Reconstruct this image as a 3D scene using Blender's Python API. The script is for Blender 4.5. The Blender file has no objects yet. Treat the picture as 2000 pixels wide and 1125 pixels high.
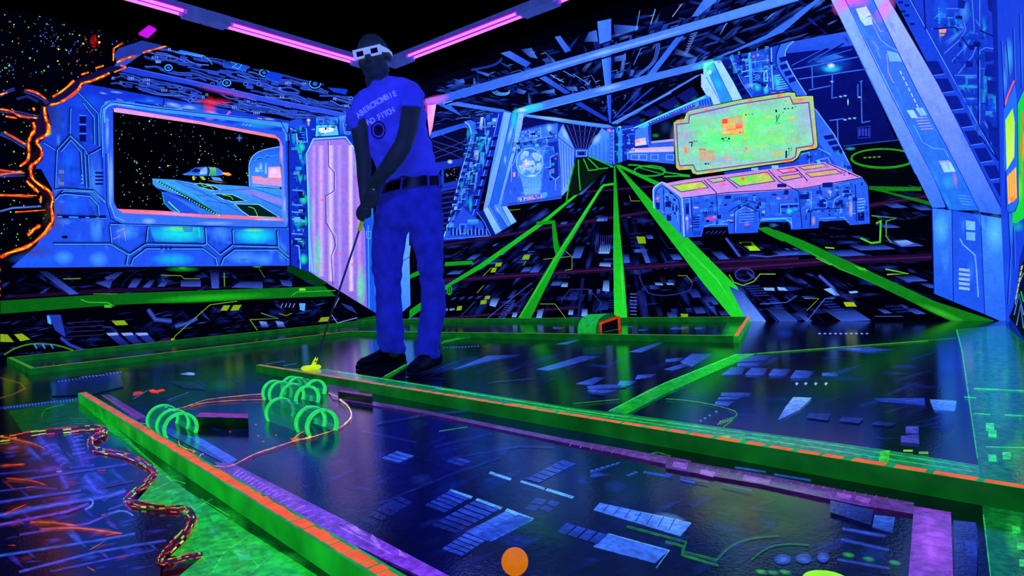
import bpy, bmesh, math, random
from mathutils import Vector, Matrix
from mathutils.bvhtree import BVHTree
random.seed(7)
SC = bpy.context.scene
COL = SC.collection
SC.view_settings.view_transform = 'Standard'
SC.view_settings.look = 'None'
SC.view_settings.exposure = 0
SC.view_settings.gamma = 1
try:
    SC.cycles.transparent_max_bounces = 48
except Exception:
    pass
W = bpy.data.worlds.new('world'); SC.world = W; W.use_nodes = True
W.node_tree.nodes['Background'].inputs[0].default_value = (0.0, 0.001, 0.006, 1)
W.node_tree.nodes['Background'].inputs[1].default_value = 1.0

# ---------------------------------------------------------------- camera
F = 1249.3; CX = 1000.0; CY = 562.5; HC = 0.47
Yw = Vector((2007 - CX, -(492 - CY), -F)).normalized()          # along the left wall
Xw = -Vector((-545 - CX, -(632 - CY), -F)).normalized()         # along the back wall
Xw = (Xw - Yw * Xw.dot(Yw)).normalized()
Zw = Xw.cross(Yw)
R = Matrix((Xw, Yw, Zw))                                        # camera axes -> room axes
C0 = Vector((0, 0, HC))
cd = bpy.data.cameras.new('camera'); cam = bpy.data.objects.new('camera', cd); COL.objects.link(cam)
cam.matrix_world = Matrix.Translation(C0) @ R.to_4x4()
cd.sensor_width = 36; cd.lens = 36 * F / 2000; cd.clip_start = 0.02; cd.clip_end = 100
SC.camera = cam

def ray(x, y): return R @ Vector((x - CX, -(y - CY), -F))
def onplane(x, y, o, n):
    d = ray(x, y); t = (o - C0).dot(n) / d.dot(n)
    return C0 + d * t
def fl(x, y, z=0.0): return onplane(x, y, Vector((0, 0, z)), Vector((0, 0, 1)))
def dp(x, y, d): return C0 + ray(x, y) * (d / F)                # point at depth d
def proj(p):
    q = R.transposed() @ (Vector(p) - C0)
    return CX - q.x / q.z * F, CY + q.y / q.z * F, -q.z
VX = R @ Vector((1, 0, 0)); VY = R @ Vector((0, 1, 0)); VZ = R @ Vector((0, 0, 1))   # right, up, towards the photographer

corner = fl(740, 629)
XL = corner.x; YB = corner.y
H = onplane(716, 183, Vector((0, YB, 0)), Vector((0, 1, 0))).z
rc = onplane(1965, 634, Vector((0, YB, 0)), Vector((0, 1, 0)))
XR = rc.x
YF = -3.0
XE = 1.1      # where the right wall ends behind the photographer

# ---------------------------------------------------------------- colour and materials
def lin(v):
    v = max(0.0, min(255.0, v)) / 255
    return v / 12.92 if v <= 0.04045 else ((v + 0.055) / 1.055) ** 2.4
def C(r, g, b): return (lin(r), lin(g), lin(b))
def nmat(name):
    m = bpy.data.materials.new(name); m.use_nodes = True
    m.cycles.emission_sampling = 'NONE'
    nt = m.node_tree; nt.nodes.clear()
    return m, nt
def N(nt, t, **k):
    n = nt.nodes.new(t)
    for a, b in k.items(): setattr(n, a, b)
    return n
def paintmat(name, rough, soft, bump=0.0, spec=0.5, base=0.35, scale=1.0, stretch=(1, 1, 1), amp=(0.62, 1.2), es=1.0, grit=.12):
    m, nt = nmat(name); L = nt.links
    at = N(nt, 'ShaderNodeVertexColor', layer_name='Col')
    tc = N(nt, 'ShaderNodeNewGeometry')
    mp = N(nt, 'ShaderNodeMapping'); mp.inputs['Scale'].default_value = stretch
    L.new(tc.outputs['Position'], mp.inputs['Vector'])
    n1 = N(nt, 'ShaderNodeTexNoise'); n1.inputs['Scale'].default_value = 9 * scale; n1.inputs['Detail'].default_value = 7; n1.inputs['Roughness'].default_value = 0.68
    L.new(mp.outputs[0], n1.inputs['Vector'])
    mr = N(nt, 'ShaderNodeMapRange'); mr.inputs[1].default_value = 0.32; mr.inputs[2].default_value = 0.68
    mr.inputs[3].default_value = amp[0]; mr.inputs[4].default_value = amp[1]
    L.new(n1.outputs['Fac'], mr.inputs[0])
    n2 = N(nt, 'ShaderNodeTexNoise'); n2.inputs['Scale'].default_value = 70; n2.inputs['Detail'].default_value = 3; L.new(tc.outputs['Position'], n2.inputs['Vector'])
    m2 = N(nt, 'ShaderNodeMapRange'); m2.inputs[1].default_value = 0.35; m2.inputs[2].default_value = 0.65; m2.inputs[3].default_value = 1 - grit; m2.inputs[4].default_value = 1 + grit * .8; L.new(n2.outputs['Fac'], m2.inputs[0])
    mm = N(nt, 'ShaderNodeMath', operation='MULTIPLY'); L.new(mr.outputs[0], mm.inputs[0]); L.new(m2.outputs[0], mm.inputs[1])
    mx = N(nt, 'ShaderNodeMix', data_type='RGBA', blend_type='MULTIPLY'); mx.inputs[0].default_value = 1
    L.new(at.outputs['Color'], mx.inputs[6]); L.new(mm.outputs[0], mx.inputs[7])
    pb = N(nt, 'ShaderNodeBsdfPrincipled')
    L.new(mx.outputs[2], pb.inputs['Emission Color']); pb.inputs['Emission Strength'].default_value = es
    bc = N(nt, 'ShaderNodeMix', data_type='RGBA', blend_type='MULTIPLY'); bc.inputs[0].default_value = 1
    L.new(mx.outputs[2], bc.inputs[6]); bc.inputs[7].default_value = (base, base, base, 1)
    L.new(bc.outputs[2], pb.inputs['Base Color'])
    pb.inputs['Roughness'].default_value = rough
    pb.inputs['Specular IOR Level'].default_value = spec
    if bump:
        nb = N(nt, 'ShaderNodeTexNoise'); nb.inputs['Scale'].default_value = 140; nb.inputs['Detail'].default_value = 2
        L.new(tc.outputs['Position'], nb.inputs['Vector'])
        bp = N(nt, 'ShaderNodeBump'); bp.inputs['Strength'].default_value = bump; bp.inputs['Distance'].default_value = 0.002
        L.new(nb.outputs['Fac'], bp.inputs['Height']); L.new(bp.outputs[0], pb.inputs['Normal'])
    out = N(nt, 'ShaderNodeOutputMaterial')
    if soft:
        tr = N(nt, 'ShaderNodeBsdfTransparent'); ms = N(nt, 'ShaderNodeMixShader')
        L.new(at.outputs['Alpha'], ms.inputs[0]); L.new(tr.outputs[0], ms.inputs[1]); L.new(pb.outputs[0], ms.inputs[2])
        L.new(ms.outputs[0], out.inputs[0])
    else:
        L.new(pb.outputs[0], out.inputs[0])
    return m
def simple(name, col, rough=0.5, emit=None, es=1.0, spec=0.5, metal=0, noise=0.0, nscale=20, sample=False, bump=0.0, trans=0):
    m, nt = nmat(name); L = nt.links
    pb = N(nt, 'ShaderNodeBsdfPrincipled'); out = N(nt, 'ShaderNodeOutputMaterial')
    pb.inputs['Base Color'].default_value = (*col, 1); pb.inputs['Roughness'].default_value = rough
    pb.inputs['Specular IOR Level'].default_value = spec; pb.inputs['Metallic'].default_value = metal
    if emit:
        pb.inputs['Emission Color'].default_value = (*emit, 1); pb.inputs['Emission Strength'].default_value = es
    if noise or bump:
        tc = N(nt, 'ShaderNodeTexCoord'); nz = N(nt, 'ShaderNodeTexNoise'); nz.inputs['Scale'].default_value = nscale; nz.inputs['Detail'].default_value = 5
        L.new(tc.outputs['Object'], nz.inputs['Vector'])
        if noise:
            mr = N(nt, 'ShaderNodeMapRange'); mr.inputs[1].default_value = .3; mr.inputs[2].default_value = .7
            mr.inputs[3].default_value = 1 - noise; mr.inputs[4].default_value = 1 + noise * .5
            L.new(nz.outputs['Fac'], mr.inputs[0])
            for inp, cc in (('Base Color', col), ('Emission Color', emit)):
                if cc:
                    mx = N(nt, 'ShaderNodeMix', data_type='RGBA', blend_type='MULTIPLY'); mx.inputs[0].default_value = 1
                    mx.inputs[6].default_value = (*cc, 1); L.new(mr.outputs[0], mx.inputs[7]); L.new(mx.outputs[2], pb.inputs[inp])
        if bump:
            bp = N(nt, 'ShaderNodeBump'); bp.inputs['Strength'].default_value = bump; bp.inputs['Distance'].default_value = 0.01
            L.new(nz.outputs['Fac'], bp.inputs['Height']); L.new(bp.outputs[0], pb.inputs['Normal'])
    L.new(pb.outputs[0], out.inputs[0])
    if sample: m.cycles.emission_sampling = 'AUTO'
    return m

# ---------------------------------------------------------------- painted surfaces
# A Surface is one flat wall or floor with its painting: every brush shape is a coloured face of the same mesh.
class Surface:
    STEP = 0.00013
    def __init__(s, name, o, u, v, n, rect, basecol, mats, holes=None):
        s.name = name; s.o = o; s.u = u; s.v = v; s.n = n; s.rect = rect; s.mats = mats
        s.verts = []; s.faces = []; s.cols = []; s.midx = []; s.boxes = []; s.top = 0
        s.grid = {}
        u0, v0, u1, v1 = rect
        k = 24
        for i in range(k):
            for j in range(k):
                a0 = u0 + (u1 - u0) * i / k; a1 = u0 + (u1 - u0) * (i + 1) / k; b0 = v0 + (v1 - v0) * j / k; b1 = v0 + (v1 - v0) * (j + 1) / k
                s.add([(a0, b0), (a1, b0), (a1, b1), (a0, b1)], [(*basecol, 1)] * 4, 0, 0)
    def uv(s, x, y):
        p = onplane(x, y, s.o, s.n) - s.o
        return p.dot(s.u), p.dot(s.v)
    def add(s, pts, cols, mi, layer):
        b = len(s.verts)
        for (a, c) in pts:
            s.verts.append(s.o + s.u * a + s.v * c + s.n * (layer * s.STEP))
        s.faces.append(list(range(b, b + len(pts)))); s.cols += cols; s.midx.append(mi)
    def layer_for(s, polys):
        L = 0; g = 0.3; rec = []
        for pp in polys:
            us = [p[0] for p in pp]; vs = [p[1] for p in pp]
            e = 1e-5
            bb = (min(us) + e, min(vs) + e, max(us) - e, max(vs) - e)
            keys = [(i, j) for i in range(int(bb[0] // g), int(bb[2] // g) + 1) for j in range(int(bb[1] // g), int(bb[3] // g) + 1)]
            rec.append((bb, keys))
            for k in keys:
                for (q, l) in s.grid.get(k, ()):
                    if l > L and q[0] < bb[2] and q[2] > bb[0] and q[1] < bb[3] and q[3] > bb[1]: L = l
        L += 1
        for bb, keys in rec:
            for k in keys: s.grid.setdefault(k, []).append((bb, L))
        s.top = max(s.top, L)
        return L
    def clip(s, pts, cols):
        u0, v0, u1, v1 = s.rect
        for ax, lim, sg in ((0, u0, 1), (0, u1, -1), (1, v0, 1), (1, v1, -1)):
            op, oc = [], []
            n = len(pts)
            if n == 0: break
            for i in range(n):
                p, q = pts[i], pts[(i + 1) % n]; cp, cq = cols[i], cols[(i + 1) % n]
                dp_, dq = (p[ax] - lim) * sg, (q[ax] - lim) * sg
                if dp_ >= 0: op.append(p); oc.append(cp)
                if (dp_ >= 0) != (dq >= 0):
                    t = dp_ / (dp_ - dq)
                    op.append((p[0] + (q[0] - p[0]) * t, p[1] + (q[1] - p[1]) * t))
                    oc.append(tuple(a + (b - a) * t for a, b in zip(cp, cq)))
            pts, cols = op, oc
        return pts, cols
    def shape(s, polys, mi):
        # polys: list of (pixel pts, rgba cols)
        conv = []
        for pts, cols in polys:
            u = [s.uv(*p) for p in pts]
            u, c = s.clip(u, cols)
            if len(u) >= 3: conv.append((u, c))
        if not conv: return
        L = s.layer_for([u for u, c in conv])
        for u, c in conv: s.add(u, c, mi, L)
    def build(s):
        me = bpy.data.meshes.new(s.name)
        me.from_pydata([tuple(v) for v in s.verts], [], s.faces)
        at = me.color_attributes.new('Col', 'FLOAT_COLOR', 'POINT')
        flat = []
        for c in s.cols: flat += c
        at.data.foreach_set('color', flat)
        for m in s.mats: me.materials.append(m)
        me.polygons.foreach_set('material_index', s.midx)
        # face the room
        me.update()
        bm = bmesh.new(); bm.from_mesh(me)
        for f in bm.faces:
            if f.normal.dot(s.n) < 0: f.normal_flip()
        bm.to_mesh(me); bm.free()
        o = bpy.data.objects.new(s.name, me); COL.objects.link(o)
        o['kind'] = 'structure'
        print('SURFACE', s.name, len(s.faces), 'layers', s.top)
        return o

cur = None; TR = (0, 0, 1)
def on(surf): 
    global cur; cur = surf
def at(ox=0, oy=0, s=1.0):
    global TR; TR = (ox, oy, s)
def tp(l):
    if isinstance(l[0], (tuple, list)): l = [c for p in l for c in p]
    return [(TR[0] + l[i] / TR[2], TR[1] + l[i + 1] / TR[2]) for i in range(0, len(l), 2)]
def jit(col, j):
    k = 1 + random.uniform(-j, j); return tuple(c * k for c in col)
def P(col, pts, a=1, c2=None, d='v'):
    pts = tp(pts)
    if c2 is None: cols = [(*col, a)] * len(pts)
    else:
        ax = 1 if d == 'v' else 0
        lo = min(p[ax] for p in pts); hi = max(p[ax] for p in pts); r = max(hi - lo, 1e-6)
        cols = [(*[x + (y - x) * (p[ax] - lo) / r for x, y in zip(col, c2)], a) for p in pts]
    cur.shape([(pts, cols)], 0 if a >= 1 else 1)
def RC(col, x0, y0, x1, y1, a=1, c2=None, d='v'): P(col, [x0, y0, x1, y0, x1, y1, x0, y1], a, c2, d)
def smooth(pts, closed=False, k=5):
    out = []; n = len(pts)
    rng = range(n) if closed else range(n - 1)
    for i in rng:
        if closed: p0, p1, p2, p3 = pts[(i - 1) % n], pts[i], pts[(i + 1) % n], pts[(i + 2) % n]
        else: p0, p1, p2, p3 = pts[max(i - 1, 0)], pts[i], pts[i + 1], pts[min(i + 2, n - 1)]
        for j in range(k):
            t = j / k
            out.append(tuple(0.5 * (2 * b + (c - a) * t + (2 * a - 5 * b + 4 * c - d) * t * t + (3 * b - a - 3 * c + d) * t ** 3) for a, b, c, d in zip(p0, p1, p2, p3)))
    if not closed: out.append(tuple(pts[-1]))
    return out
def S(col, w, pts, soft=0, c2=None, sm=0, closed=0, a=1, w2=None, jitter=0, wj=0, raw=0):
    """brush stroke along pts; w full width in pixels of the current crop"""
    pts = pts if raw else tp(pts)
    w = w / TR[2]; w2 = w if w2 is None else w2 / TR[2]
    if sm: pts = smooth(pts, closed, sm)
    if closed: pts = pts + [pts[0]]
    n = len(pts); L = []; 
    for i in range(n):
        if closed: a_, b_ = pts[(i - 1) % (n - 1)], pts[(i + 1) % (n - 1)] if i < n - 1 else pts[1]
        else: a_, b_ = pts[max(i - 1, 0)], pts[min(i + 1, n - 1)]
        dx, dy = b_[0] - a_[0], b_[1] - a_[1]; l = math.hypot(dx, dy) or 1
        t = i / (n - 1); hw = (w + (w2 - w) * t) / 2 * (1 + random.uniform(-wj, wj))
        # mitre
        if 0 < i < n - 1 or closed:
            p = pts[i]; l1 = math.hypot(p[0] - a_[0], p[1] - a_[1]) or 1; l2 = math.hypot(b_[0] - p[0], b_[1] - p[1]) or 1
            tx = (p[0] - a_[0]) / l1 + (b_[0] - p[0]) / l2; ty = (p[1] - a_[1]) / l1 + (b_[1] - p[1]) / l2
            tl = math.hypot(tx, ty)
            if tl > 0.3: dx, dy, l = tx, ty, tl; hw /= max(0.5, tl / 2)
        nx, ny = -dy / l, dx / l
        c = col if c2 is None else tuple(x + (y - x) * t for x, y in zip(col, c2))
        if jitter: c = jit(c, jitter)
        L.append((pts[i], nx, ny, hw, c))
    polys = []
    for i in range(n - 1):
        (p, nx, ny, h, c), (q, mx, my, g, e) = L[i], L[i + 1]
        if not soft:
            polys.append(([(p[0] + nx * h, p[1] + ny * h), (q[0] + mx * g, q[1] + my * g), (q[0] - mx * g, q[1] - my * g), (p[0] - nx * h, p[1] - ny * h)],
                          [(*c, a), (*e, a), (*e, a), (*c, a)]))
        else:
            ea, fa = a, a
            if soft == 2: # ends fade too
                ea = a * (0 if i == 0 else 1); fa = a * (0 if i == n - 2 else 1)
            for sg in (1, -1):
                polys.append(([(p[0] + sg * nx * h, p[1] + sg * ny * h), (q[0] + sg * mx * g, q[1] + sg * my * g), (q[0], q[1]), (p[0], p[1])],
                              [(*c, 0), (*e, 0), (*e, fa), (*c, ea)]))
    cur.shape(polys, 1 if (soft or a < 1) else 0)
def B(col, x, y, rx, ry, a=1, rot=0, core=0.0):
    (x, y), = tp([x, y]); rx /= TR[2]; ry /= TR[2]
    n = 14; cs, sn = math.cos(math.radians(rot)), math.sin(math.radians(rot))
    def pt(k, r): 
        t = 2 * math.pi * k / n; ex, ey = rx * r * math.cos(t), ry * r * math.sin(t)
        return (x + ex * cs - ey * sn, y + ex * sn + ey * cs)
    polys = []
    for k in range(n):
        polys.append(([(x, y), pt(k, .5), pt(k + 1, .5)], [(*col, a), (*col, a * .55), (*col, a * .55)]))
        polys.append(([pt(k, .5), pt(k, 1), pt(k + 1, 1), pt(k + 1, .5)], [(*col, a * .55), (*col, 0), (*col, 0), (*col, a * .55)]))
    cur.shape(polys, 1)
def E(col, x, y, rx, ry, c2=None, n=20, a=1):
    P(col, [c for k in range(n) for c in (x + rx * math.cos(2 * math.pi * k / n), y + ry * math.sin(2 * math.pi * k / n))], a, c2)
def EO(col, w, x, y, rx, ry, soft=0, n=28):
    S(col, w, [c for k in range(n) for c in (x + rx * math.cos(2 * math.pi * k / n), y + ry * math.sin(2 * math.pi * k / n))], soft=soft, closed=1)
def ST(col, pts, w=1.6): # outlined polygon edge
    S(col, w, pts, closed=1)
def inside(x, y, poly):
    r = False; n = len(poly)
    for i in range(n):
        (x1, y1), (x2, y2) = poly[i], poly[(i + 1) % n]
        if (y1 > y) != (y2 > y) and x < (x2 - x1) * (y - y1) / (y2 - y1) + x1: r = not r
    return r
def stars(poly, n, pal, s0=0.7, s1=1.6):
    pts = tp(poly); x0 = min(p[0] for p in pts); x1 = max(p[0] for p in pts); y0 = min(p[1] for p in pts); y1 = max(p[1] for p in pts)
    k = 0; t = 0
    while k < n and t < n * 20:
        t += 1
        x, y = random.uniform(x0, x1), random.uniform(y0, y1)
        if not inside(x, y, pts): continue
        k += 1
        c = jit(random.choice(pal), .5); r = random.uniform(s0, s1) * (1.5 if random.random() < .12 else 1)
        m = 6
        cur.shape([([(x + r * math.cos(2 * math.pi * i / m), y + r * math.sin(2 * math.pi * i / m)) for i in range(m)], [(*c, 1)] * m)], 0)
# palette
K0 = C(1, 1, 8); NV = C(4, 8, 60); DB = C(8, 20, 110); BL = C(12, 58, 212); MB = C(24, 94, 245); LB = C(70, 156, 255); PB = C(150, 195, 255)
WH = C(200, 225, 255); CY_ = C(20, 190, 225); TE = C(20, 150, 160); GD = C(5, 85, 18); GR = C(12, 150, 30); GB = C(30, 215, 50); YG = C(118, 160, 16); YE = C(230, 220, 50)
OR = C(255, 110, 20); RD = C(240, 40, 20); PK = C(215, 150, 225); PU = C(120, 50, 190); MG = C(235, 90, 230); SA = C(235, 120, 130); DPU = C(28, 8, 45)

def airbrush(poly, n, pal, l0, l1, ang, w=.35, a=.5, seed=1):
    """long soft strokes of the spray gun, inside a region"""
    random.seed(seed); pts = tp(poly); x0 = min(p[0] for p in pts); x1 = max(p[0] for p in pts); y0 = min(p[1] for p in pts); y1 = max(p[1] for p in pts); k = t = 0
    while k < n and t < n * 30:
        t += 1; x, y = random.uniform(x0, x1), random.uniform(y0, y1)
        if not inside(x, y, pts): continue
        an = math.radians(random.choice(ang) + random.uniform(-4, 4)) if not callable(ang) else ang(x, y)
        l = random.uniform(l0, l1); ex, ey = x + l * math.cos(an), y + l * math.sin(an)
        if not inside(ex, ey, pts): continue
        k += 1
        S(jit(random.choice(pal), .3), l * w * random.uniform(.5, 1.2), [(x, y), ((x + ex) / 2, (y + ey) / 2), (ex, ey)], soft=2, a=a * random.uniform(.5, 1), raw=1)
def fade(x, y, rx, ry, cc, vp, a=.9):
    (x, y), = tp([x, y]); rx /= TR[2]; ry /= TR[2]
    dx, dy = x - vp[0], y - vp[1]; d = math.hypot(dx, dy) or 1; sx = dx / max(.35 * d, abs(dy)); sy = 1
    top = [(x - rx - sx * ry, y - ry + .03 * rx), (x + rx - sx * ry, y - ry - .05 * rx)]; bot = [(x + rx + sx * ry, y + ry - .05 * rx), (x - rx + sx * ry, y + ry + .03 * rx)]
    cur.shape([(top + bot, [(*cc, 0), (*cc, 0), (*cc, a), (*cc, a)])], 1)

def greeble(poly, n, seed, sl=-.06, big=9, pal=None, vert=0.0, a=1):
    """little plates, slots, pipes and lit edges that fill the painted machinery"""
    random.seed(seed); pts = tp(poly); x0 = min(p[0] for p in pts); x1 = max(p[0] for p in pts); y0 = min(p[1] for p in pts); y1 = max(p[1] for p in pts); k = t = 0
    pal = pal or [C(6, 16, 105), C(8, 26, 140), C(14, 50, 190), C(60, 140, 250), C(100, 180, 255), C(4, 10, 70), C(20, 150, 230)]
    while k < n and t < n * 30:
        t += 1; x, y = random.uniform(x0, x1), random.uniform(y0, y1)
        w = random.uniform(.3, 1) * big; h = random.uniform(.2, .9) * big; m = random.random()
        if not (inside(x, y, pts) and inside(x + w, y + w * sl + h, pts)): continue
        k += 1; c = jit(random.choice(pal), .3)
        def q4(x, y, w, h): return [(x, y), (x + w, y + w * sl), (x + w + vert * h, y + w * sl + h), (x + vert * h, y + h)]
        if m < .35: cur.shape([(q4(x, y, w, h), [(*c, 1)] * 2 + [(*[v * .6 for v in c], 1)] * 2)], 0)
        elif m < .6:
            for j in range(random.randint(2, 4)): cur.shape([(q4(x + j * vert * 2.4, y + j * 2.4, w, 1.1), [(*c, 1)] * 4)], 0)
        elif m < .75:
            for j in range(random.randint(2, 5)): cur.shape([(q4(x + j * 2.2, y + j * 2.2 * sl, 1.1, h), [(*c, 1)] * 4)], 0)
        else:
            p = q4(x, y, w, h); S(c, .9, p[:3] if m < .9 else p, closed=m > .9, raw=1)
# ---------------------------------------------------------------- left wall mural: space-station window, cratered edge, corridor door
WALLM = [paintmat('blacklight_wall_paint', 0.6, False, 0.0, 0.03, 0.08, scale=1.5, amp=(0.88, 1.1), es=1.2, grit=.08), paintmat('blacklight_wall_paint_soft', 0.6, True, 0.0, 0.03, 0.08, scale=1.5, amp=(0.88, 1.1), es=1.2, grit=.08)]
SL = Surface('wall_left', Vector((XL, 0, 0)), Vector((0, 1, 0)), Vector((0, 0, 1)), Vector((1, 0, 0)), (YF, 0, YB, H), K0, WALLM)
on(SL); at()
LV = (2007, 492)
STP = [C(150, 230, 60), C(90, 110, 220), C(200, 220, 120), C(60, 180, 70), C(120, 140, 255), C(200, 60, 40)]
stars([0, 5, 120, 38, 300, 85, 270, 110, 160, 160, 90, 185, 0, 180], 110, STP, .7, 1.6)
at(0, 0, 2.8125)
for x, y, n_ in ((240, 190, 16), (290, 235, 8), (510, 230, 14), (520, 270, 10), (60, 360, 10), (400, 260, 12), (660, 190, 10)):
    col = C(200, 50, 40) if 500 <= x <= 530 else C(80, 110, 230)
    for k in range(n_):
        E(jit(col, .5), x + random.gauss(0, 30), y + random.gauss(0, 24), 3.0, 3.0, n=6)
B(C(190, 20, 25), 515, 225, 26, 40, .5)
at()
stars([0, 210, 90, 215, 75, 300, 70, 360, 90, 420, 70, 480, 0, 500], 70, STP[:4], .8, 1.6)
# pipes above the window
def pipes(yaf, ybf, x0, x1, n, w, seed):
    random.seed(seed)
    for i in range(n):
        f = random.random(); xs = random.uniform(x0, x1 - 30); ln = random.uniform(25, 90)
        pts = []; ph = random.uniform(0, 6); am = random.uniform(1, 3.5)
        k = 6
        for j in range(k + 1):
            x = min(xs + ln * j / k, x1); y = yaf(x) + (ybf(x) - yaf(x)) * f + am * math.sin(ph + j * 0.9)
            pts.append((x, y))
        hl = random.random()
        S(jit(C(20, 45, 150), .4), w * random.uniform(1.1, 2.2), pts, sm=3, raw=1)
        S(jit(C(75, 120, 235) if hl > .35 else C(120, 170, 255), .3), w * .45, [(x, y - .6) for x, y in pts], sm=3, soft=1, raw=1)
    for i in range(n // 2):
        x = random.uniform(x0, x1); f = random.random(); y = yaf(x) + (ybf(x) - yaf(x)) * f
        if random.random() < .3:
            EO(jit(C(60, 100, 220), .3), 1.4, x, y, 4.5, 3.5, n=10); E(C(10, 20, 80), x, y, 2, 1.6, n=6)
        elif random.random() < .5:
            for q in range(random.randint(2, 4)): P(jit(C(100, 140, 240), .3), [x + q * 3.4, y, x + q * 3.4 + 1.8, y + .5, x + q * 3.4 + 1.8, y + 6, x + q * 3.4, y + 5.5])
        else:
            P(jit(C(30, 60, 180), .4), [x, y, x + 14, y + 3, x + 12, y + 10, x - 2, y + 7])
def yt(x): return 183 - .2394 * (716 - x)
def yb1(x): return 130 + (x - 246) * .223
def yb2(x): return 139 + (x - 242) * .209
def yw(x): return 164 + (x - 167) * .178 if x < 565 else 235
pipes(lambda x: yt(x) + 3, lambda x: yb1(x) - 3, 262, 700, 75, 2.6, 3)
pipes(lambda x: yb2(x) + 4, lambda x: yw(x) - 4, 215, 690, 62, 2.2, 4)
random.seed(5)
at(0, 0, 2.8125)
for x, y, r in ((1450, 400, 24), (925, 372, 20), (1730, 460, 30), (1245, 455, 22)):
    E(K0, x, y, r + 6, r + 4); EO(LB, 6, x, y, r, r * .8); E(MB, x, y, r * .45, r * .4)
P(DB, [1240, 325, 1370, 350, 1350, 395, 1225, 370], c2=MB); S(LB, 5, [1265, 340, 1330, 352, 1310, 378, 1275, 368, 1300, 352])
P(BL, [1480, 390, 1560, 410, 1530, 450, 1450, 425]); P(BL, [1800, 480, 1910, 490, 1900, 520, 1830, 505])
P(BL, [1000, 268, 1130, 295, 1110, 315, 960, 290], c2=LB); S(LB, 8, [1110, 300, 1150, 330, 1165, 355], sm=3, soft=1)
at()
# long violet-blue beam
P(C(26, 55, 200), [232, 128, 360, 153, 540, 194, 690, 226, 690, 233, 620, 220, 540, 205, 390, 170, 236, 140], c2=C(45, 80, 230), d='h')
S(C(60, 100, 240), 1.6, [250, 131, 540, 195, 681, 223]); S(C(5, 8, 60), 2, [240, 142, 540, 207, 660, 229])
B(C(170, 60, 170), 440, 180, 70, 7, .55, 12)
# lava-edge star corner pieces near the ceiling
at(0, 0, 2.8125)
P(C(30, 50, 150), [800, 215, 930, 235, 940, 245, 720, 310, 640, 340, 625, 300, 650, 265, 730, 240]); P(C(45, 70, 190), [640, 345, 720, 310, 790, 290, 690, 360, 620, 370])
at()
# main panelled wall
wall = [92, 208, 167, 164, 300, 188, 565, 236, 568, 245, 562, 260, 565, 519, 20, 524, 70, 480, 100, 430, 102, 370, 80, 330, 62, 330, 85, 255]
P(C(16, 48, 200), wall, c2=C(30, 80, 230))
P(C(14, 42, 190), [565, 236, 610, 232, 690, 224, 735, 236, 735, 615, 600, 530, 565, 518])
at(0, 0, 2.8125)
for x, y, rx, ry, cc in ((350, 640, 90, 160, BL), (380, 900, 60, 140, MB), (520, 1000, 50, 180, LB), (600, 700, 22, 100, LB), (480, 560, 120, 50, MB), (1000, 600, 220, 35, LB), (1400, 690, 160, 25, CY_), (800, 560, 160, 25, MB)):
    B(cc, x, y, rx, ry, .55)
B(C(240, 40, 60), 1150, 600, 40, 80, .7); B(C(230, 30, 40), 1170, 560, 110, 22, .7); S(SA, 8, [1230, 650, 1260, 610], soft=1)
B(C(40, 70, 130), 320, 660, 60, 140, .5); B(C(30, 40, 60), 280, 620, 40, 120, .7)
at(0, 350, 2.8125)
for x, y, rx, ry, cc in ((380, 140, 130, 70, MB), (530, 270, 45, 90, LB), (250, 440, 220, 45, MB), (540, 440, 60, 50, LB), (350, 430, 60, 45, LB), (830, 215, 60, 25, PB), (950, 440, 130, 40, CY_), (1340, 430, 110, 40, LB), (1550, 400, 30, 60, LB), (700, 290, 80, 50, LB), (1210, 300, 60, 60, LB), (1450, 440, 60, 40, LB), (1250, 220, 200, 18, MB)):
    B(cc, x, y, rx, ry, .75)
B(C(70, 60, 40), 300, 200, 80, 110, .6); B(C(60, 40, 60), 200, 400, 120, 50, .5)
at()
airbrush([110, 220, 200, 190, 205, 420, 560, 450, 560, 515, 60, 518, 105, 430], 90, [LB, MB, C(60, 130, 250), C(10, 34, 150), C(14, 40, 170)], 14, 46, [90, 0, 88], .4, .6, 61)
airbrush([170, 168, 300, 192, 560, 240, 560, 262, 230, 210], 40, [LB, MB, PB, C(12, 40, 170)], 12, 40, [10], .3, .6, 62)
at(0, 350, 2.8125)
# cyan lamps in the lower panels
P(C(20, 120, 235), [820, 262, 1120, 262, 1118, 345, 850, 345], c2=C(30, 110, 220)); B(C(20, 225, 225), 980, 300, 170, 55, .95); B(C(90, 230, 60), 985, 272, 110, 18, .9); S(C(20, 225, 120), 14, [1090, 262, 1095, 320], soft=1)
P(C(20, 110, 230), [1280, 275, 1520, 275, 1515, 355, 1300, 352]); B(C(20, 225, 225), 1400, 310, 120, 50, .95); B(C(110, 230, 60), 1392, 280, 70, 10, .9)
P(C(25, 60, 190), [1000, 262, 1060, 262, 1056, 290, 1010, 290], a=.6)
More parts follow.
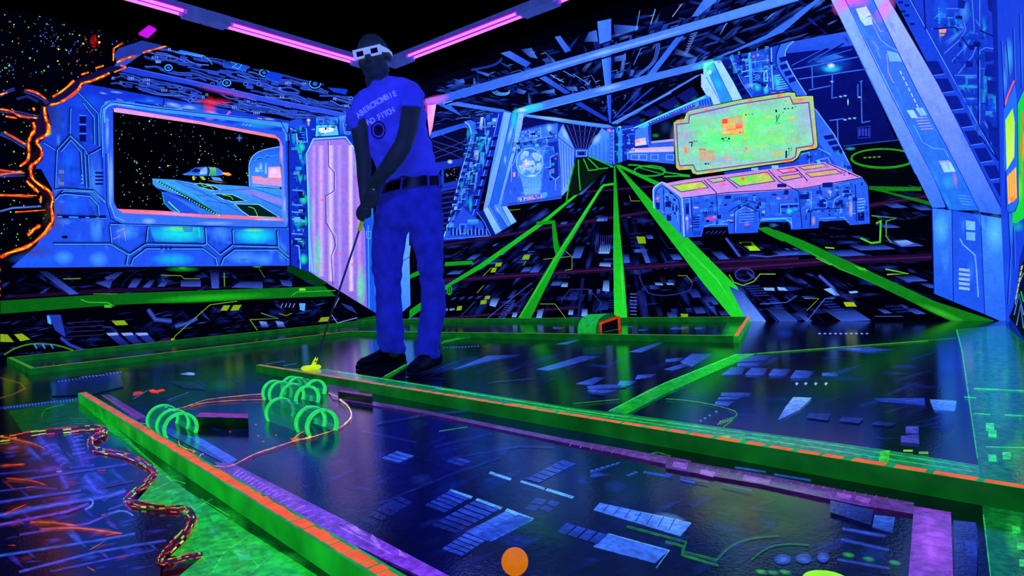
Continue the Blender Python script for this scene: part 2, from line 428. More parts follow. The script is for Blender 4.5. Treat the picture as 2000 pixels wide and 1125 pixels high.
# panel outlines: dark groove with a light edge
def groove(pts, w=9, l=5, off=(4, 5), sm=0):
    pp = [(pts[i], pts[i + 1]) for i in range(0, len(pts), 2)]
    S(C(6, 16, 110), w * 3.4, pts, sm=sm, soft=1, a=.75); S(C(5, 12, 90), w, pts, sm=sm); S(LB, l, [(x + off[0], y + off[1]) for x, y in pp], sm=sm)
for pts in ([600, 250, 610, 350, 710, 410, 800, 350, 810, 255], [1125, 262, 1130, 345, 1205, 412, 1280, 355, 1275, 275], [290, 352, 600, 352, 700, 410, 690, 470], [715, 470, 730, 430, 800, 378, 1110, 378, 1180, 430, 1190, 470], [1210, 470, 1225, 430, 1285, 385, 1515, 385, 1580, 440], [1520, 280, 1525, 370, 1580, 420], [800, 352, 1110, 358, 1130, 352], [1280, 362, 1520, 368],
            [300, 110, 345, 60, 500, 65, 575, 125], [330, 85, 350, 78, 490, 90, 535, 140, 540, 200], [310, 200, 580, 210], [600, 245, 1110, 252, 1580, 268]):
    groove(pts)
for x in (340, 430, 490, 545): RC(C(6, 10, 80), x, 199, x + 38, 214)
for x in (880, 905, 930): RC(C(10, 25, 130), x, 365, x + 12, 385)
S(SA, 5, [640, 290, 680, 270, 690, 340], soft=1); S(SA, 5, [620, 330, 660, 310], soft=1)
RC(C(5, 8, 50), 340, 310, 370, 325)
at(0, 0, 2.8125)
for pts in ([300, 1040, 310, 820, 380, 745, 460, 820, 470, 1030], [330, 830, 385, 765, 440, 830, 452, 1000], [235, 780, 300, 820], [380, 745, 385, 590], [480, 850, 555, 810, 560, 860], [480, 850, 455, 810, 380, 740], [540, 800, 535, 620, 450, 530, 420, 500], [515, 790, 512, 640, 450, 560], [300, 1040, 350, 1035, 510, 1045, 570, 1100], [480, 850, 490, 1030]):
    groove(pts, 8, 4)
for y in (640, 690, 740): RC(C(5, 10, 90), 436, y, 472, y + 38); S(LB, 3, [434, y - 6, 474, y - 4])
for y in (945, 965, 985, 1005): RC(C(5, 10, 90), 522, y, 566, y + 10)
for y in (935, 965, 1000): RC(C(120, 105, 130) if y != 965 else C(70, 70, 130), 322, y, 350, y + 18)
for y in (960, 980, 1000): RC(LB, 445, y, 456, y + 10)
for pts in ([740, 565, 770, 590], [860, 530, 900, 540, 895, 580, 870, 575], [740, 560, 1000, 605], [1000, 600, 1560, 685]):
    S(C(8, 20, 120), 6, pts)
for k in range(4): S(C(190, 80, 190), 5, [1240 + k * 6, 640 - k * 6, 1262 + k * 2, 612 + k * 2])
for y in (650, 662, 674): S(C(210, 150, 220), 5, [1412, y, 1440, y + 4])
for k in range(3): S(C(150, 150, 240), 4, [1325 + k * 20, 692 + k * 2, 1340 + k * 20, 680 + k * 2])
for x, y, rx, cc in ((950, 575, 50, PB), (1040, 590, 40, PB), (1480, 660, 40, PB), (820, 545, 40, MB), (720, 570, 40, LB)): B(cc, x, y, rx, 14, .7, 10)
# window opening, its moulding, the starfield and the landing platform
at()
S(C(60, 140, 250), 10, [203, 300, 200, 225, 206, 208, 222, 202, 320, 215, 540, 242, 556, 252, 562, 275], sm=4)
S(C(35, 85, 235), 7, [210, 420, 205, 300, 204, 230, 212, 211, 230, 208], sm=4); S(C(120, 185, 255), 3, [204, 240, 205, 215, 222, 204, 260, 208], sm=4, soft=1)
P(C(30, 75, 225), [206, 215, 222, 206, 556, 258, 562, 430, 560, 444, 245, 440, 225, 430, 212, 400], c2=C(50, 110, 245))
S(C(6, 16, 110), 1.8, [206, 300, 208, 400, 216, 427, 235, 437, 300, 439, 560, 446]); S(C(6, 16, 110), 1.6, [199, 330, 197, 240, 199, 212, 216, 199, 300, 211, 548, 238, 561, 262])
S(PB, 1.5, [211, 300, 214, 395, 224, 424, 244, 432], soft=1)
B(PB, 209, 260, 4, 40, .6); B(PB, 216, 350, 5, 60, .7); B(CY_, 208, 234, 6, 5, .6); B(PB, 290, 432, 16, 7, .7); B(PB, 420, 436, 40, 5, .5)
win = [220, 213, 390, 240, 543, 268, 548, 300, 550, 425, 390, 417, 245, 413, 228, 407, 222, 395]
P(C(0, 0, 1), win)
P(PK, [221, 212, 230, 211, 390, 237, 536, 264, 546, 272, 548, 280, 540, 271, 390, 243, 222, 219], c2=SA, d='h')
P(C(235, 110, 150), [228, 408, 300, 411, 400, 417, 552, 427, 560, 432, 400, 425, 300, 419, 240, 416], c2=C(245, 110, 130)); B(PK, 340, 418, 60, 4, .8, 3); B(PB, 520, 429, 30, 3, .7)
stars([225, 222, 390, 248, 540, 275, 545, 330, 487, 345, 485, 405, 300, 405, 232, 402], 210, [C(170, 220, 90), C(110, 140, 240), C(200, 220, 200), C(90, 100, 220), C(120, 200, 90)], .6, 1.2)
B(C(70, 110, 240), 467, 270, 3, 9, .9); B(C(70, 110, 240), 467, 270, 8, 2.4, .9)
at(280, 280, 6.25)
# station tower at the window's right
P(C(28, 85, 225), [1290, 520, 1285, 300, 1300, 210, 1350, 140, 1450, 85, 1660, 40, 1680, 540, 1300, 530], c2=C(60, 140, 245)); S(C(90, 170, 255), 12, [1290, 520, 1285, 300, 1300, 210, 1350, 140, 1450, 85, 1655, 42], sm=3)
S(C(10, 30, 130), 8, [1340, 200, 1450, 180, 1560, 160, 1640, 130]); S(CY_, 7, [1345, 215, 1400, 170, 1470, 180, 1500, 150, 1560, 160, 1640, 135])
P(C(215, 150, 215), [1520, 290, 1670, 285, 1680, 420, 1520, 420], c2=C(250, 190, 225)); P(C(235, 130, 160), [1320, 400, 1440, 405, 1460, 425, 1680, 420, 1690, 530, 1330, 490], c2=C(170, 150, 240)); B(C(250, 220, 240), 1590, 340, 60, 50, .8); B(C(250, 150, 140), 1400, 430, 80, 20, .7)
for x, y, w_, h_ in ((1360, 290, 40, 60), (1410, 240, 36, 80), (1480, 240, 22, 130), (1400, 330, 60, 14)): P(LB, [x, y, x + w_, y, x + w_, y + h_, x, y + h_], c2=PB)
# landing platform
P(C(60, 150, 235), [105, 430, 380, 445, 620, 485, 1260, 525, 1690, 560, 1690, 905, 1250, 885, 910, 870, 640, 700, 300, 590, 160, 545, 110, 500], c2=C(40, 110, 230))
P(C(30, 75, 215), [220, 590, 330, 600, 640, 735, 800, 870, 440, 850, 330, 810, 250, 730]); P(C(40, 110, 225), [140, 540, 220, 590, 640, 760, 900, 875, 700, 870, 400, 680, 230, 600])
S(CY_, 9, [110, 440, 380, 520, 640, 660, 800, 790, 920, 880]); S(C(10, 60, 60), 18, [170, 460, 380, 575, 620, 700, 800, 800, 900, 872])
for k in range(26):
    t = k / 25; x = 170 + 740 * t; y = 455 + 420 * t ** .97
    P(jit(C(120, 240, 120), .3), [x, y, x + 14, y + 4, x + 10, y + 16, x - 4, y + 12])
S(C(90, 230, 110), 12, [300, 710, 360, 770, 440, 840], jitter=.4); S(CY_, 8, [225, 600, 250, 730, 330, 810, 430, 850])
for g in ([620, 500, 700, 490, 860, 525, 945, 575, 820, 575, 700, 540], [850, 615, 1080, 625, 1255, 705, 1080, 715, 960, 680], [1110, 740, 1400, 745, 1660, 905, 1290, 890, 1200, 830]):
    P(C(2, 30, 35), g); S(C(130, 220, 230), 9, g, closed=1)
for pts in ([700, 500, 740, 530, 800, 520, 850, 560], [960, 630, 1060, 650, 1090, 690], [1280, 775, 1350, 800, 1390, 890]): S(C(140, 210, 60), 8, pts, sm=2)
P(C(130, 110, 225), [1100, 560, 1300, 560, 1690, 690, 1690, 760, 1500, 700], c2=C(160, 130, 235), a=.75)
for pts in ([380, 460, 900, 580, 1300, 560], [400, 470, 800, 640, 1250, 880], [560, 520, 740, 600], [760, 700, 960, 730, 1100, 750], [1260, 530, 1690, 660], [1300, 620, 1690, 800], [640, 640, 900, 640, 1050, 720]): S(C(15, 55, 180), 6, pts)
for i in range(34):
    x = random.uniform(400, 1250); y = random.uniform(530, 860)
    if y < 480 + (x - 300) * .5 or y > 560 + (x - 300) * .62 : S(jit(C(140, 205, 255), .2), 7, [x, y, x + 70, y + 22], soft=2)
for k in range(12): S(CY_, 7, [1330 + k * 28, 560 + k * 8, 1350 + k * 28, 575 + k * 8], soft=1); 
for k in range(16): RC(C(150, 210, 255), 1330 + k * 21, 505 + k * 2.5, 1342 + k * 21, 515 + k * 2.5)
# little shuttle
P(C(45, 100, 225), [475, 375, 560, 345, 620, 300, 700, 290, 790, 285, 890, 300, 960, 335, 960, 390, 880, 400, 780, 400, 640, 395, 500, 390]); P(C(10, 20, 110), [575, 345, 630, 305, 690, 320, 690, 345, 640, 360]); P(PB, [690, 330, 730, 300, 775, 290, 770, 345, 690, 350], a=.6)
P(C(110, 190, 70), [810, 293, 880, 293, 890, 395, 790, 395], c2=C(40, 150, 140)); S(C(5, 10, 70), 16, [775, 285, 800, 340, 780, 400]); P(PB, [690, 350, 770, 345, 765, 375, 680, 380])
P(C(255, 190, 90), [960, 355, 1040, 360, 1075, 385, 1040, 400, 960, 380], c2=OR); S(C(220, 80, 20), 12, [960, 335, 1050, 350], soft=2); S(C(230, 90, 20), 14, [950, 405, 1040, 420], soft=2)
P(C(190, 200, 60), [590, 405, 620, 400, 625, 450, 600, 450]); P(C(150, 190, 70), [680, 405, 730, 405, 760, 445, 720, 450]); P(LB, [820, 410, 930, 420, 970, 465, 850, 450]); S(C(240, 160, 90), 12, [780, 450, 900, 475, 1050, 488], soft=2)
S(CY_, 6, [480, 380, 560, 370, 600, 385, 680, 385, 780, 375], soft=1)
# moulding to the right of the window
at()
P(C(120, 120, 235), [545, 275, 552, 285, 556, 400, 562, 430, 556, 440, 550, 425, 549, 330], c2=C(80, 130, 250)); B(PK, 548, 300, 4, 26, .8); B(PB, 555, 400, 4, 20, .7)
# machinery column between the window and the door
P(C(16, 42, 185), [566, 240, 606, 232, 603, 300, 598, 330, 602, 530, 588, 527, 570, 519, 562, 440, 563, 300])
S(C(5, 8, 60), 2.5, [566, 236, 562, 262, 564, 420, 567, 519])
at(540, 180, 9.073)
P(C(28, 70, 220), [190, 600, 240, 510, 330, 480, 430, 480, 520, 560, 520, 640, 390, 690, 320, 640]); S(C(150, 190, 255), 16, [235, 640, 345, 700, 360, 900, 370, 1000]); B(CY_, 300, 800, 50, 160, .7)
for y in (720, 760, 815, 870): RC(C(5, 12, 90), 400, y, 500, y + 26, c2=BL, d='h'); S(LB, 8, [400, y - 4, 500, y - 4])
B(C(250, 240, 230), 560, 500, 40, 34, 1); B(PB, 560, 560, 26, 60, .9); B(C(30, 240, 190), 430, 980, 80, 90, 1)
S(C(70, 200, 240), 14, [520, 640, 540, 880, 400, 900]); 
for y in (470, 510, 545): RC(C(6, 14, 100), 450, y, 510, y + 14)
P(C(50, 110, 235), [700, 450, 1090, 440, 1090, 560, 720, 580]); P(C(60, 130, 240), [1110, 420, 1290, 400, 1330, 760, 1120, 780], c2=BL)
for k in range(4): S(C(8, 16, 110), 12, [840, 470 + k * 28, 900, 460 + k * 28])
S(CY_, 14, [710, 460, 712, 560]); S(PB, 12, [1170, 430, 1200, 740], soft=1); S(CY_, 12, [1060, 470, 1080, 560])
P(C(80, 200, 235), [700, 590, 1060, 580, 1100, 770, 690, 790]); P(C(215, 240, 235), [735, 635, 1030, 620, 1020, 720, 900, 715, 860, 745, 760, 740]); ST(C(30, 90, 200), [735, 635, 1030, 620, 1020, 720, 900, 715, 860, 745, 760, 740], 7); B(PK, 850, 680, 80, 30, .6)
for y in (430, 470, 520, 570): RC(C(140, 180, 250), 1230, y, 1290, y + 18); RC(C(8, 14, 100), 1220, y + 20, 1295, y + 34)
P(C(10, 25, 130), [1220, 610, 1320, 610, 1340, 700, 1240, 690])
# door frame and door
at()
P(C(20, 60, 215), [598, 280, 611, 268, 672, 265, 700, 296, 737, 300, 737, 620, 600, 531])
S(C(120, 190, 255), 3, [604, 530, 602, 420, 598, 300, 611, 272, 674, 268, 693, 293, 700, 305]); S(C(10, 20, 110), 1.6, [601, 530, 599, 420, 595, 300, 610, 268, 675, 264])
door = [611, 275, 673, 272, 694, 298, 700, 420, 712, 450, 716, 604, 606, 532, 603, 420, 600, 303]
P(C(150, 115, 225), door, c2=C(130, 105, 215))
for x, w_, cc in ((612, 10, C(180, 150, 240)), (626, 14, C(215, 175, 240)), (645, 14, C(225, 205, 245)), (662, 12, C(170, 150, 235)), (684, 12, C(235, 215, 250)), (700, 12, C(190, 140, 225))):
    S(cc, w_, [x, 284, x, 400, x + 1, 530 + (x - 606) * .5], soft=1, a=.8)
B(C(60, 220, 160), 620, 500, 10, 60, .8); B(C(60, 225, 150), 704, 560, 10, 50, .9); B(C(60, 220, 170), 696, 320, 6, 30, .6); B(C(80, 220, 160), 610, 420, 6, 40, .4)
for i in range(26):
    x = random.uniform(612, 700); y = random.uniform(300, 520 + (x - 612) * .55); B(C(250, 70, 80), x, y, random.uniform(2, 5), random.uniform(1.5, 4), random.uniform(.5, 1))
S(C(70, 40, 140), 1.6, [640, 276, 641, 325, 652, 337, 652, 373, 635, 383, 636, 435, 650, 460, 654, 480, 646, 500, 649, 557]); S(C(200, 225, 190), 1.3, [642, 276, 643, 325, 654, 336, 654, 374, 637, 384, 638, 434, 656, 462, 656, 481, 648, 501], soft=1)
P(C(25, 80, 225), [712, 300, 737, 300, 738, 618, 716, 603, 713, 450]); S(LB, 2, [718, 440, 720, 604]); B(CY_, 727, 380, 5, 60, .7); B(LB, 732, 500, 4, 90, .8); ST(LB, [715, 452, 723, 452, 723, 466, 715, 465], 1.3)
at(0, 350, 2.8125)
for y, cc in ((110, 0), (230, 0), (440, 0)): B(C(30, 240, 140), 1665, y, 26, 34, .9)
for y in (60, 140, 180, 220, 300, 340): S(C(90, 160, 250), 6, [1600, y, 1660, y + 3]); RC(C(5, 12, 90), 1640, y + 18, 1672, y + 44)
S(LB, 8, [1600, 350, 1640, 370, 1650, 520]); S(C(60, 210, 240), 8, [1690, 20, 1695, 300, 1712, 510]); B(CY_, 1640, 240, 40, 26, .7)
at(); greeble([566, 250, 597, 240, 594, 330, 590, 524, 570, 516], 46, 91, 0, 12); greeble([606, 232, 690, 226, 700, 262, 608, 266], 30, 92, -.08, 9); airbrush([566, 250, 598, 240, 594, 500, 572, 510], 26, [CY_, C(30, 220, 160), LB, C(8, 24, 130)], 8, 26, [90], .4, .7, 93)
# lava-bright cracked edge
at(0, 100, 6.25)
def lava(pts, w=26, sm=3, wj=.25, hot=1):
    S(C(150, 25, 10), w * 1.5, pts, sm=sm, wj=wj, soft=1); S(C(245, 70, 15), w * .8, pts, sm=sm, wj=.5, jitter=.35)
    pp = [(pts[i], pts[i + 1]) for i in range(0, len(pts), 2)]; p = smooth(pp, False, 4)
    q = [c for (x, y) in p for c in (x + random.uniform(-1, 1) * w * .2, y + random.uniform(-1, 1) * w * .2)]
    for i in range(len(p) - 1):
        if random.random() < .72 * hot:
            S(random.choice([YE, C(240, 190, 40), C(250, 150, 30), C(190, 220, 50)]), w * random.uniform(.25, .55), q[2 * i:2 * i + 4])
P(C(12, 14, 60), [600, 600, 800, 440, 980, 330, 1350, 180, 1500, 190, 1330, 290, 1000, 420, 700, 640, 600, 680])
lava([640, 560, 780, 470, 900, 360], 30); lava([985, 290, 1080, 260], 24); lava([1160, 210, 1260, 180], 20); lava([1330, 270, 1240, 315, 1100, 370, 990, 400, 960, 460, 860, 550, 720, 630, 600, 660], 34)
lava([1390, 260, 1530, 200, 1470, 180], 22); lava([1420, 140, 1530, 90, 1650, 60], 26); lava([1380, 120, 1385, 0, 1400, -40, 1500, -100], 22); lava([1740, 20, 1880, -20, 2100, -80], 24); lava([1660, -150, 1760, -190, 1820, -215], 18)
P(C(20, 12, 50), [500, 660, 570, 680, 620, 900, 600, 1010, 480, 1125, 400, 1125, 440, 960, 400, 840, 480, 760])
lava([540, 680, 550, 800, 590, 920, 570, 1020, 460, 1080, 450, 1140], 44); lava([400, 870, 420, 960, 370, 1040, 340, 1140], 40); lava([400, 690, 420, 730], 30)
B(C(60, 200, 60), 600, 1000, 30, 40, .8)
# broken struts
at(0, 0, 2.8125)
for pts, cc, w_ in (([0, 525, 60, 495, 80, 490], C(50, 80, 210), 22), ([130, 500, 180, 515, 240, 545, 260, 570], C(60, 90, 220), 24), ([90, 545, 150, 530, 210, 560], C(50, 70, 190), 16), ([0, 610, 100, 620, 210, 645], C(60, 80, 190), 22), ([0, 735, 60, 760, 140, 810], C(50, 100, 225), 24), ([0, 960, 120, 945], C(60, 70, 180), 30), ([0, 1070, 180, 1080], C(190, 100, 40), 14)):
    S(cc, w_, pts, soft=1)
    S(C(20, 15, 60), w_ * .3, pts)
for pts in ([0, 520, 40, 508], [140, 495, 200, 510, 250, 545], [0, 600, 60, 612, 110, 640, 200, 650], [20, 725, 100, 770, 140, 795], [0, 935, 130, 950], [0, 1072, 160, 1078], [30, 640, 90, 650]): lava(pts, 11, hot=.6)
at(0, 280, 6.25)
P(C(25, 8, 25), [350, 180, 460, 40, 520, 60, 520, 200, 440, 280, 420, 420, 560, 540, 650, 620, 660, 900, 650, 1000, 560, 1125, 500, 1125, 600, 900, 590, 700, 500, 600, 350, 460, 340, 300])
lava([450, 0, 500, 80, 500, 170, 430, 240, 380, 270, 370, 340, 400, 440, 500, 520, 600, 590, 640, 680, 620, 780, 640, 900, 620, 1000, 560, 1090, 480, 1150], 38); lava([340, 0, 350, 120, 330, 210, 240, 280], 36); lava([320, 460, 400, 540, 470, 600], 34); lava([500, 640, 490, 720], 30); lava([340, 1120, 400, 1060, 490, 1000], 44)
lava([0, 390, 150, 360, 270, 340], 14, hot=.3); lava([180, 840, 350, 830, 550, 815], 16, hot=.5); lava([0, 640, 200, 630, 450, 640], 14, hot=.4)
S(C(90, 120, 230), 30, [0, 830, 150, 790, 500, 770], soft=1, jitter=.3); S(C(200, 90, 70), 24, [0, 370, 300, 360], soft=1); S(C(60, 50, 180), 20, [0, 410, 300, 395], soft=1)
for x in (180, 40): S(C(110, 180, 60), 18, [x, 920, x + 10, 1080], soft=2)
for x in (30, 560): S(C(220, 90, 50), 18, [x, 900 + (x < 100) * 150, x + 20, 980 + (x < 100) * 140], soft=2)
at(0, 350, 2.8125)
lava([0, 430, 60, 400, 150, 370, 230, 310, 280, 240], 18)
S(C(180, 40, 10), 30, [0, 500, 60, 515, 105, 560, 110, 600, 60, 625, 0, 640], soft=1); lava([0, 495, 60, 515, 105, 560, 105, 595, 60, 625, 0, 640], 20); lava([0, 560, 40, 575, 20, 600, 0, 605], 20); P(C(20, 15, 90), [0, 530, 40, 540, 80, 570, 60, 600, 30, 570, 0, 560])
for pts in ([120, 400, 200, 360], [100, 430, 180, 400], [700 / 2.2, 190, 360, 185], [290, 130, 360, 135]): S(C(200, 120, 60), 8, pts, soft=2)
# ---- painted deck below the panels
at()
P(C(1, 1, 9), [0, 522, 40, 523, 567, 519, 602, 531, 740, 616, 741, 640, 0, 720])
P(C(2, 60, 12), [560, 519, 602, 531, 640, 553, 620, 562, 560, 530], a=.8)
at(0, 350, 2.8125)
random.seed(11)
def deckbits(n, poly, vp, lo, hi, pal, seed):
    """small hatches and vents laid out in the mural's own perspective"""
    random.seed(seed); pts = tp(poly); x0 = min(p[0] for p in pts); x1 = max(p[0] for p in pts); y0 = min(p[1] for p in pts); y1 = max(p[1] for p in pts)
    k = t = 0
    while k < n and t < n * 30:
        t += 1
        x, y = random.uniform(x0, x1), random.uniform(y0, y1)
        if not inside(x, y, pts): continue
        k += 1
        dx, dy = x - vp[0], y - vp[1]; d = math.hypot(dx, dy) or 1; dx /= d; dy /= d
        sc = lo + (hi - lo) * (y - y0) / max(1, y1 - y0)
        ln = sc * random.uniform(.5, 1.6); wd = sc * random.uniform(.3, .9); sl = random.uniform(-.07, -.04)
        c = jit(random.choice(pal), .4); m = random.random()
        if m < .35: # row of slits
            for q in range(random.randint(2, 5)):
                ox = q * wd * 1.4
                if m < .18: cur_poly = [(x + ox, y + ox * sl), (x + ox + wd * .6, y + (ox + wd) * sl), (x + ox + wd * .6 + dx * ln * .5, y + (ox + wd) * sl + dy * ln * .5), (x + ox + dx * ln * .5, y + ox * sl + dy * ln * .5)]
                else: cur_poly = [(x + dx * q * wd * .6, y + dy * q * wd * .6), (x + dx * q * wd * .6 + ln, y + dy * q * wd * .6 + ln * sl), (x + dx * (q * .6 + .3) * wd + ln, y + dy * (q * .6 + .3) * wd + ln * sl), (x + dx * (q * .6 + .3) * wd, y + dy * (q * .6 + .3) * wd)]
                cur.shape([(cur_poly, [(*c, 1)] * 2 + [(*[v * .25 for v in c], 1)] * 2)], 0)
        elif m < .75:
            q = [(x, y), (x + wd, y + wd * sl), (x + wd + dx * ln, y + wd * sl + dy * ln), (x + dx * ln, y + dy * ln)]
            cur.shape([(q, [(*[v * .1 for v in c], 1)] * 2 + [(*c, 1)] * 2)], 0)
        elif m < .9:
            q = [(x, y), (x + wd * 2.2, y + wd * 2.2 * sl), (x + wd * 2.2 + dx * ln * .4, y + wd * 2.2 * sl + dy * ln * .4), (x + dx * ln * .4, y + dy * ln * .4)]
            cur.shape([(q, [(*c, 1), (*[v * .1 for v in c], 1), (*[v * .1 for v in c], 1), (*c, 1)])], 0)
        else:
            S([v * .8 for v in c], 1.2, [(x, y), (x + dx * ln * 1.5, y + dy * ln * 1.5), (x + dx * ln * 1.5 + ln, y + dy * ln * 1.5 + ln * sl)], raw=1)
DP = [C(15, 25, 90), C(18, 30, 105), C(10, 18, 70), C(26, 44, 140), C(12, 20, 80), C(40, 66, 170), C(22, 22, 60)]
deckbits(80, [30, 500, 1600, 495, 1780, 590, 20, 640], (1500, 300), 10, 15, DP, 1)
deckbits(110, [0, 770, 1200, 700, 1860, 650, 1960, 770, 900, 880, 140, 970, 0, 960], (1500, 300), 11, 20, DP, 2)
at(); airbrush([0, 530, 560, 524, 640, 556, 0, 584], 40, [C(20, 36, 130), C(40, 60, 170), C(14, 22, 90)], 14, 40, [0, 40, -30], .3, .8, 63); airbrush([0, 618, 660, 580, 735, 622, 60, 690, 0, 690], 60, [C(20, 36, 130), C(40, 60, 170), C(14, 22, 90)], 14, 44, [0, 40, -30], .3, .8, 64); at(0, 350, 2.8125)
P(DPU, [20, 640, 600, 600, 1700, 580, 600, 625, 20, 655], a=.8)
P(C(6, 85, 18), [0, 668, 640, 628, 1780, 588, 1842, 642, 640, 690, 0, 740], c2=C(10, 105, 24), d='h'); B(C(30, 180, 25), 1150, 652, 380, 26, .9, -3); S(C(40, 190, 40), 5, [440, 660, 480, 676, 590, 678, 625, 700]); S(C(40, 190, 40), 4, [1600, 640, 1625, 620, 1840, 612]); S(C(90, 230, 60), 5, [1040, 632, 1230, 628], soft=2)
RC(C(120, 220, 60), 1640, 600, 1675, 612); RC(C(60, 170, 40), 570, 690, 610, 706)
B(C(20, 160, 40), 1000, 495, 100, 16, .7); B(C(40, 200, 40), 1000, 488, 30, 6, .9); B(C(40, 200, 40), 1410, 482, 30, 5, .9)
S(YG, 3.2, [880, 527, 990, 530, 1010, 547, 1095, 547]); S(YG, 3.2, [1420, 490, 1450, 540], soft=1); S(YG, 4.5, [1228, 515, 1230, 590]); S(YG, 3.9, [345, 548, 440, 546]); S(YG, 3.9, [510, 630, 640, 630], soft=1)
S(C(18, 26, 90), 5, [665, 600, 680, 560, 740, 510, 800, 495], soft=1)
for q in ([700, 595, 730, 545, 780, 545, 745, 595], [780, 595, 820, 555, 850, 553, 820, 595], [860, 590, 890, 560, 930, 556, 900, 590], [990, 555, 1100, 553, 1100, 590, 990, 590], [210, 505, 260, 505, 430, 630, 380, 635], [570, 540, 640, 510, 680, 508, 600, 570], [1150, 510, 1200, 510, 1200, 600, 1160, 600], [1270, 595, 1320, 560, 1440, 560, 1440, 600], [520, 570, 620, 545, 600, 600], [1530, 550, 1600, 560, 1600, 590, 1550, 585]):
    P(C(10, 16, 60), q, c2=C(50, 75, 190))
for q, cc in (([1225, 693, 1262, 693, 1245, 722, 1208, 722], YG), ([1280, 692, 1325, 690, 1305, 720, 1262, 722], YG), ([610, 778, 680, 775, 700, 800, 635, 803], YG), ([0, 850, 40, 853, 75, 895, 0, 893], C(120, 150, 20)), ([75, 852, 120, 848, 165, 880, 110, 890], C(130, 160, 20)), ([1760, 760, 1815, 755, 1800, 780, 1745, 785], C(120, 150, 20)), ([1640, 682, 1675, 682, 1670, 725, 1645, 718], LB), ([255, 750, 275, 750, 280, 800, 260, 790], LB)):
    P(cc, q)
P(C(30, 50, 160), [265, 745, 330, 745, 360, 870, 300, 830]); S(C(40, 60, 180), 24, [330, 870, 380, 910, 470, 945], soft=1)
for k in range(3): P(C(120, 150, 240), [580 + k * 80, 845, 640 + k * 82, 842, 650 + k * 82, 856, 595 + k * 82, 860]); P(C(30, 45, 150), [597 + k * 82, 862, 650 + k * 82, 858, 730 + k * 80, 925, 680 + k * 78, 930], c2=C(4, 6, 30))
S(YG, 3.9, [940, 890, 960, 860, 1150, 690, 1300, 670], soft=0); E(YG, 945, 885, 12, 12); S(C(50, 80, 190), 26, [960, 810, 1030, 790, 1080, 765], soft=1); S(C(50, 80, 190), 30, [810, 715, 850, 770, 940, 780], soft=1)
S(YG, 3.9, [1410, 830, 1370, 772, 1525, 765, 1430, 735]); S(YG, 3.2, [1530, 738, 1570, 750, 1600, 735])
for x in (1420, 1510): P(C(100, 140, 235), [x, 780, x + 40, 783, x + 55, 815, x + 15, 815], c2=DB)
for k in range(4): S(C(120, 140, 230), 4, [1540 + k * 22, 705, 1550 + k * 22, 682])
S(C(60, 120, 30), 8, [20, 965, 80, 930, 170, 905, 300, 910, 400, 940], sm=3); 
for k in range(3): S(LB, 10, [185 + k * 45, 905, 200 + k * 45, 930], soft=1)
for y in (790, 815, 840, 865): S(C(35, 25, 80), 5, [370, y, 570, y - 12])
P(C(35, 15, 70), [860, 890, 900, 870, 940, 870, 930, 900])
S(C(120, 140, 210), 4, [1860, 650, 1815, 740, 1850, 790, 1960, 760]); P(C(30, 45, 130), [1870, 680, 1930, 700, 1960, 740, 1900, 710])
P(C(3, 80, 15), [1960, 770, 2100, 740, 2110, 830, 1960, 790], a=.8)
# ---------------------------------------------------------------- back wall mural: hangar deck, girders, control console
SB = Surface('wall_back', Vector((0, YB, 0)), Vector((1, 0, 0)), Vector((0, 0, 1)), Vector((0, -1, 0)), (XL, 0, XR, H), K0, WALLM)
on(SB); at()
random.seed(21)
# deck
P(C(1, 1, 10), [735, 300, 1870, 300, 1970, 640, 735, 640])
VPD = (1195, 318)
DVP = lambda x, y: math.atan2(y - VPD[1], x - VPD[0])
airbrush([870, 460, 1090, 380, 1190, 330, 1290, 400, 1340, 470, 1820, 470, 1820, 600, 1500, 632, 790, 632, 850, 540], 150, [C(16, 26, 100), C(24, 40, 140), C(40, 66, 180), C(12, 18, 80)], 14, 60, DVP, .3, .9, 65)
airbrush([870, 460, 1090, 400, 1290, 400, 1340, 470, 1820, 470, 1820, 600, 1500, 632, 790, 632, 850, 540], 70, [C(16, 26, 100), C(24, 40, 140), C(30, 50, 150)], 14, 60, [-3, -3], .22, .9, 66)
deckbits(210, [870, 460, 1090, 370, 1185, 325, 1290, 400, 1340, 470, 1500, 450, 1700, 430, 1820, 470, 1820, 600, 1500, 632, 790, 632, 850, 540], VPD, 7, 26, DP, 3)
deckbits(60, [1700, 330, 1790, 330, 1820, 420, 1700, 430], (1500, 290), 7, 14, DP, 4)
# plum-coloured seams
for pts, w_ in (([860, 480, 1100, 440, 1290, 410], 7), ([840, 550, 1100, 532, 1400, 512, 1560, 505], 10), ([1400, 526, 1620, 510, 1820, 502], 14), ([830, 625, 1130, 600], 5), ([870, 395, 1000, 396, 1140, 375, 1290, 363], 5), ([1695, 402, 1830, 380], 10)):
    S(DPU, w_, pts); S(C(60, 25, 85), w_ * .35, pts, soft=1)
# light lacquered patches
at(800, 320, 3.308)
for q in ([985, 765, 1025, 765, 1020, 795, 978, 795], [1255, 750, 1290, 750, 1290, 825, 1245, 820], [530, 870, 585, 865, 555, 925, 515, 915], [830, 945, 870, 930, 850, 1010, 815, 1010], [1115, 935, 1150, 935, 1150, 985, 1110, 985], [1030, 940, 1060, 940, 1055, 975, 1025, 975], [1230, 520, 1300, 520, 1290, 580, 1220, 580], [1230, 635, 1300, 635, 1300, 665, 1225, 660], [1215, 350, 1260, 350, 1255, 370, 1210, 370], [670, 960, 700, 955, 690, 990, 660, 990], [1580, 765, 1630, 768, 1640, 785, 1590, 782], [1655, 765, 1700, 768, 1712, 782, 1665, 782], [1855, 575, 1900, 590, 1940, 610, 1885, 612], [225, 935, 250, 932, 245, 948, 222, 948], [262, 932, 295, 930, 290, 945, 258, 948]):
    P(C(10, 20, 90), q, c2=C(110, 165, 250))
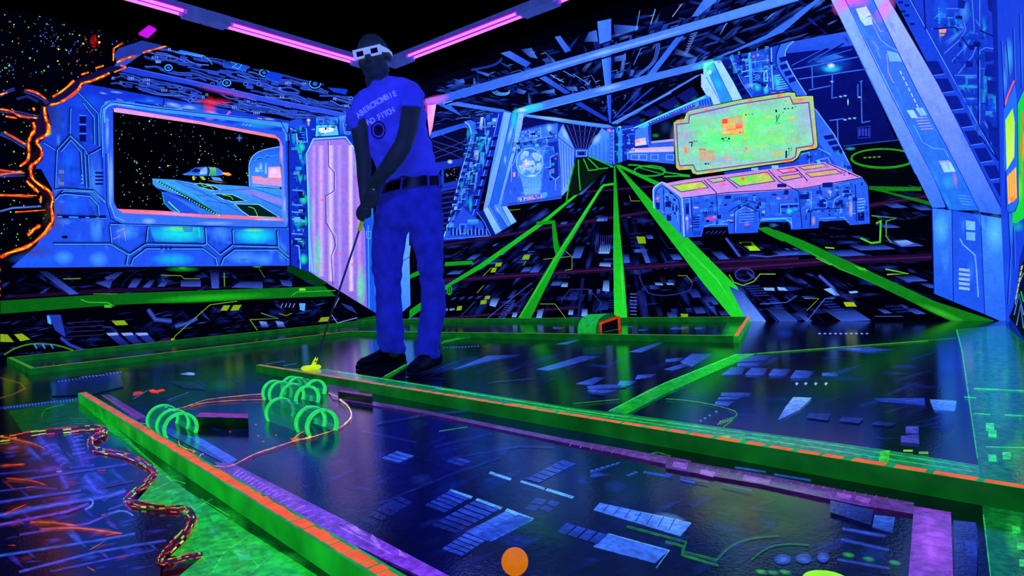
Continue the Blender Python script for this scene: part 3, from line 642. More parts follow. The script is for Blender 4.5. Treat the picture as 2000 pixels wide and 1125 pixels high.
for x, y, rx, ry in ((1550, 470, 20, 14), (1700, 985, 30, 30), (1250, 355, 30, 16), (760, 680, 26, 16), (820, 680, 26, 22), (1090, 570, 30, 40), (420, 600, 26, 20), (950, 770, 30, 16), (1470, 560, 20, 10), (1400, 610, 20, 30), (300, 700, 40, 14), (1520, 580, 16, 60), (1720, 600, 30, 20), (620, 560, 20, 30), (1000, 380, 20, 10), (1150, 150, 14, 50)):
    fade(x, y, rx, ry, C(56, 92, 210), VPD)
for k in range(8): S(C(110, 120, 225), 7, [1425, 840 + k * 22, 1468, 842 + k * 22], soft=1)
for k in range(9): S(C(50, 60, 150), 5, [590 + k * 8 - 20, 1000 - k * 14, 640 + k * 8 - 20, 995 - k * 14])
S(C(60, 80, 190), 8, [490, 1010, 620, 900, 790, 770], soft=1); S(C(40, 45, 120), 5, [560, 1010, 720, 880, 800, 800]); S(C(40, 45, 120), 5, [980, 880, 1040, 810, 1160, 810, 1240, 900, 1200, 960]); S(C(20, 25, 90), 30, [1120, 740, 1090, 990], soft=1); S(C(20, 28, 100), 60, [1480, 820, 1530, 1010], soft=1)
for k in range(8): S(C(40, 40, 110), 4, [1210 + k * 13, 460, 1200 + k * 14, 570])
S(C(40, 50, 140), 5, [1485, 730, 1540, 830, 1660, 850, 1800, 820, 1830, 760], sm=3); S(C(60, 90, 200), 14, [450, 650, 560, 640, 600, 660], soft=2)
for q in ([1465, 470, 1520, 470, 1528, 515, 1480, 515], [740, 588, 780, 588, 770, 618, 725, 618], [560, 640, 600, 636, 590, 662, 550, 665], [535, 672, 565, 670, 555, 700, 522, 702], [490, 855, 522, 852, 515, 873, 482, 875], [462, 882, 500, 880, 495, 905, 455, 908], [1750, 968, 1800, 970, 1795, 1005, 1760, 1005], [310, 920, 340, 918, 335, 945, 302, 948]):
    P(YG, q)
for pts in ([475, 725, 530, 670], [735, 655, 752, 630], [865, 617, 1040, 598], [435, 835, 480, 785], [840, 905, 940, 905, 1015, 1005], [1010, 565, 1050, 600, 1050, 680, 1005, 688], [1420, 205, 1430, 240, 1490, 240], [1735, 722, 1790, 722, 1825, 765], [645, 300, 715, 293]):
    S(YG, 3.5, pts)
E(GR, 258, 815, 18, 34); EO(C(5, 40, 8), 6, 258, 815, 9, 18)
at()
# bright green tracks running to the vanishing point
GA, GBb = C(12, 140, 28), C(28, 190, 40)
P(GA, [800, 606, 866, 560, 940, 514, 1060, 430, 1132, 373, 1136, 365, 1130, 330, 1133, 330, 1137, 374, 1062, 438, 945, 522, 882, 557, 830, 600, 800, 622], c2=GBb, d='h')
P(GA, [870, 512, 922, 509, 926, 516, 868, 520]); P(GA, [800, 537, 822, 526, 822, 536, 800, 545])
P(GBb, [1008, 628, 1080, 506, 1172, 366, 1178, 360, 1200, 357, 1201, 361, 1180, 364, 1170, 378, 1094, 505, 1034, 628], c2=C(14, 135, 26))
P(GA, [1048, 433, 1084, 430, 1090, 470, 1094, 488, 1086, 500, 1081, 480, 1078, 437, 1048, 440])
P(C(14, 140, 26), [1199, 320, 1202, 320, 1211, 450, 1219, 530, 1226, 628, 1200, 628, 1198, 500], c2=C(30, 205, 45))
P(C(20, 160, 34), [1200, 320, 1206, 322, 1290, 410, 1400, 520, 1440, 560, 1470, 628, 1436, 628, 1375, 555, 1280, 430], c2=C(28, 200, 45))
P(C(14, 150, 28), [1204, 320, 1212, 322, 1288, 356, 1284, 361, 1216, 328]); P(C(14, 130, 25), [1480, 445, 1500, 443, 1570, 470, 1700, 530, 1825, 588, 1960, 632, 1870, 633, 1750, 575, 1600, 505, 1500, 455], c2=C(12, 110, 22))
S(C(60, 215, 70), 2.5, [1015, 620, 1084, 506, 1168, 376], soft=1); S(C(70, 225, 80), 4, [1212, 500, 1216, 560, 1220, 620], soft=2); S(C(70, 225, 80), 4, [1330, 475, 1400, 545, 1450, 620], soft=2); S(C(50, 200, 60), 3, [1560, 480, 1640, 525, 1750, 570], soft=2); S(C(60, 200, 60), 3, [1780, 580, 1900, 625], soft=2); B(C(60, 200, 50), 1840, 612, 60, 8, .6, 22)
for pts in ([1134, 372, 1130, 345, 1131, 320, 1137, 312], [1108, 384, 1118, 340, 1126, 310], [1106, 400, 1110, 372, 1120, 326], [1150, 330, 1144, 312], [1150, 333, 1168, 330, 1148, 308], [1170, 330, 1188, 326, 1152, 306], [1188, 326, 1198, 326]): S(C(25, 170, 35), 2.2, pts)
# oval marking on the far deck
for pts in ([1243, 323, 1256, 330, 1246, 322, 1265, 322, 1295, 330, 1302, 336, 1340, 343, 1348, 346], [1300, 342, 1345, 345]): S(GR, 2.5, pts)
EO(C(20, 150, 30), 3, 1270, 333, 32, 10); S(GR, 2, [1248, 326, 1298, 342])
# far corridor
P(C(14, 40, 170), [985, 240, 1190, 240, 1300, 240, 1320, 310, 1200, 322, 1090, 385, 985, 395])
P(C(70, 130, 240), [1090, 262, 1100, 242, 1122, 290, 1120, 345, 1110, 370, 1097, 384, 1095, 330], c2=C(110, 160, 250)); B(PB, 1104, 262, 6, 18, .9, -25); S(C(20, 60, 190), 1.5, [1091, 268, 1121, 292]); 
for k in range(5): S(C(40, 90, 220), 1.6, [1096 + k * 5, 275 + k * 4, 1098 + k * 5, 372 - k * 6])
P(C(8, 10, 60), [1101, 242, 1176, 250, 1150, 290, 1124, 290]); 
for k in range(6): S(C(60, 80, 200), 1.3, [1108 + k * 12, 244, 1127 + k * 4.4, 289])
for k in range(3): S(C(20, 25, 110), 2, [1106 + k * 6, 256 + k * 12, 1170 - k * 7, 256 + k * 12])
P(C(70, 140, 245), [1176, 250, 1192, 262, 1196, 322, 1150, 306, 1150, 290], c2=C(50, 110, 235)); B(PB, 1166, 272, 14, 8, .8, -50)
for k in range(5): S(C(30, 80, 210), 1.4, [1156 + k * 8, 288 - k * 4, 1156 + k * 8, 306 + k * 2.5])
P(C(30, 70, 210), [1122, 290, 1150, 290, 1150, 306, 1124, 308]); ST(C(110, 170, 250), [1126, 294, 1147, 294, 1146, 305, 1126, 305], 1.4); RC(C(10, 20, 100), 1130, 297, 1142, 303)
P(C(8, 20, 18), [1126, 308, 1150, 306, 1196, 322, 1130, 380, 1108, 384, 1118, 340])
for pts in ([1106, 398, 1112, 360, 1122, 320], [1134, 372, 1131, 340, 1130, 312], [1140, 310, 1150, 333, 1168, 331], [1148, 308, 1170, 330, 1188, 328], [1152, 306, 1198, 326]): S(C(25, 170, 35), 2.4, pts)
P(C(18, 50, 190), [1180, 246, 1238, 240, 1242, 262, 1232, 312, 1200, 324, 1192, 262])
at(1080, 180, 6.25)
for x0, x1, cc in ((690, 740, C(40, 90, 230)), (745, 800, C(10, 30, 140)), (800, 850, C(40, 130, 235)), (850, 980, C(16, 40, 180))): P(cc, [x0, 480, x1, 470, x1, 850, x0, 870])
S(LB, 10, [745, 470, 748, 880]); B(PK, 690, 470, 40, 30, .8); B(PK, 740, 470, 16, 16, .8); ST(CY_, [790, 440, 830, 400, 830, 490, 780, 490], 10); B(WH, 820, 430, 16, 16, .9)
for k in range(7): S(C(10, 20, 110), 8, [870 + (k % 3) * 34, 520 + k * 36, 900 + (k % 3) * 34, 540 + k * 36]); S(LB, 6, [700, 520 + k * 50, 740, 520 + k * 50])
B(CY_, 800, 640, 40, 20, .8); B(CY_, 795, 760, 26, 60, .6); S(C(110, 160, 245), 6, [850, 520, 1000, 510]); S(C(110, 160, 245), 6, [800, 470, 1010, 430])
# side console and screen
P(C(60, 120, 235), [1010, 460, 1130, 400, 1160, 400, 1180, 640, 1000, 660]); P(C(210, 200, 235), [1010, 580, 1130, 555, 1145, 640, 1010, 660]); B(RD, 1040, 600, 50, 30, .7); B(C(250, 100, 90), 1110, 580, 30, 20, .7)
P(C(3, 8, 30), [1200, 400, 1480, 270, 1480, 580, 1210, 600]); B(C(20, 50, 110), 1380, 430, 80, 90, .7); B(C(30, 160, 40), 1255, 530, 50, 30, .7)
S(C(30, 60, 190), 16, [1180, 410, 1190, 610]); P(C(200, 150, 235), [1200, 600, 1480, 570, 1480, 600, 1195, 630], c2=LB); P(C(40, 90, 230), [1160, 640, 1480, 610, 1480, 650, 1170, 680])
P(C(170, 160, 225), [960, 690, 1480, 660, 1480, 725, 920, 740], c2=C(220, 190, 235)); 
for k in range(16): B(random.choice([SA, WH, PB, SA]), 990 + k * 32, 700 + random.uniform(-12, 12), 20, 12, .8)
P(C(45, 95, 235), [905, 740, 1480, 725, 1490, 880, 920, 825]); 
for x in (960, 1060, 1200, 1390): ST(C(120, 170, 250), [x, 765, x + 90, 765, x + 90, 830, x, 825], 7)
S(C(120, 180, 255), 8, [905, 740, 1480, 725]); S(C(120, 170, 250), 8, [915, 745, 920, 820])
P(C(3, 5, 26), [920, 826, 1490, 885, 1560, 930, 1560, 1000, 1300, 1100, 740, 890, 760, 880])
at()
EO(C(20, 160, 32), 3, 1270, 334, 30, 10); S(C(25, 170, 40), 2.6, [1228, 322, 1246, 323, 1290, 330, 1302, 337, 1348, 343]); S(C(25, 170, 40), 2.6, [1298, 345, 1345, 343]); S(C(20, 150, 32), 2, [1250, 328, 1298, 341])
P(C(20, 165, 35), [1201, 322, 1212, 322, 1288, 356, 1284, 363, 1216, 330])
# ceiling of the hangar
roof = [735, 195, 860, 150, 1280, 20, 1430, -30, 1640, -30, 1690, 80, 1560, 85, 1440, 110, 1300, 200, 1240, 244, 1190, 248, 1100, 242, 990, 248, 930, 232, 860, 240, 840, 250, 800, 300]
P(C(2, 2, 22), roof)
def roofbits(n, poly, seed, lo, hi):
    random.seed(seed); pts = [(poly[i], poly[i + 1]) for i in range(0, len(poly), 2)]
    x0 = min(p[0] for p in pts); x1 = max(p[0] for p in pts); y0 = min(p[1] for p in pts); y1 = max(p[1] for p in pts); k = 0; t = 0
    while k < n and t < 9000:
        t += 1; x, y = random.uniform(x0, x1), random.uniform(y0, y1)
        if not inside(x, y, pts): continue
        k += 1
        dx, dy = 1197 - x, 250 - y; d = math.hypot(dx, dy) or 1; dx /= d; dy /= d; sc = lo + (hi - lo) * min(1, d / 400)
        ln = sc * random.uniform(.6, 1.8); wd = sc * random.uniform(.2, .7); sl = -.28
        c = jit(random.choice([C(14, 34, 125), C(26, 56, 165), C(12, 24, 95), C(36, 70, 175), C(18, 38, 140)]), .4); m = random.random()
        if m < .5: q = [(x, y), (x + ln, y + ln * sl), (x + ln + dx * wd, y + ln * sl + dy * wd), (x + dx * wd, y + dy * wd)]
        else: q = [(x, y), (x + wd, y + wd * sl), (x + wd + dx * ln, y + wd * sl + dy * ln), (x + dx * ln, y + dy * ln)]
        dk = tuple(v * .2 for v in c)
        cur.shape([(q, [(*c, 1), (*c, 1), (*dk, 1), (*dk, 1)])], 0)
        if m > .94: S(C(70, 110, 210), 1.0, [(x, y - 4), (x + ln * .8, y - 4 + ln * .8 * sl), (x + ln * .8 + dx * ln, y - 4 + ln * .8 * sl + dy * ln)], raw=1)
airbrush(roof, 200, [C(20, 50, 170), C(40, 80, 210), C(14, 30, 120), C(70, 120, 235)], 12, 60, lambda x, y: math.atan2(y - 250, x - 1197) + random.choice([0, 0, 1.2]), .22, .8, 67)
roofbits(50, [840, 165, 1280, 35, 1400, 0, 1400, 40, 860, 195], 31, 10, 30)
roofbits(50, [880, 200, 1390, 50, 1380, 120, 1100, 190, 1000, 215, 900, 225], 32, 8, 24)
roofbits(36, [1280, 20, 1420, -20, 1640, -20, 1680, 70, 1560, 80, 1380, 110, 1400, 40], 33, 14, 30)
roofbits(50, [850, 212, 980, 222, 930, 232, 845, 245], 34, 8, 14)
roofbits(70, [1050, 215, 1180, 190, 1380, 130, 1240, 235, 1200, 245], 35, 4, 12)
at(800, 0, 3.308)
# looping cables, vents
for q in range(3): S(LB, 5, [515 + q * 12, 570 - q * 5, 560 + q * 10, 610 - q * 6, 620 + q * 8, 615 - q * 8, 650, 600 - q * 10], sm=4)
for q in range(2): S(C(24, 60, 170), 5, [600, 375 + q * 12, 560, 410 + q * 10, 500, 430 + q * 8, 400, 450 + q * 6], sm=4)
for q in range(3): S(C(50, 100, 225), 5, [1600 + q * 10, 280, 1570 + q * 10, 400, 1450 + q * 12, 500], sm=4)
for k in range(9): S(C(90, 140, 245), 7, [1760 + k * -5 + 60, 215 + k * 16, 1830 - k * 6, 222 + k * 16, 1870 - k * 8, 195 + k * 17], sm=3, soft=1)
for q in ([720, 320, 790, 310, 830, 380, 780, 370], [1160, 210, 1210, 195, 1220, 270, 1130, 270], [1320, 160, 1480, 170, 1480, 190, 1330, 240], [300, 520, 350, 510, 360, 535, 290, 545], [420, 450, 520, 480, 510, 495, 440, 470], [1320, 370, 1400, 350, 1400, 390, 1325, 400], [1320, 485, 1380, 470, 1370, 500, 1325, 510], [700, 570, 760, 590, 740, 610, 690, 600], [860, 590, 940, 575, 940, 600, 840, 605], [1000, 560, 1080, 560, 1090, 590, 1030, 585], [1780, 390, 1860, 375, 1840, 420, 1790, 415], [1430, 220 + 230, 1455, 455, 1440, 495, 1420, 490]):
    P(C(14, 36, 130), q, c2=C(60, 110, 220), d='h')
for x, y in ((660, 545), (800, 340), (870, 345), (1220, 525), (1350, 225), (1350, 370), (840, 550), (940, 490), (985, 515), (1150, 545), (1410, 410), (1760, 30), (1570, 100), (1840, 110), (540, 470), (655, 420), (1915, 370)): S(C(90, 140, 240), 9, [x - 22, y + 8, x, y, x + 26, y - 8], soft=2, a=.8)
for k in range(3): S(LB, 5, [900 + k * 30, 480 + k * 18, 940 + k * 30, 495 + k * 18])
S(LB, 4, [960, 440, 1070, 500]); S(LB, 4, [1060, 480, 1160, 545, 1170, 520]); S(C(80, 130, 240), 4, [1500, 310, 1450, 420]); S(C(120, 170, 250), 5, [1560, 160, 1590, 60]); S(LB, 4, [1465, 200, 1490, 70]); S(C(120, 170, 250), 5, [1700, 110, 1760, 30])
# radial girders
def beam(q, a_, b_, edge=1):
    P(a_, q, c2=b_, d='h')
    if edge:
        S(C(2, 4, 50), 8, [q[-2], q[-1], q[-4], q[-3]])
beam([590, 345, 650, 330, 790, 410, 760, 440], C(60, 110, 235), C(30, 75, 215)); beam([800, 480, 850, 470, 1050, 605, 1010, 610], C(50, 100, 225), C(25, 60, 200)); beam([1050, 660, 1100, 655, 1290, 770, 1280, 790], C(25, 60, 200), C(20, 45, 180))
beam([1215, 140, 1305, 122, 1305, 265, 1230, 290], C(60, 120, 240), C(60, 110, 235)); beam([1240, 350, 1305, 340, 1305, 550, 1265, 560], C(70, 140, 250), C(40, 90, 225)); beam([1275, 610, 1305, 610, 1305, 800, 1292, 800], C(40, 90, 230), C(30, 70, 215))
beam([940, 240, 975, 232, 1050, 330, 1010, 345], C(60, 110, 230), C(40, 80, 215)); beam([1900, 0, 1985, -10, 1985, 10, 1860, 110, 1820, 115], C(50, 100, 230), C(60, 120, 240)); beam([1735, 230, 1790, 215, 1580, 490, 1530, 495], C(50, 110, 230), C(40, 90, 225)); beam([1560, 570, 1590, 560, 1340, 770, 1335, 765], C(25, 60, 190), C(20, 50, 180)); beam([1480, 580, 1500, 570, 1320, 770, 1312, 765], C(25, 60, 190), C(20, 50, 180)); beam([1850, 490, 1890, 480, 1340, 805, 1310, 808], C(60, 120, 240), C(60, 120, 240))
at(1400, 0, 3.308)
beam([640, 0, 680, -5, 430, 210, 120, 335, 30, 370, 0, 372, 90, 330, 330, 220], C(50, 100, 230), C(50, 110, 235)); beam([0, 100, 0, 60, 30, 150, 60, 160], DB, DB, 0)
for pts in ([310, 140, 360, 95, 400, 70], [660, 180, 720, 145], [90, 165, 170, 140], [330, 220, 420, 210], [560, 70, 720, 60], [20, 230, 60, 160, 120, 100], [520, 210, 690, 190]): S(C(110, 160, 250), 9, pts, soft=2)
for pts in ([100, 0, 0, 60], [200, 80, 80, 240], [500, 100, 300, 230], [700, 100, 560, 170]): S(C(12, 25, 100), 24, pts, soft=1)
at()
# crossing girders
P(C(40, 90, 230), [905, 228, 855, 204, 851, 194, 880, 196, 990, 216, 1000, 220, 985, 222, 880, 205]); P(C(60, 110, 240), [870, 197, 985, 214, 990, 220, 868, 204], c2=C(50, 110, 235)); B(PB, 875, 200, 14, 5, .8)
P(C(70, 140, 250), [1020, 222, 1190, 244, 1200, 249, 1180, 250, 1025, 230], c2=C(70, 130, 240)); B(PB, 1080, 232, 40, 4, .8, 6)
P(C(70, 105, 235), [832, 193, 854, 189, 1200, 88, 1400, 30, 1560, -18, 1560, 5, 1400, 48, 1200, 105, 1000, 165, 856, 204, 848, 204, 832, 200], c2=C(60, 120, 245), d='h')
S(C(40, 90, 225), 15, [870, 193, 1000, 155, 1200, 97, 1400, 38, 1560, -8], c2=C(80, 140, 250)); S(C(110, 160, 250), 7, [1000, 157, 1150, 112, 1300, 70, 1400, 40], soft=2); B(MG, 850, 196, 34, 10, .8, -14); B(C(120, 180, 250), 1180, 103, 30, 6, .8, -16)
S(C(2, 3, 40), 3, [870, 204, 1000, 167, 1200, 108, 1400, 50, 1560, 4])
P(C(70, 150, 250), [1000, 219, 1030, 207, 1200, 165, 1400, 118, 1410, 122, 1200, 180, 1050, 218, 1025, 224], c2=C(50, 120, 240), d='h'); S(C(60, 115, 240), 14, [1060, 206, 1200, 170, 1395, 122]); B(C(20, 220, 200), 1035, 212, 36, 8, .95, -14); B(C(60, 220, 150), 1390, 124, 44, 9, .9, -14); B(WH, 1020, 215, 12, 5, .8); B(PB, 1190, 172, 34, 6, .7, -14)
S(C(2, 3, 40), 3, [1040, 222, 1200, 182, 1390, 134])
P(C(90, 160, 250), [801, 448, 805, 458, 800, 502, 802, 596, 783, 612, 776, 610, 777, 560, 779, 515, 790, 470], c2=C(50, 120, 240)); S(C(20, 70, 210), 1.5, [779, 515, 800, 502]); S(C(140, 190, 255), 2, [781, 520, 783, 606], soft=1)
P(C(6, 14, 90), [735, 300, 776, 300, 790, 470, 778, 515, 776, 612, 737, 620])
# left bay, behind the player
P(C(4, 6, 50), [840, 245, 940, 230, 930, 470, 800, 480, 800, 300]); 
P(C(35, 75, 225), [842, 259, 900, 242, 925, 238, 934, 250, 905, 250, 842, 271], c2=C(40, 90, 230))
for pts in ([845, 275, 915, 296], [845, 300, 912, 275], [850, 310, 905, 290], [848, 285, 910, 312], [860, 262, 912, 285]): S(C(40, 60, 170), 2.4, pts, soft=1)
P(C(20, 45, 180), [850, 318, 912, 308, 910, 322, 855, 334]); B(WH, 880, 316, 6, 5, .9); P(C(2, 4, 16), [853, 334, 903, 324, 900, 352, 853, 362]); P(BL, [863, 332, 868, 331, 868, 360, 863, 361]); stars([870, 330, 902, 326, 900, 350, 870, 358], 20, [C(140, 180, 60), C(90, 100, 220)], .6, 1)
P(C(20, 55, 190), [852, 362, 905, 350, 900, 366, 856, 376])
random.seed(40)
for k in range(12):
    y = 372 + k * 7.5; S(random.choice([C(40, 190, 50), C(60, 180, 90), C(30, 120, 200), C(50, 90, 210)]), 3.5, [862 + random.uniform(0, 6), y + 4, 885 + random.uniform(0, 8), y - 5], soft=2)
for k in range(9): S(C(25, 40, 140), 3, [860, 368 + k * 10, 895, 362 + k * 10])
P(C(235, 170, 225), [836, 206, 853, 204, 846, 250, 840, 268, 836, 230], c2=C(225, 140, 200)); B(MG, 838, 212, 8, 16, .7)
at(820, 180, 6.25)
# slanted pylon: curved strip, machinery, triple fluted column
P(C(14, 34, 160), [640, 340, 960, 250, 1040, 240, 700, 1500, 500, 1800, 300, 1820])
P(C(45, 105, 240), [540, 365, 620, 340, 690, 380, 700, 480, 640, 700, 590, 900, 450, 1500, 340, 1800, 290, 1810, 420, 1350, 520, 960, 600, 700, 640, 520, 610, 410], c2=C(35, 85, 225)); S(C(150, 200, 255), 10, [560, 368, 610, 410, 635, 520, 600, 700, 520, 960, 420, 1350, 290, 1810], sm=3)
for k in range(12): y = 720 + k * 85; x = 590 - k * 24; P(C(10, 25, 130), [x, y, x + 50, y, x + 36, y + 44, x - 12, y + 44])
for x, y, w_, h_, cc in ((750, 310, 36, 150, PB), (820, 280, 50, 70, MB), (890, 320, 60, 80, LB), (830, 370, 50, 60, LB), (700, 550, 100, 50, CY_), (690, 620, 90, 60, C(30, 130, 235)), (840, 560, 40, 130, C(60, 190, 245)), (670, 710, 60, 120, PB), (750, 740, 50, 140, LB), (700, 870, 50, 90, MB), (620, 910, 50, 220, C(50, 150, 240)), (690, 980, 30, 240, C(60, 130, 240)), (760, 980, 24, 160, MB), (560, 1200, 50, 200, MB), (650, 1250, 50, 160, LB), (500, 1430, 60, 160, MB), (600, 1450, 60, 120, LB)):
    P(cc, [x, y, x + w_, y - 6, x + w_ - h_ * .12, y + h_, x - h_ * .12, y + h_], c2=tuple(v * .5 for v in cc))
B(WH, 920, 345, 30, 14, .9); B(WH, 915, 420, 20, 12, .8); B(C(40, 230, 240), 745, 640, 40, 30, .9); B(C(40, 230, 240), 720, 1180, 30, 60, .6)
for k in range(18): x = 700 + random.uniform(-60, 120); y = 380 + k * 62; x -= k * 16; S(C(120, 175, 255), 7, [x, y, x + 60, y - 5]); S(C(5, 12, 90), 10, [x - 20, y + 20, x + 40, y + 15])
S(C(110, 170, 255), 9, [800, 320, 820, 800]); S(C(8, 16, 100), 9, [700, 340, 730, 560, 640, 840, 600, 1300])
P(C(14, 40, 190), [975, 260, 1045, 240, 1010, 560, 800, 1000, 720, 1480, 560, 1800, 480, 1800]); S(C(110, 160, 250), 7, [975, 260, 880, 680, 780, 1040, 640, 1560]); 
for k in range(9): x = 900 - k * 38; y = 540 + k * 120; S(C(50, 100, 230), 6, [x + 10, y, x + 70, y - 6]) ; P(C(4, 8, 70), [x + 4, y + 10, x + 74, y + 4, x + 60, y + 46, x - 8, y + 50])
at()
COLp = lambda *p: list(p)
P(C(80, 150, 250), [985, 219, 1025, 224, 990, 340, 985, 400, 945, 410, 950, 390, 960, 330], c2=C(50, 110, 240))
P(C(110, 170, 250), [987, 219, 1000, 221, 984, 290, 957, 400, 945, 410, 958, 350, 975, 290], c2=C(100, 150, 245)); P(C(40, 120, 225), [1000, 221, 1013, 222, 1003, 270, 975, 402, 957, 402, 984, 300], c2=C(30, 90, 225)); P(C(130, 185, 252), [1013, 222, 1025, 222, 1020, 250, 983, 400, 972, 404, 1002, 290], c2=C(80, 140, 245))
S(C(20, 60, 200), 1.3, [1000, 222, 984, 295, 958, 402]); S(C(20, 60, 200), 1.3, [1013, 223, 1002, 290, 973, 403]); B(C(30, 210, 230), 1006, 232, 7, 24, .95, 8); B(PB, 998, 262, 4, 24, .8, 14); B(PB, 988, 312, 3, 10, .8); B(CY_, 1010, 250, 5, 30, .5)
at(800, 320, 3.308)
P(C(60, 130, 245), [480, 300, 520, 270, 620, 255, 695, 375, 560, 460, 500, 390], c2=C(90, 150, 250)); P(C(130, 190, 252), [480, 300, 510, 275, 600, 430, 560, 458], c2=C(110, 170, 250)); P(C(35, 90, 225), [520, 272, 545, 262, 640, 410, 605, 430]); P(C(120, 180, 252), [590, 258, 620, 255, 695, 372, 660, 395]); B(WH, 570, 300, 10, 40, .6, -35)
for pts in ([545, 264, 640, 412], [590, 258, 660, 396], [510, 275, 600, 432], [480, 300, 560, 458, 695, 375]): S(C(15, 50, 190), 4, pts)
P(C(8, 25, 130), [440, 300, 480, 300, 560, 460, 520, 465]); S(C(80, 140, 245), 4, [440, 310, 490, 380, 530, 465])
P(C(30, 70, 215), [290, 360, 350, 280, 400, 330, 470, 370, 520, 466, 245, 488]); 
for k in range(10): x = 270 + k * 24; RC(C(8, 18, 110), x, 400 + (k % 3) * 14, x + 12, 462); RC(C(90, 150, 245), x + 13, 420, x + 18, 460)
S(LB, 4, [245, 486, 520, 466]); RC(LB, 380, 360, 450, 400, c2=BL); B(CY_, 400, 260, 14, 60, .8); ST(LB, [330, 390, 370, 390, 370, 450, 330, 452], 4)
at(); greeble([905, 262, 962, 240, 950, 300, 915, 370, 885, 455, 870, 455, 895, 350, 915, 290], 70, 94, -.1, 9, None, -.2)
at(820, 180, 6.25)
# globe bay
at(820, 180, 6.25)
P(C(30, 78, 220), [1250, 480, 1480, 400, 1700, 370, 1690, 480, 1700, 700, 1740, 1300, 1000, 1400, 1040, 1200, 1210, 600], c2=C(40, 90, 230))
P(C(8, 12, 90), [1290, 300, 1740, 370, 1500, 400, 1260, 450]); P(C(50, 110, 240), [1240, 480, 1690, 390, 1690, 530, 1230, 610])
for pts in ([1230, 615, 1690, 530], [1340, 460, 1350, 590], [1480, 430, 1490, 560], [1560, 560, 1565, 640], [1540, 660, 1640, 665, 1650, 750], [1600, 800, 1600, 1020, 1665, 1070, 1715, 1030], [1600, 800, 1690, 750], [1665, 1070, 1665, 1200], [1540, 920, 1600, 920], [1130, 880, 1130, 1100], [1210, 620, 1190, 780, 1140, 900], [1500, 800, 1540, 680]): S(C(110, 165, 250), 8, pts); 
for pts in ([1230, 625, 1690, 540], [1610, 810, 1690, 780, 1700, 1020, 1665, 1050, 1612, 1010]): S(C(8, 22, 130), 8, pts)
P(C(16, 40, 170), [1570, 620, 1690, 600, 1700, 740, 1660, 740, 1640, 670, 1575, 660]); P(C(14, 34, 160), [1615, 810, 1690, 785, 1700, 1015, 1665, 1045, 1618, 1010])
B(WH, 1590, 440, 40, 50, .9); B(LB, 1590, 440, 80, 70, .6); B(SA, 1665, 805, 20, 28, .8); RC(C(240, 190, 190), 1150, 980, 1172, 1030)
for k in range(14): RC(random.choice([PB, C(8, 20, 120)]), 1262 + (k % 7) * 32, 480 + (k // 7) * 46, 1276 + (k % 7) * 32, 496 + (k // 7) * 46)
P(C(60, 140, 240), [1200, 620, 1540, 660, 1520, 960, 1490, 1125, 1500, 1210, 1280, 1210, 1235, 1000, 1190, 780], a=.55)
E(C(36, 100, 225), 1350, 860, 162, 176, c2=C(60, 140, 240)); B(C(120, 180, 250), 1310, 850, 130, 120, .7); EO(C(120, 190, 255), 12, 1350, 860, 160, 174)
random.seed(78)
for q in ([1250, 760, 1290, 720, 1340, 730, 1330, 780, 1290, 800, 1300, 860, 1260, 850, 1240, 800], [1380, 750, 1440, 740, 1490, 790, 1470, 840, 1420, 830, 1400, 790], [1340, 840, 1400, 850, 1430, 920, 1390, 990, 1350, 960, 1360, 900, 1330, 880], [1220, 900, 1270, 900, 1300, 960, 1280, 1000, 1240, 960], [1440, 880, 1490, 860, 1480, 940, 1440, 950]):
    P(C(150, 195, 250), q, c2=C(110, 180, 250)); S(C(190, 215, 255), 8, q, closed=1, soft=1)
for k in range(22):
    t = random.uniform(0, 6.28); r = random.uniform(.2, .85); x = 1350 + 140 * r * math.cos(t); y = 860 + 155 * r * math.sin(t)
    S(random.choice([C(200, 225, 255), C(160, 210, 255), C(30, 90, 215)]), random.uniform(5, 10), [x, y, x + random.uniform(-30, 30), y + random.uniform(-14, 14), x + random.uniform(-40, 40), y + random.uniform(-20, 24)], sm=3)
B(C(250, 215, 235), 1310, 880, 50, 60, .7)
P(C(70, 150, 245), [1220, 1000, 1350, 1040, 1490, 1000, 1500, 1120, 1470, 1290, 1300, 1290, 1260, 1120], a=.7, c2=C(110, 180, 250)); 
for k in range(6): S(C(130, 190, 255), 5, [1270 + k * 40, 1060, 1300 + k * 30, 1290], soft=1)
B(WH, 1380, 1020, 70, 20, .8)
at(800, 320, 3.308)
P(C(90, 120, 235), [700, 215, 860, 188, 868, 222, 705, 250]); 
for k in range(14): RC(random.choice([SA, PB, C(30, 60, 200)]), 710 + k * 11, 220 - k * 1.8 + 4, 718 + k * 11, 230 - k * 1.8 + 4); RC(random.choice([SA, PB, C(30, 60, 200)]), 710 + k * 11, 236 - k * 1.8, 718 + k * 11, 244 - k * 1.8)
P(LB, [860, 188, 895, 182, 895, 210, 868, 222]); RC(C(240, 150, 170), 675, 55, 688, 85)
S(C(40, 20, 90), 8, [640, 260, 880, 230, 1000, 205], soft=1)
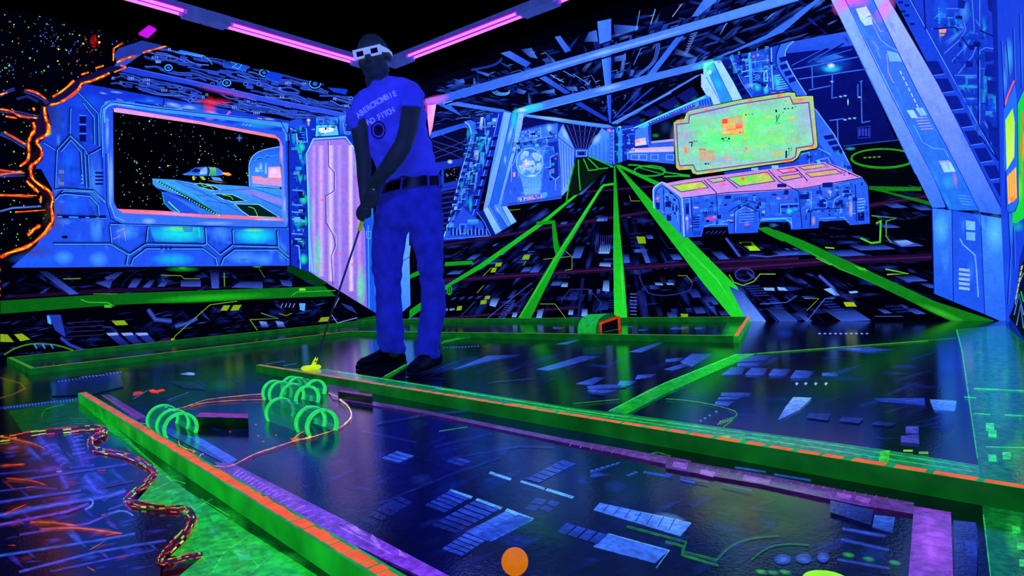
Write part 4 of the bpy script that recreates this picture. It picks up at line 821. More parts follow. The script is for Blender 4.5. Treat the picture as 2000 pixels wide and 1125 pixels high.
# right half: hangar side wall behind the sign
at(1380, 80, 6.25)
P(C(22, 62, 205), [100, 230, 530, 140, 900, 50, 1060, 0, 1220, 660, 1500, 1125, 1900, 1900, 300, 1900, 0, 800]); 
P(C(6, 16, 120), [960, 140, 1800, -60, 2000, 500, 2400, 1400, 1800, 1500, 1500, 1125, 1230, 660, 1040, 350, 970, 200], c2=C(4, 10, 80))
P(C(40, 90, 230), [1060, 10, 1750, -120, 1790, 60, 1500, 100, 990, 155, 980, 110], c2=C(30, 70, 215))
for pts in ([1040, 320, 1480, 90], [1240, 280, 1680, 30], [1320, 250, 1780, 120]): S(C(6, 12, 110), 26, pts); S(C(50, 90, 220), 10, [(pts[0], pts[1] - 14), (pts[2], pts[3] - 14)])
P(C(60, 130, 240), [1330, 260, 1560, 160, 1680, 200, 1430, 270], a=.7)
B(C(20, 80, 210), 1500, 280, 300, 160, .8); B(C(30, 170, 230), 1530, 340, 150, 60, 1); B(C(40, 200, 240), 1530, 350, 110, 40, .8); B(C(220, 240, 255), 1525, 305, 55, 36, 1)
for pts in ([1060, 350, 1280, 310, 1850, 200], [1130, 470, 1400, 430, 1690, 385, 2000, 340], [1290, 320, 1300, 580], [1540, 420, 1535, 700, 1600, 690], [1250, 605, 1520, 550], [1890, 500, 1900, 1000, 2000, 980], [1850, 530, 1850, 680], [1600, 960, 1610, 1250], [1500, 975, 1680, 950], [1850, 690, 1890, 690], [1870, 500, 1910, 490]): S(C(55, 105, 235), 13, pts)
for x, y in ((1640, 682), (1695, 672), (1695, 965), (1750, 950), (1810, 945), (1535, 500), (1870, 690)): B(C(150, 210, 255), x, y, 26, 14, 1)
B(C(150, 220, 230), 1730, 750, 12, 50, 1); B(C(220, 250, 240), 1730, 740, 6, 30, 1)
for x in range(4): RC(C(40, 60, 190), 1860 + x * 38, 1070, 1884 + x * 38, 1160); 
ST(C(30, 50, 170), [1850, 1060, 2000, 1040, 2000, 1180, 1855, 1190], 10)
S(C(60, 90, 220), 14, [1660, 1370, 2000, 1320, 2200, 1270], soft=1)
# left piece of that wall: vents, pipes
for k, y in enumerate((180, 250, 320, 385)): P(C(6, 14, 110), [400, y + 20, 500, y, 500, y + 36, 410, y + 56]); S(C(100, 190, 250), 11, [420, y + 62, 530, y + 42])
P(C(60, 180, 245), [515, 150, 545, 145, 575, 650, 530, 660], c2=C(50, 110, 235)); P(C(30, 75, 215), [550, 150, 770, 90, 775, 270, 560, 290]); S(C(90, 150, 250), 14, [555, 265, 770, 235]); B(C(250, 130, 170), 575, 192, 22, 20, 1); B(C(190, 170, 240), 632, 175, 20, 20, 1)
S(C(110, 190, 255), 14, [795, 90, 800, 350, 820, 600]); S(C(8, 18, 120), 10, [775, 90, 780, 270, 690, 370, 690, 640]); ST(C(80, 200, 240), [705, 400, 740, 360, 750, 490, 710, 490], 14)
for k in range(4): S(C(10, 20, 120), 16, [570, 400 + k * 34, 640, 392 + k * 34]); S(LB, 8, [570, 382 + k * 34, 640, 374 + k * 34])
B(C(30, 220, 210), 620, 570, 60, 60, .9); B(C(200, 245, 255), 735, 550, 26, 26, 1); B(C(60, 220, 240), 730, 600, 40, 60, .8); B(C(20, 200, 170), 860, 490, 60, 90, .9)
for k in range(7): S(C(90, 190, 245), 10, [830 + k * 5, 430 + k * 28, 940 + k * 12, 415 + k * 26])
for k in range(3): S(PB, 10, [930 + 0 * k, 90 + k, 850, 90], soft=2)
S(C(60, 110, 235), 12, [780, 590, 1010, 570]); B(SA, 820, 632, 40, 10, .7); B(SA, 920, 625, 40, 10, .7)
# curved rib
P(C(45, 105, 240), [910, 45, 1070, 5, 1010, 60, 975, 130, 970, 210, 1010, 320, 1060, 400, 1225, 665, 1120, 690, 1000, 540, 900, 420, 860, 300, 860, 180], c2=C(40, 95, 235)); S(C(110, 175, 255), 12, [1070, 10, 1010, 60, 972, 130, 970, 220, 1015, 320, 1100, 470, 1225, 660], sm=3); S(C(6, 14, 110), 12, [905, 50, 860, 160, 862, 300, 930, 440, 1080, 650], sm=3)
for x, y in ((890, 210), (900, 300), (950, 380), (1000, 460)): P(C(8, 20, 130), [x, y, x + 80, y - 20, x + 100, y + 30, x + 20, y + 60])
P(C(8, 22, 130), [180, 240, 290, 220, 560, 690, 440, 720]); P(C(30, 75, 220), [290, 220, 340, 210, 590, 640, 560, 700]); S(LB, 8, [300, 220, 430, 500, 560, 690])
for k in range(5): x = 250 + k * 40; y = 340 + k * 70; P(C(4, 8, 70), [x, y, x + 70, y - 16, x + 92, y + 28, x + 22, y + 46])
# second triple column behind the sign
P(C(120, 220, 240), [-30, 275, 175, 235, 330, 500, 445, 720, 330, 745, 90, 790, -40, 560], c2=C(140, 190, 252)); P(C(150, 205, 252), [95, 262, 175, 235, 445, 720, 330, 745]); P(C(40, 140, 235), [0, 330, 95, 262, 330, 745, 190, 775]); P(C(150, 200, 252), [-60, 400, 0, 440, 190, 775, 80, 795, -60, 560]); B(C(60, 240, 160), 40, 330, 90, 80, .9); B(C(40, 190, 240), 150, 530, 50, 100, .8, -25); S(C(20, 70, 200), 7, [95, 280, 330, 745]); S(C(20, 70, 200), 7, [0, 440, 190, 775])
B(C(220, 245, 250), 45, 385, 30, 40, .9)
at(1080, 180, 6.25)
# control-room fascia running down to the left
P(C(50, 140, 240), [1000, 430, 1300, 290, 1870, 35, 1930, 60, 1740, 200, 1180, 410, 1130, 440], c2=C(60, 180, 240)); P(C(30, 60, 200), [1170, 370, 1740, 130, 1745, 200, 1180, 415]); S(C(90, 220, 240), 14, [1000, 440, 1300, 300, 1860, 60])
for k in range(18): B(random.choice([WH, CY_, PB, SA]), 1200 + k * 31, 372 - k * 13, 14, 10, .9)
P(C(40, 100, 235), [1780, 110, 1930, 60, 1980, 190, 1790, 220]); 
for k in range(5): S(C(10, 24, 130), 8, [1800 + k * 32, 110 - k * 10, 1810 + k * 34, 210])
for k in range(4): P(C(10, 14, 90), [850 + k * 220, 370 - k * 105, 1050 + k * 220, 290 - k * 120, 1130 + k * 220, 370 - k * 110, 980 + k * 220, 400 - k * 90], c2=C(14, 24, 120)); B(C(10, 110, 70), 1100 + k * 210, 345 - k * 88, 50, 22, .7, -25)
S(C(60, 120, 240), 22, [730, 385, 1450, 5]); S(C(110, 160, 250), 9, [735, 380, 1450, 0], soft=1)
# slanting rib to the right of the sign
at(1400, 0, 3.308)
P(C(40, 95, 235), [632, 700, 650, 710, 780, 900, 900, 1130, 960, 1240, 900, 1250, 800, 1100, 640, 900], c2=C(45, 100, 240)); S(C(110, 175, 255), 5, [634, 702, 760, 870, 880, 1100]); 
for k in range(3): P(C(8, 20, 120), [690 + k * 26, 880 + k * 36, 750 + k * 22, 870 + k * 36, 765 + k * 22, 895 + k * 36, 705 + k * 26, 905 + k * 36])
P(C(30, 75, 220), [520, 980, 640, 940, 800, 1100, 860, 1200, 560, 1200]); 
for pts in ([540, 1000, 600, 985, 600, 1060], [640, 1040, 720, 1020, 740, 1060], [660, 960, 740, 1000]): S(LB, 7, pts)
# green ring on the right-hand deck
P(C(1, 4, 12), [820, 950, 1180, 900, 1290, 1180, 940, 1260, 880, 1110]); B(C(30, 160, 200), 865, 962, 40, 14, .9)
S(C(45, 70, 180), 6, [820, 945, 1180, 905]); EO(C(28, 130, 20), 11, 1075, 1025, 205, 62); EO(C(40, 160, 30), 5, 1075, 1022, 200, 58)
for k in range(4): B(C(110, 200, 60), 960 + k * 30, 1020 - k * 2, 14, 6, .9)
at(1400, 320, 3.308)
P(C(12, 110, 18), [985, 145, 1320, 150, 1325, 175, 1100, 178, 1380, 245, 1390, 272, 1080, 185, 985, 165]); S(C(30, 150, 25), 6, [1100, 160, 1320, 170], soft=1)
S(C(90, 170, 30), 6, [1000, 335, 1160, 350, 1095, 370, 1095, 470, 1130, 510]); S(C(70, 190, 30), 12, [1030, 385, 1060, 370, 1055, 505, 1000, 512, 930, 480])
for q in ([1145, 498, 1230, 492, 1275, 515, 1195, 532],): P(C(120, 170, 250), q)
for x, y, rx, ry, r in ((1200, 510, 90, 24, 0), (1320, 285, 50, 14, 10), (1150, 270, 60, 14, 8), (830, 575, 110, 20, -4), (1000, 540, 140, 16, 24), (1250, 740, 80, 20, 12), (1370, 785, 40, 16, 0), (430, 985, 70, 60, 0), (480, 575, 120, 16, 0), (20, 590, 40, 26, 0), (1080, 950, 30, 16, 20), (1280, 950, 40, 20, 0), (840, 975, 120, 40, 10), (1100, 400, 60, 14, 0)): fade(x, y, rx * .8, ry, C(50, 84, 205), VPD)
for q in ([300, 800, 370, 800, 375, 820, 310, 818], [390, 795, 440, 800, 460, 820, 400, 818], [850, 825, 905, 820, 915, 832, 865, 838], [690, 810, 760, 850, 795, 850, 740, 800]): P(C(110, 165, 250), q)
for q in ([80, 790, 170, 830, 330, 1030, 200, 1030],): P(C(25, 50, 160), q, c2=C(90, 140, 245))
for pts, w_ in (([660, 720, 750, 800, 780, 850], 26), ([60, 480, 150, 600], 20), ([580, 1020, 700, 870, 760, 870], 10), ([280, 905, 450, 895, 520, 850], 9), ([210, 590, 330, 600, 530, 575], 12)): S(C(60, 90, 215), w_, pts, soft=1)
S(C(80, 110, 220), 5, [1020, 985, 1200, 985], soft=1); S(C(120, 170, 30), 6, [80, 715, 110, 765, 170, 785, 240, 760, 280, 712, 380, 712]); EO(C(40, 50, 130), 10, 180, 715, 60, 40)
for q, cc in (([140, 505, 230, 505, 285, 560, 215, 562], C(60, 110, 15)), ([195, 532, 250, 530, 285, 560, 215, 562], C(140, 215, 30)), ([818, 893, 885, 893, 905, 922, 835, 922], C(150, 180, 20))): P(cc, q)
RC(C(2, 3, 10), 160, 508, 225, 530)
S(YG, 3.5, [570, 870, 660, 870, 580, 950]); 
for pts in ([1090, 680, 1240, 710, 1100, 715], [700, 540, 760, 545]): S(C(110, 190, 30), 9, pts, soft=0)
for k in range(7): S(C(80, 200, 40), 5, [640 + k * 14, 608 + k * 7, 655 + k * 14, 612 + k * 7])
for k in range(4): S(C(70, 210, 50), 5, [895 + k * 18, 660 + k * 4, 930 + k * 14, 685 + k * 3])
at()
# the big bent pylon
at(1400, 0, 3.308)
P(C(60, 120, 245), [740, 0, 1110, -20, 1290, 340, 1780, 1380, 1470, 1240, 1390, 1240, 1280, 1120], c2=C(40, 100, 240))
P(C(135, 175, 250), [735, -10, 830, -10, 1400, 1140, 1480, 1340, 1395, 1345, 1270, 1090, 1000, 520], c2=C(50, 110, 240)); P(C(60, 110, 240), [830, -10, 1010, -10, 1590, 1140, 1700, 1360, 1500, 1360, 1400, 1140], c2=C(30, 110, 230)); P(C(150, 175, 250), [1010, -10, 1110, -10, 1440, 560, 1860, 1390, 1700, 1370, 1590, 1140, 1300, 600], c2=C(45, 105, 240))
B(MG, 820, 10, 70, 110, .9, 30); B(C(235, 100, 235), 1090, 60, 60, 110, .8, 30); B(MG, 900, 0, 110, 60, .8)
for pts in ([1010, 0, 1300, 600, 1590, 1145, 1705, 1385], [832, 0, 1100, 560, 1400, 1145, 1510, 1380]): S(C(12, 50, 200), 5, pts)
P(C(22, 62, 215), [1150, 0, 1250, -10, 1560, 560, 1865, 1125, 1870, 1400, 1440, 560]); S(C(100, 165, 255), 4, [1250, 0, 1560, 570, 1860, 1120]); S(C(8, 28, 150), 5, [1115, 0, 1440, 560, 1860, 1390])
for k in range(8): x = 1350 + k * 62; y = 400 + k * 112; P(C(8, 26, 140), [x, y, x + 80, y - 4, x + 122, y + 78, x + 44, y + 88]); S(C(80, 140, 250), 4, [x + 44, y + 92, x + 124, y + 80])
for x, y in ((1175, 10), (1215, 30), (1190, 70), (1215, 95), (1250, 150)): RC(C(8, 20, 130), x, y, x + 30, y + 16)
P(C(185, 215, 252), [900, 60, 965, 45, 1000, 100, 930, 130]); P(C(175, 210, 252), [925, 125, 1000, 110, 1010, 160, 960, 170]); P(C(110, 175, 250), [1100, 330, 1170, 345, 1200, 400, 1120, 400]); S(C(250, 120, 190), 8, [960, 30, 1020, 140, 1060, 205, 1080, 205], soft=1); S(C(120, 190, 250), 7, [1010, 160, 1060, 260, 1110, 300, 1170, 330], soft=1); S(C(120, 190, 250), 7, [1030, 310, 1060, 380], soft=1); S(C(235, 130, 220), 7, [1010, 270, 1050, 320], soft=1)
S(C(230, 160, 230), 5, [1100, 350, 1110, 470, 1145, 540], soft=1); 
for k in range(7): S(C(190, 200, 252), 7, [1185 + k * 18, 460 + k * 36, 1196 + k * 18, 484 + k * 36])
for q in ([1228, 715, 1270, 712, 1300, 760, 1260, 765], [1285, 700, 1330, 698, 1360, 745, 1320, 750]): P(C(150, 200, 252), q)
for k in range(5): S(C(160, 140, 240), 7, [1280 + k * 10, 765 + k * 18, 1360 + k * 10, 760 + k * 18])
S(C(110, 180, 250), 7, [1275, 810, 1330, 920, 1400, 960, 1470, 965, 1500, 1020], soft=1); P(C(150, 200, 252), [1440, 1050, 1510, 1045, 1545, 1110, 1470, 1115]); S(C(200, 150, 235), 6, [1435, 1045, 1500, 1040])
B(C(60, 190, 245), 1500, 1180, 60, 60, .5); B(C(200, 100, 190), 1540, 1150, 14, 50, .7, -20)
at(1400, 320, 3.308)
P(C(50, 120, 242), [1392, 285, 1520, 300, 1530, 890, 1405, 838], c2=C(25, 80, 225)); B(C(80, 180, 250), 1450, 420, 60, 120, .8); P(C(28, 80, 225), [1520, 300, 1705, 325, 1730, 970, 1530, 890]); P(C(55, 130, 245), [1705, 325, 1858, 350, 1872, 1032, 1730, 970], c2=C(35, 95, 235)); B(C(90, 190, 250), 1800, 450, 70, 140, .8)
for pts in ([1390, 285, 1520, 300, 1705, 328, 1858, 352], [1520, 300, 1530, 890], [1705, 328, 1732, 970], [1392, 285, 1405, 838], [1867, 0, 1858, 350, 1874, 1032]): S(C(6, 26, 140), 5, pts)
P(C(110, 180, 250), [1610, 365, 1670, 375, 1670, 430, 1612, 425]); P(C(100, 170, 250), [1612, 440, 1670, 445, 1670, 498, 1614, 492]); S(C(120, 180, 250), 12, [1570, 480, 1590, 520, 1670, 590, 1680, 700, 1690, 860], soft=1)
for k in range(5): P(C(130, 175, 250), [1565, 672 + k * 30, 1635, 680 + k * 30, 1635, 698 + k * 30, 1565, 690 + k * 30])
for k in range(4): S(C(110, 180, 250), 6, [1560 + k * 8, 205 + k * 18, 1635 + k * 8, 212 + k * 18], soft=1)
S(C(220, 90, 160), 6, [1530, 100, 1555, 160], soft=1)
# machinery between the pylon and the corner
at()
airbrush([1650, 20, 1740, 20, 1960, 400, 1960, 600, 1840, 580, 1830, 420, 1780, 300], 60, [LB, C(60, 150, 250), C(20, 70, 220), C(30, 90, 235)], 24, 70, lambda x, y: 1.1 if y < 410 else 1.57, .28, .45, 68)
at(1400, 0, 3.308)
P(C(22, 58, 205), [1255, -10, 1900, -10, 1880, 1400, 1865, 1120, 1560, 570], c2=C(12, 36, 170))
for x, y, rx, ry, cc in ((1450, 60, 60, 100, MB), (1600, 80, 40, 90, LB), (1640, 500, 50, 16, LB), (1640, 560, 60, 14, CY_), (1640, 640, 60, 10, LB), (1780, 700, 40, 80, MB), (1850, 300, 30, 300, MB), (1840, 60, 30, 100, CY_)): B(cc, x, y, rx, ry, .7)
at(); airbrush([1800, 0, 1940, 0, 1955, 330, 1900, 250], 60, [LB, CY_, C(10, 40, 180), C(8, 26, 140)], 16, 60, [90, 60, 90, -40], .25, .6, 69); at(1400, 0, 3.308)
for pts in ([1600, 150, 1610, 200, 1560, 270, 1470, 350], [1650, 0, 1665, 200, 1620, 290, 1520, 400], [1680, 300, 1650, 370, 1560, 480], [1700, 840, 1700, 330, 1740, 310, 1800, 320], [1480, 60, 1600, 60], [1390, 190, 1600, 180], [1540, 490, 1680, 490], [1560, 560, 1690, 570], [1700, 0, 1700, 180], [1800, 0, 1820, 400, 1860, 900]): S(C(70, 140, 250), 9, pts, soft=1)
for pts in ([1400, 190, 1540, 180, 1560, 200], [1700, 200, 1790, 240, 1795, 300], [1580, 240, 1640, 320], [1340, 0, 1350, 200], [1690, 300, 1690, 800, 1860, 1100], [1700, 880, 1850, 1080], [1740, 780, 1830, 860]): S(C(6, 20, 130), 10, pts)
for q in ([1730, 340, 1800, 340, 1800, 400, 1735, 400], [1740, 420, 1800, 420, 1800, 500, 1745, 500], [1745, 520, 1800, 525, 1800, 620, 1750, 620], [1750, 800, 1840, 870, 1840, 1020, 1760, 900], [1750, 0, 1800, 10, 1795, 90, 1755, 70], [1560, 0, 1610, 10, 1600, 60, 1560, 60]): P(C(10, 30, 150), q)
P(C(240, 150, 130), [1437, 195, 1485, 190, 1480, 215, 1440, 220]); P(C(190, 130, 110), [1440, 224, 1475, 222, 1470, 236, 1440, 236])
for k in range(6): B(C(110, 180, 250), 1437, 60 + k * 18, 6, 6, .8)
S(C(6, 14, 90), 7, [1800, -10, 1850, 560, 1866, 1130])
# console block (low vehicle-like machine)
at(1270, 310, 4.536)
P(C(50, 110, 240), [30, 420, 25, 270, 60, 230, 130, 215, 290, 345, 300, 700, 130, 520], c2=C(45, 105, 240)); P(C(40, 95, 235), [290, 345, 1350, 270, 1880, 165, 1930, 240, 1950, 575, 1770, 590, 1750, 545, 1500, 555, 1495, 615, 1250, 630, 1240, 560, 980, 560, 960, 655, 700, 665, 690, 600, 480, 610, 460, 690, 300, 700], c2=C(30, 80, 228))
P(C(205, 130, 205), [110, 225, 300, 190, 1070, 90, 1560, 30, 1720, 90, 1880, 165, 1600, 230, 1350, 270, 600, 320, 290, 350], c2=C(190, 140, 230)); 
S(C(150, 190, 255), 12, [40, 440, 32, 280, 70, 235, 130, 215, 270, 330, 290, 400, 305, 690], sm=3); S(C(10, 30, 150), 8, [60, 430, 55, 300, 90, 255, 130, 250, 240, 350, 265, 420, 275, 650], sm=3)
for q, a_, b_ in (([190, 240, 460, 200, 520, 255, 280, 295], C(130, 220, 70), C(190, 200, 90)), ([690, 170, 1040, 120, 1110, 200, 800, 245], C(90, 230, 90), C(190, 200, 90)), ([510, 185, 640, 165, 670, 195, 560, 215], C(130, 200, 130), C(190, 190, 120)), ([1320, 75, 1530, 45, 1580, 70, 1370, 100], C(190, 180, 90), C(210, 170, 120)), ([1380, 130, 1640, 95, 1700, 130, 1430, 165], C(200, 180, 100), C(190, 160, 140)), ([1140, 160, 1320, 135, 1350, 165, 1190, 195], C(190, 180, 110), C(210, 150, 140)), ([1130, 100, 1280, 80, 1310, 110, 1180, 130], C(220, 150, 190), C(230, 130, 160))):
    P(a_, q, c2=b_, d='h'); ST(C(60, 30, 140), q, 8)
B(RD, 825, 180, 22, 20, 1); B(OR, 830, 180, 50, 30, .6); B(C(40, 220, 60), 900, 180, 60, 40, .7); B(C(250, 60, 60), 440, 262, 24, 14, .9); B(C(250, 60, 60), 1250, 108, 34, 14, .9); B(YE, 350, 240, 90, 26, .5); B(C(240, 60, 140), 660, 230, 50, 20, .7); B(RD, 1030, 130, 26, 26, .6)
random.seed(90)
for k in range(40):
    x = random.uniform(200, 1600); y = 300 - x * .11 + random.uniform(-60, 30); B(random.choice([C(250, 90, 120), C(140, 90, 230), C(230, 120, 220), C(250, 110, 80)]), x, y, random.uniform(16, 36), 8, .6, -8)
for pts in ([480, 190, 590, 300, 605, 520], [660, 165, 780, 265], [1050, 100, 1150, 205, 1320, 290, 1350, 620], [1300, 90, 1400, 200], [1560, 35, 1850, 165], [290, 350, 700, 300, 1350, 265, 1880, 170], [750, 660, 750, 470, 840, 410, 970, 470, 975, 560], [700, 470, 860, 370, 960, 400], [1500, 240, 1520, 320, 1590, 370, 1670, 320, 1670, 240], [1150, 400, 1150, 480, 1260, 480], [1420, 600, 1425, 470, 1450, 450, 1700, 440], [1820, 230, 1830, 560], [370, 360, 380, 640], [120, 260, 130, 500], [150, 360, 260, 450]): S(C(6, 18, 120), 8, pts)
for pts in ([760, 650, 765, 470, 845, 425, 950, 475], [1160, 500, 1155, 405, 1320, 400], [980, 550, 1000, 530, 1250, 525, 1260, 610], [1370, 300, 1430, 295, 1430, 440], [1500, 340, 1570, 390, 1560, 440], [1690, 330, 1640, 360, 1620, 440], [480, 600, 540, 585, 690, 580], [1500, 530, 1720, 520, 1760, 570], [130, 370, 240, 430, 250, 560], [290, 360, 350, 350, 360, 520]): S(C(110, 185, 255), 9, pts, soft=1)
B(C(40, 220, 225), 1235, 465, 40, 32, 1); S(C(50, 200, 240), 20, [1000, 540, 1200, 530, 1255, 570], soft=1)
for x, y, w_, h_ in ((320, 400, 30, 90), (1330, 300, 80, 60), (1530, 215, 90, 40), (1130, 225, 80, 30), (1170, 280, 60, 40), (1500, 370, 60, 60), (1650, 370, 60, 60), (1710, 280, 80, 22), (1710, 320, 80, 22), (1160, 418, 60, 20), (1240, 412, 70, 20), (660, 330, 60, 26), (1840, 480, 60, 70), (140, 380, 50, 50), (200, 400, 16, 60), (230, 410, 14, 60), (150, 490, 40, 60), (60, 390, 30, 60)): P(C(8, 22, 130), [x, y, x + w_, y - w_ * .06, x + w_, y + h_, x, y + h_])
for k in range(9): RC(C(8, 20, 120), 730 + k * 16, 350 - k * 2, 737 + k * 16, 385 - k * 2); RC(C(10, 30, 150), 910 + k * 14, 350, 916 + k * 14, 385)
for k in range(5): S(C(10, 24, 130), 10, [385, 520 + k * 22, 440, 517 + k * 22]); S(C(120, 180, 252), 8, [1840, 360 + k * 26, 1900, 352 + k * 26]); RC(C(8, 20, 120), 384 + k * 14, 640, 391 + k * 14, 680); S(C(110, 170, 250), 7, [790, 470 + k * 24, 920, 462 + k * 24], soft=1); RC(C(8, 20, 120), 500 + k * 18, 465, 508 + k * 18, 495)
for k in range(4): RC(C(10, 24, 130), 1460 + k * 60, 455, 1480 + k * 60, 470)
for x, y, rx, ry, cc in ((545, 530, 60, 22, C(240, 40, 100)), (1220, 345, 26, 14, C(240, 60, 140)), (1140, 352, 24, 12, C(230, 130, 190)), (860, 583, 26, 20, C(230, 40, 120)), (410, 433, 34, 12, C(220, 170, 190)), (710, 548, 40, 10, C(220, 170, 190)), (1595, 295, 24, 20, C(250, 140, 110)), (70, 355, 24, 18, C(240, 90, 140)), (1780, 440, 20, 90, C(200, 170, 130)), (335, 580, 14, 90, C(160, 150, 190)), (330, 530, 16, 22, C(250, 190, 200)), (1450, 550, 20, 50, C(190, 160, 140)), (1370, 245, 26, 16, C(240, 90, 120))): B(cc, x, y, rx, ry, .95)
for q in ([480, 690, 490, 625, 520, 605, 650, 605, 680, 660], [955, 640, 990, 575, 1200, 560, 1240, 600, 1245, 628, 1100, 632], [1495, 612, 1505, 570, 1530, 555, 1720, 545, 1760, 590]): P(C(2, 4, 22), q)
for k in range(5): S(C(45, 60, 170), 5, [500 + k * 36, 665, 530 + k * 36, 640])
for x in (900, 1080): RC(C(120, 190, 250), x, 60 if x > 1000 else 80, x + 60, 88 if x > 1000 else 106)
at()
P(C(14, 130, 25), [1480, 446, 1498, 443, 1520, 452, 1545, 462, 1530, 472, 1500, 458])
at(); airbrush([1285, 385, 1340, 380, 1560, 360, 1690, 350, 1698, 430, 1600, 440, 1350, 455], 80, [LB, C(20, 60, 200), C(14, 44, 170), C(70, 150, 250)], 8, 30, [0, 90, -6], .35, .6, 70)
airbrush([890, 245, 970, 235, 960, 300, 900, 440, 880, 440, 905, 330], 60, [LB, CY_, C(10, 36, 160), C(8, 26, 130)], 8, 34, [100, 0, 105], .3, .7, 71); airbrush([1000, 262, 1085, 245, 1095, 380, 990, 390], 50, [LB, MB, C(14, 50, 190), PB], 8, 30, [90, -8], .3, .5, 72)
airbrush([1390, 115, 1500, 90, 1540, 170, 1560, 185, 1470, 185], 50, [LB, CY_, C(14, 44, 170), PB], 8, 30, [90, -10], .3, .6, 73)
# the notched circuit-board sign
at(1300, 170, 6.25)
sign = [110, 440, 150, 410, 240, 400, 270, 320, 300, 300, 900, 170, 1500, 75, 1580, 80, 1590, 130, 1720, 120, 1800, 120, 1855, 720, 1840, 745, 1650, 780, 1610, 860, 1560, 900, 400, 1065, 340, 1050, 320, 1000, 170, 1010, 140, 980]
P(C(1, 8, 30), [98, 430, 150, 395, 230, 385, 260, 305, 300, 285, 900, 155, 1500, 58, 1590, 62, 1605, 112, 1810, 105, 1870, 725, 1850, 765, 1670, 800, 1630, 875, 1570, 920, 400, 1085, 325, 1065, 300, 1020, 165, 1025, 125, 990])
P(C(110, 215, 130), sign, c2=C(150, 200, 130), d='h')
inner = [140, 460, 290, 440, 295, 350, 320, 340, 900, 210, 1520, 115, 1560, 210, 1750, 190, 1810, 690, 1790, 715, 1600, 745, 1590, 850, 1540, 880, 380, 1030, 345, 950, 180, 960, 160, 880]
S(C(240, 110, 60), 26, inner, closed=1, jitter=.35, wj=.3); S(C(180, 200, 90), 10, sign, closed=1, jitter=.4)
P(C(128, 215, 172), inner)
for x, y, rx, ry, cc in ((250, 600, 200, 250, C(150, 150, 215)), (600, 300, 420, 90, C(140, 150, 220)), (1200, 220, 420, 80, C(130, 190, 190)), (1700, 400, 150, 300, C(150, 160, 225)), (700, 900, 600, 90, C(150, 160, 215)), (1400, 820, 300, 80, C(140, 180, 190)), (650, 640, 360, 220, C(60, 250, 110)), (980, 500, 300, 300, C(70, 255, 90)), (1300, 420, 300, 160, C(80, 240, 130)), (1250, 640, 300, 130, C(100, 240, 110)), (980, 860, 160, 60, C(70, 240, 90)), (350, 470, 160, 90, C(90, 220, 150)), (1600, 600, 160, 120, C(120, 200, 160))):
    B(cc, x, y, rx, ry, .75)
P(C(205, 175, 120), [690, 400, 940, 350, 955, 570, 700, 590], c2=C(250, 175, 90)); ST(C(240, 120, 90), [690, 400, 940, 350, 955, 570, 700, 590], 8); RC(C(240, 80, 40), 700, 395, 765, 450); P(C(240, 90, 50), [895, 370, 940, 362, 945, 500, 860, 515, 862, 440, 890, 435]); S(C(245, 100, 60), 8, [710, 530, 860, 515, 860, 545]); B(C(250, 170, 60), 760, 560, 90, 30, .8)
P(C(190, 165, 140), [420, 790, 600, 770, 610, 890, 430, 910]); RC(C(245, 80, 70), 410, 755, 500, 780); P(C(215, 160, 140), [220, 730, 285, 720, 290, 810, 225, 815]); S(C(240, 100, 90), 12, [250, 735, 255, 800]); P(C(190, 190, 110), [1300, 800, 1440, 790, 1440, 830, 1300, 840]); RC(C(210, 170, 120), 725, 845, 795, 880); RC(C(190, 200, 120), 1200, 350, 1310, 385); RC(C(205, 180, 110), 1490, 370, 1600, 405)
for pts in ([540, 320, 545, 500, 590, 545, 690, 545], [560, 460, 580, 520, 640, 560], [160, 545, 250, 580, 290, 640], [170, 580, 260, 620], [360, 470, 370, 420, 480, 410], [440, 480, 540, 440], [330, 590, 480, 560], [690, 300, 800, 290], [1060, 225, 1280, 185, 1340, 210], [1090, 430, 1095, 520, 1110, 640], [1200, 560, 1400, 490, 1430, 440], [1210, 640, 1215, 750], [1250, 700, 1320, 640, 1440, 660], [1660, 430, 1690, 560, 1710, 610], [1460, 690, 1560, 670], [820, 590, 825, 680], [570, 900, 580, 1000], [640, 960, 720, 940], [860, 800, 920, 740], [1100, 700, 1170, 690, 1160, 740, 1050, 760], [1120, 640, 1150, 590], [900, 850, 1080, 820], [1540, 560, 1600, 560, 1640, 640, 1580, 690, 1520, 640, 1540, 560], [1060, 900, 1250, 880], [990, 240, 980, 560]):
    S(C(225, 130, 100), 9, pts, soft=1)
for x, y, r in ((1475, 175, 22), (790, 935, 22), (1275, 545, 16), (1345, 575, 16), (1380, 490, 12), (990, 600, 26), (980, 660, 20), (1610, 645, 16), (1640, 430, 18)): B(C(250, 80, 60), x, y, r, r, .9)
B(OR, 995, 755, 36, 40, 1); B(C(190, 225, 40), 975, 430, 34, 260, .7)
at(); airbrush([1335, 245, 1580, 210, 1585, 270, 1350, 320], 60, [C(90, 250, 110), C(120, 210, 190), C(150, 190, 200), C(140, 240, 90)], 14, 50, [-8], .3, .5, 74); at(1300, 170, 6.25)
S(C(160, 90, 215), 14, inner, closed=1, soft=0); S(C(60, 20, 120), 7, [c + 5 for c in inner], closed=1)
for x, y, w_ in ((200, 415, 60), (500, 285, 50), (1390, 110, 80), (1660, 155, 120), (1040, 165, 60), (1790, 735, 90), (200, 985, 80), (560, 1035, 60), (1500, 905, 80)): B(C(255, 90, 30), x, y, w_ * .8, 22, 1, -10)
KK = C(2, 30, 30)
for pts, w_ in (([290, 680, 335, 675, 325, 730], 12), ([1355, 280, 1360, 310], 22), ([1360, 350, 1368, 430], 10), ([1400, 340, 1375, 400], 8), ([1480, 780, 1478, 870], 20), ([1515, 780, 1510, 830, 1485, 835], 6)): S(KK, w_, pts)
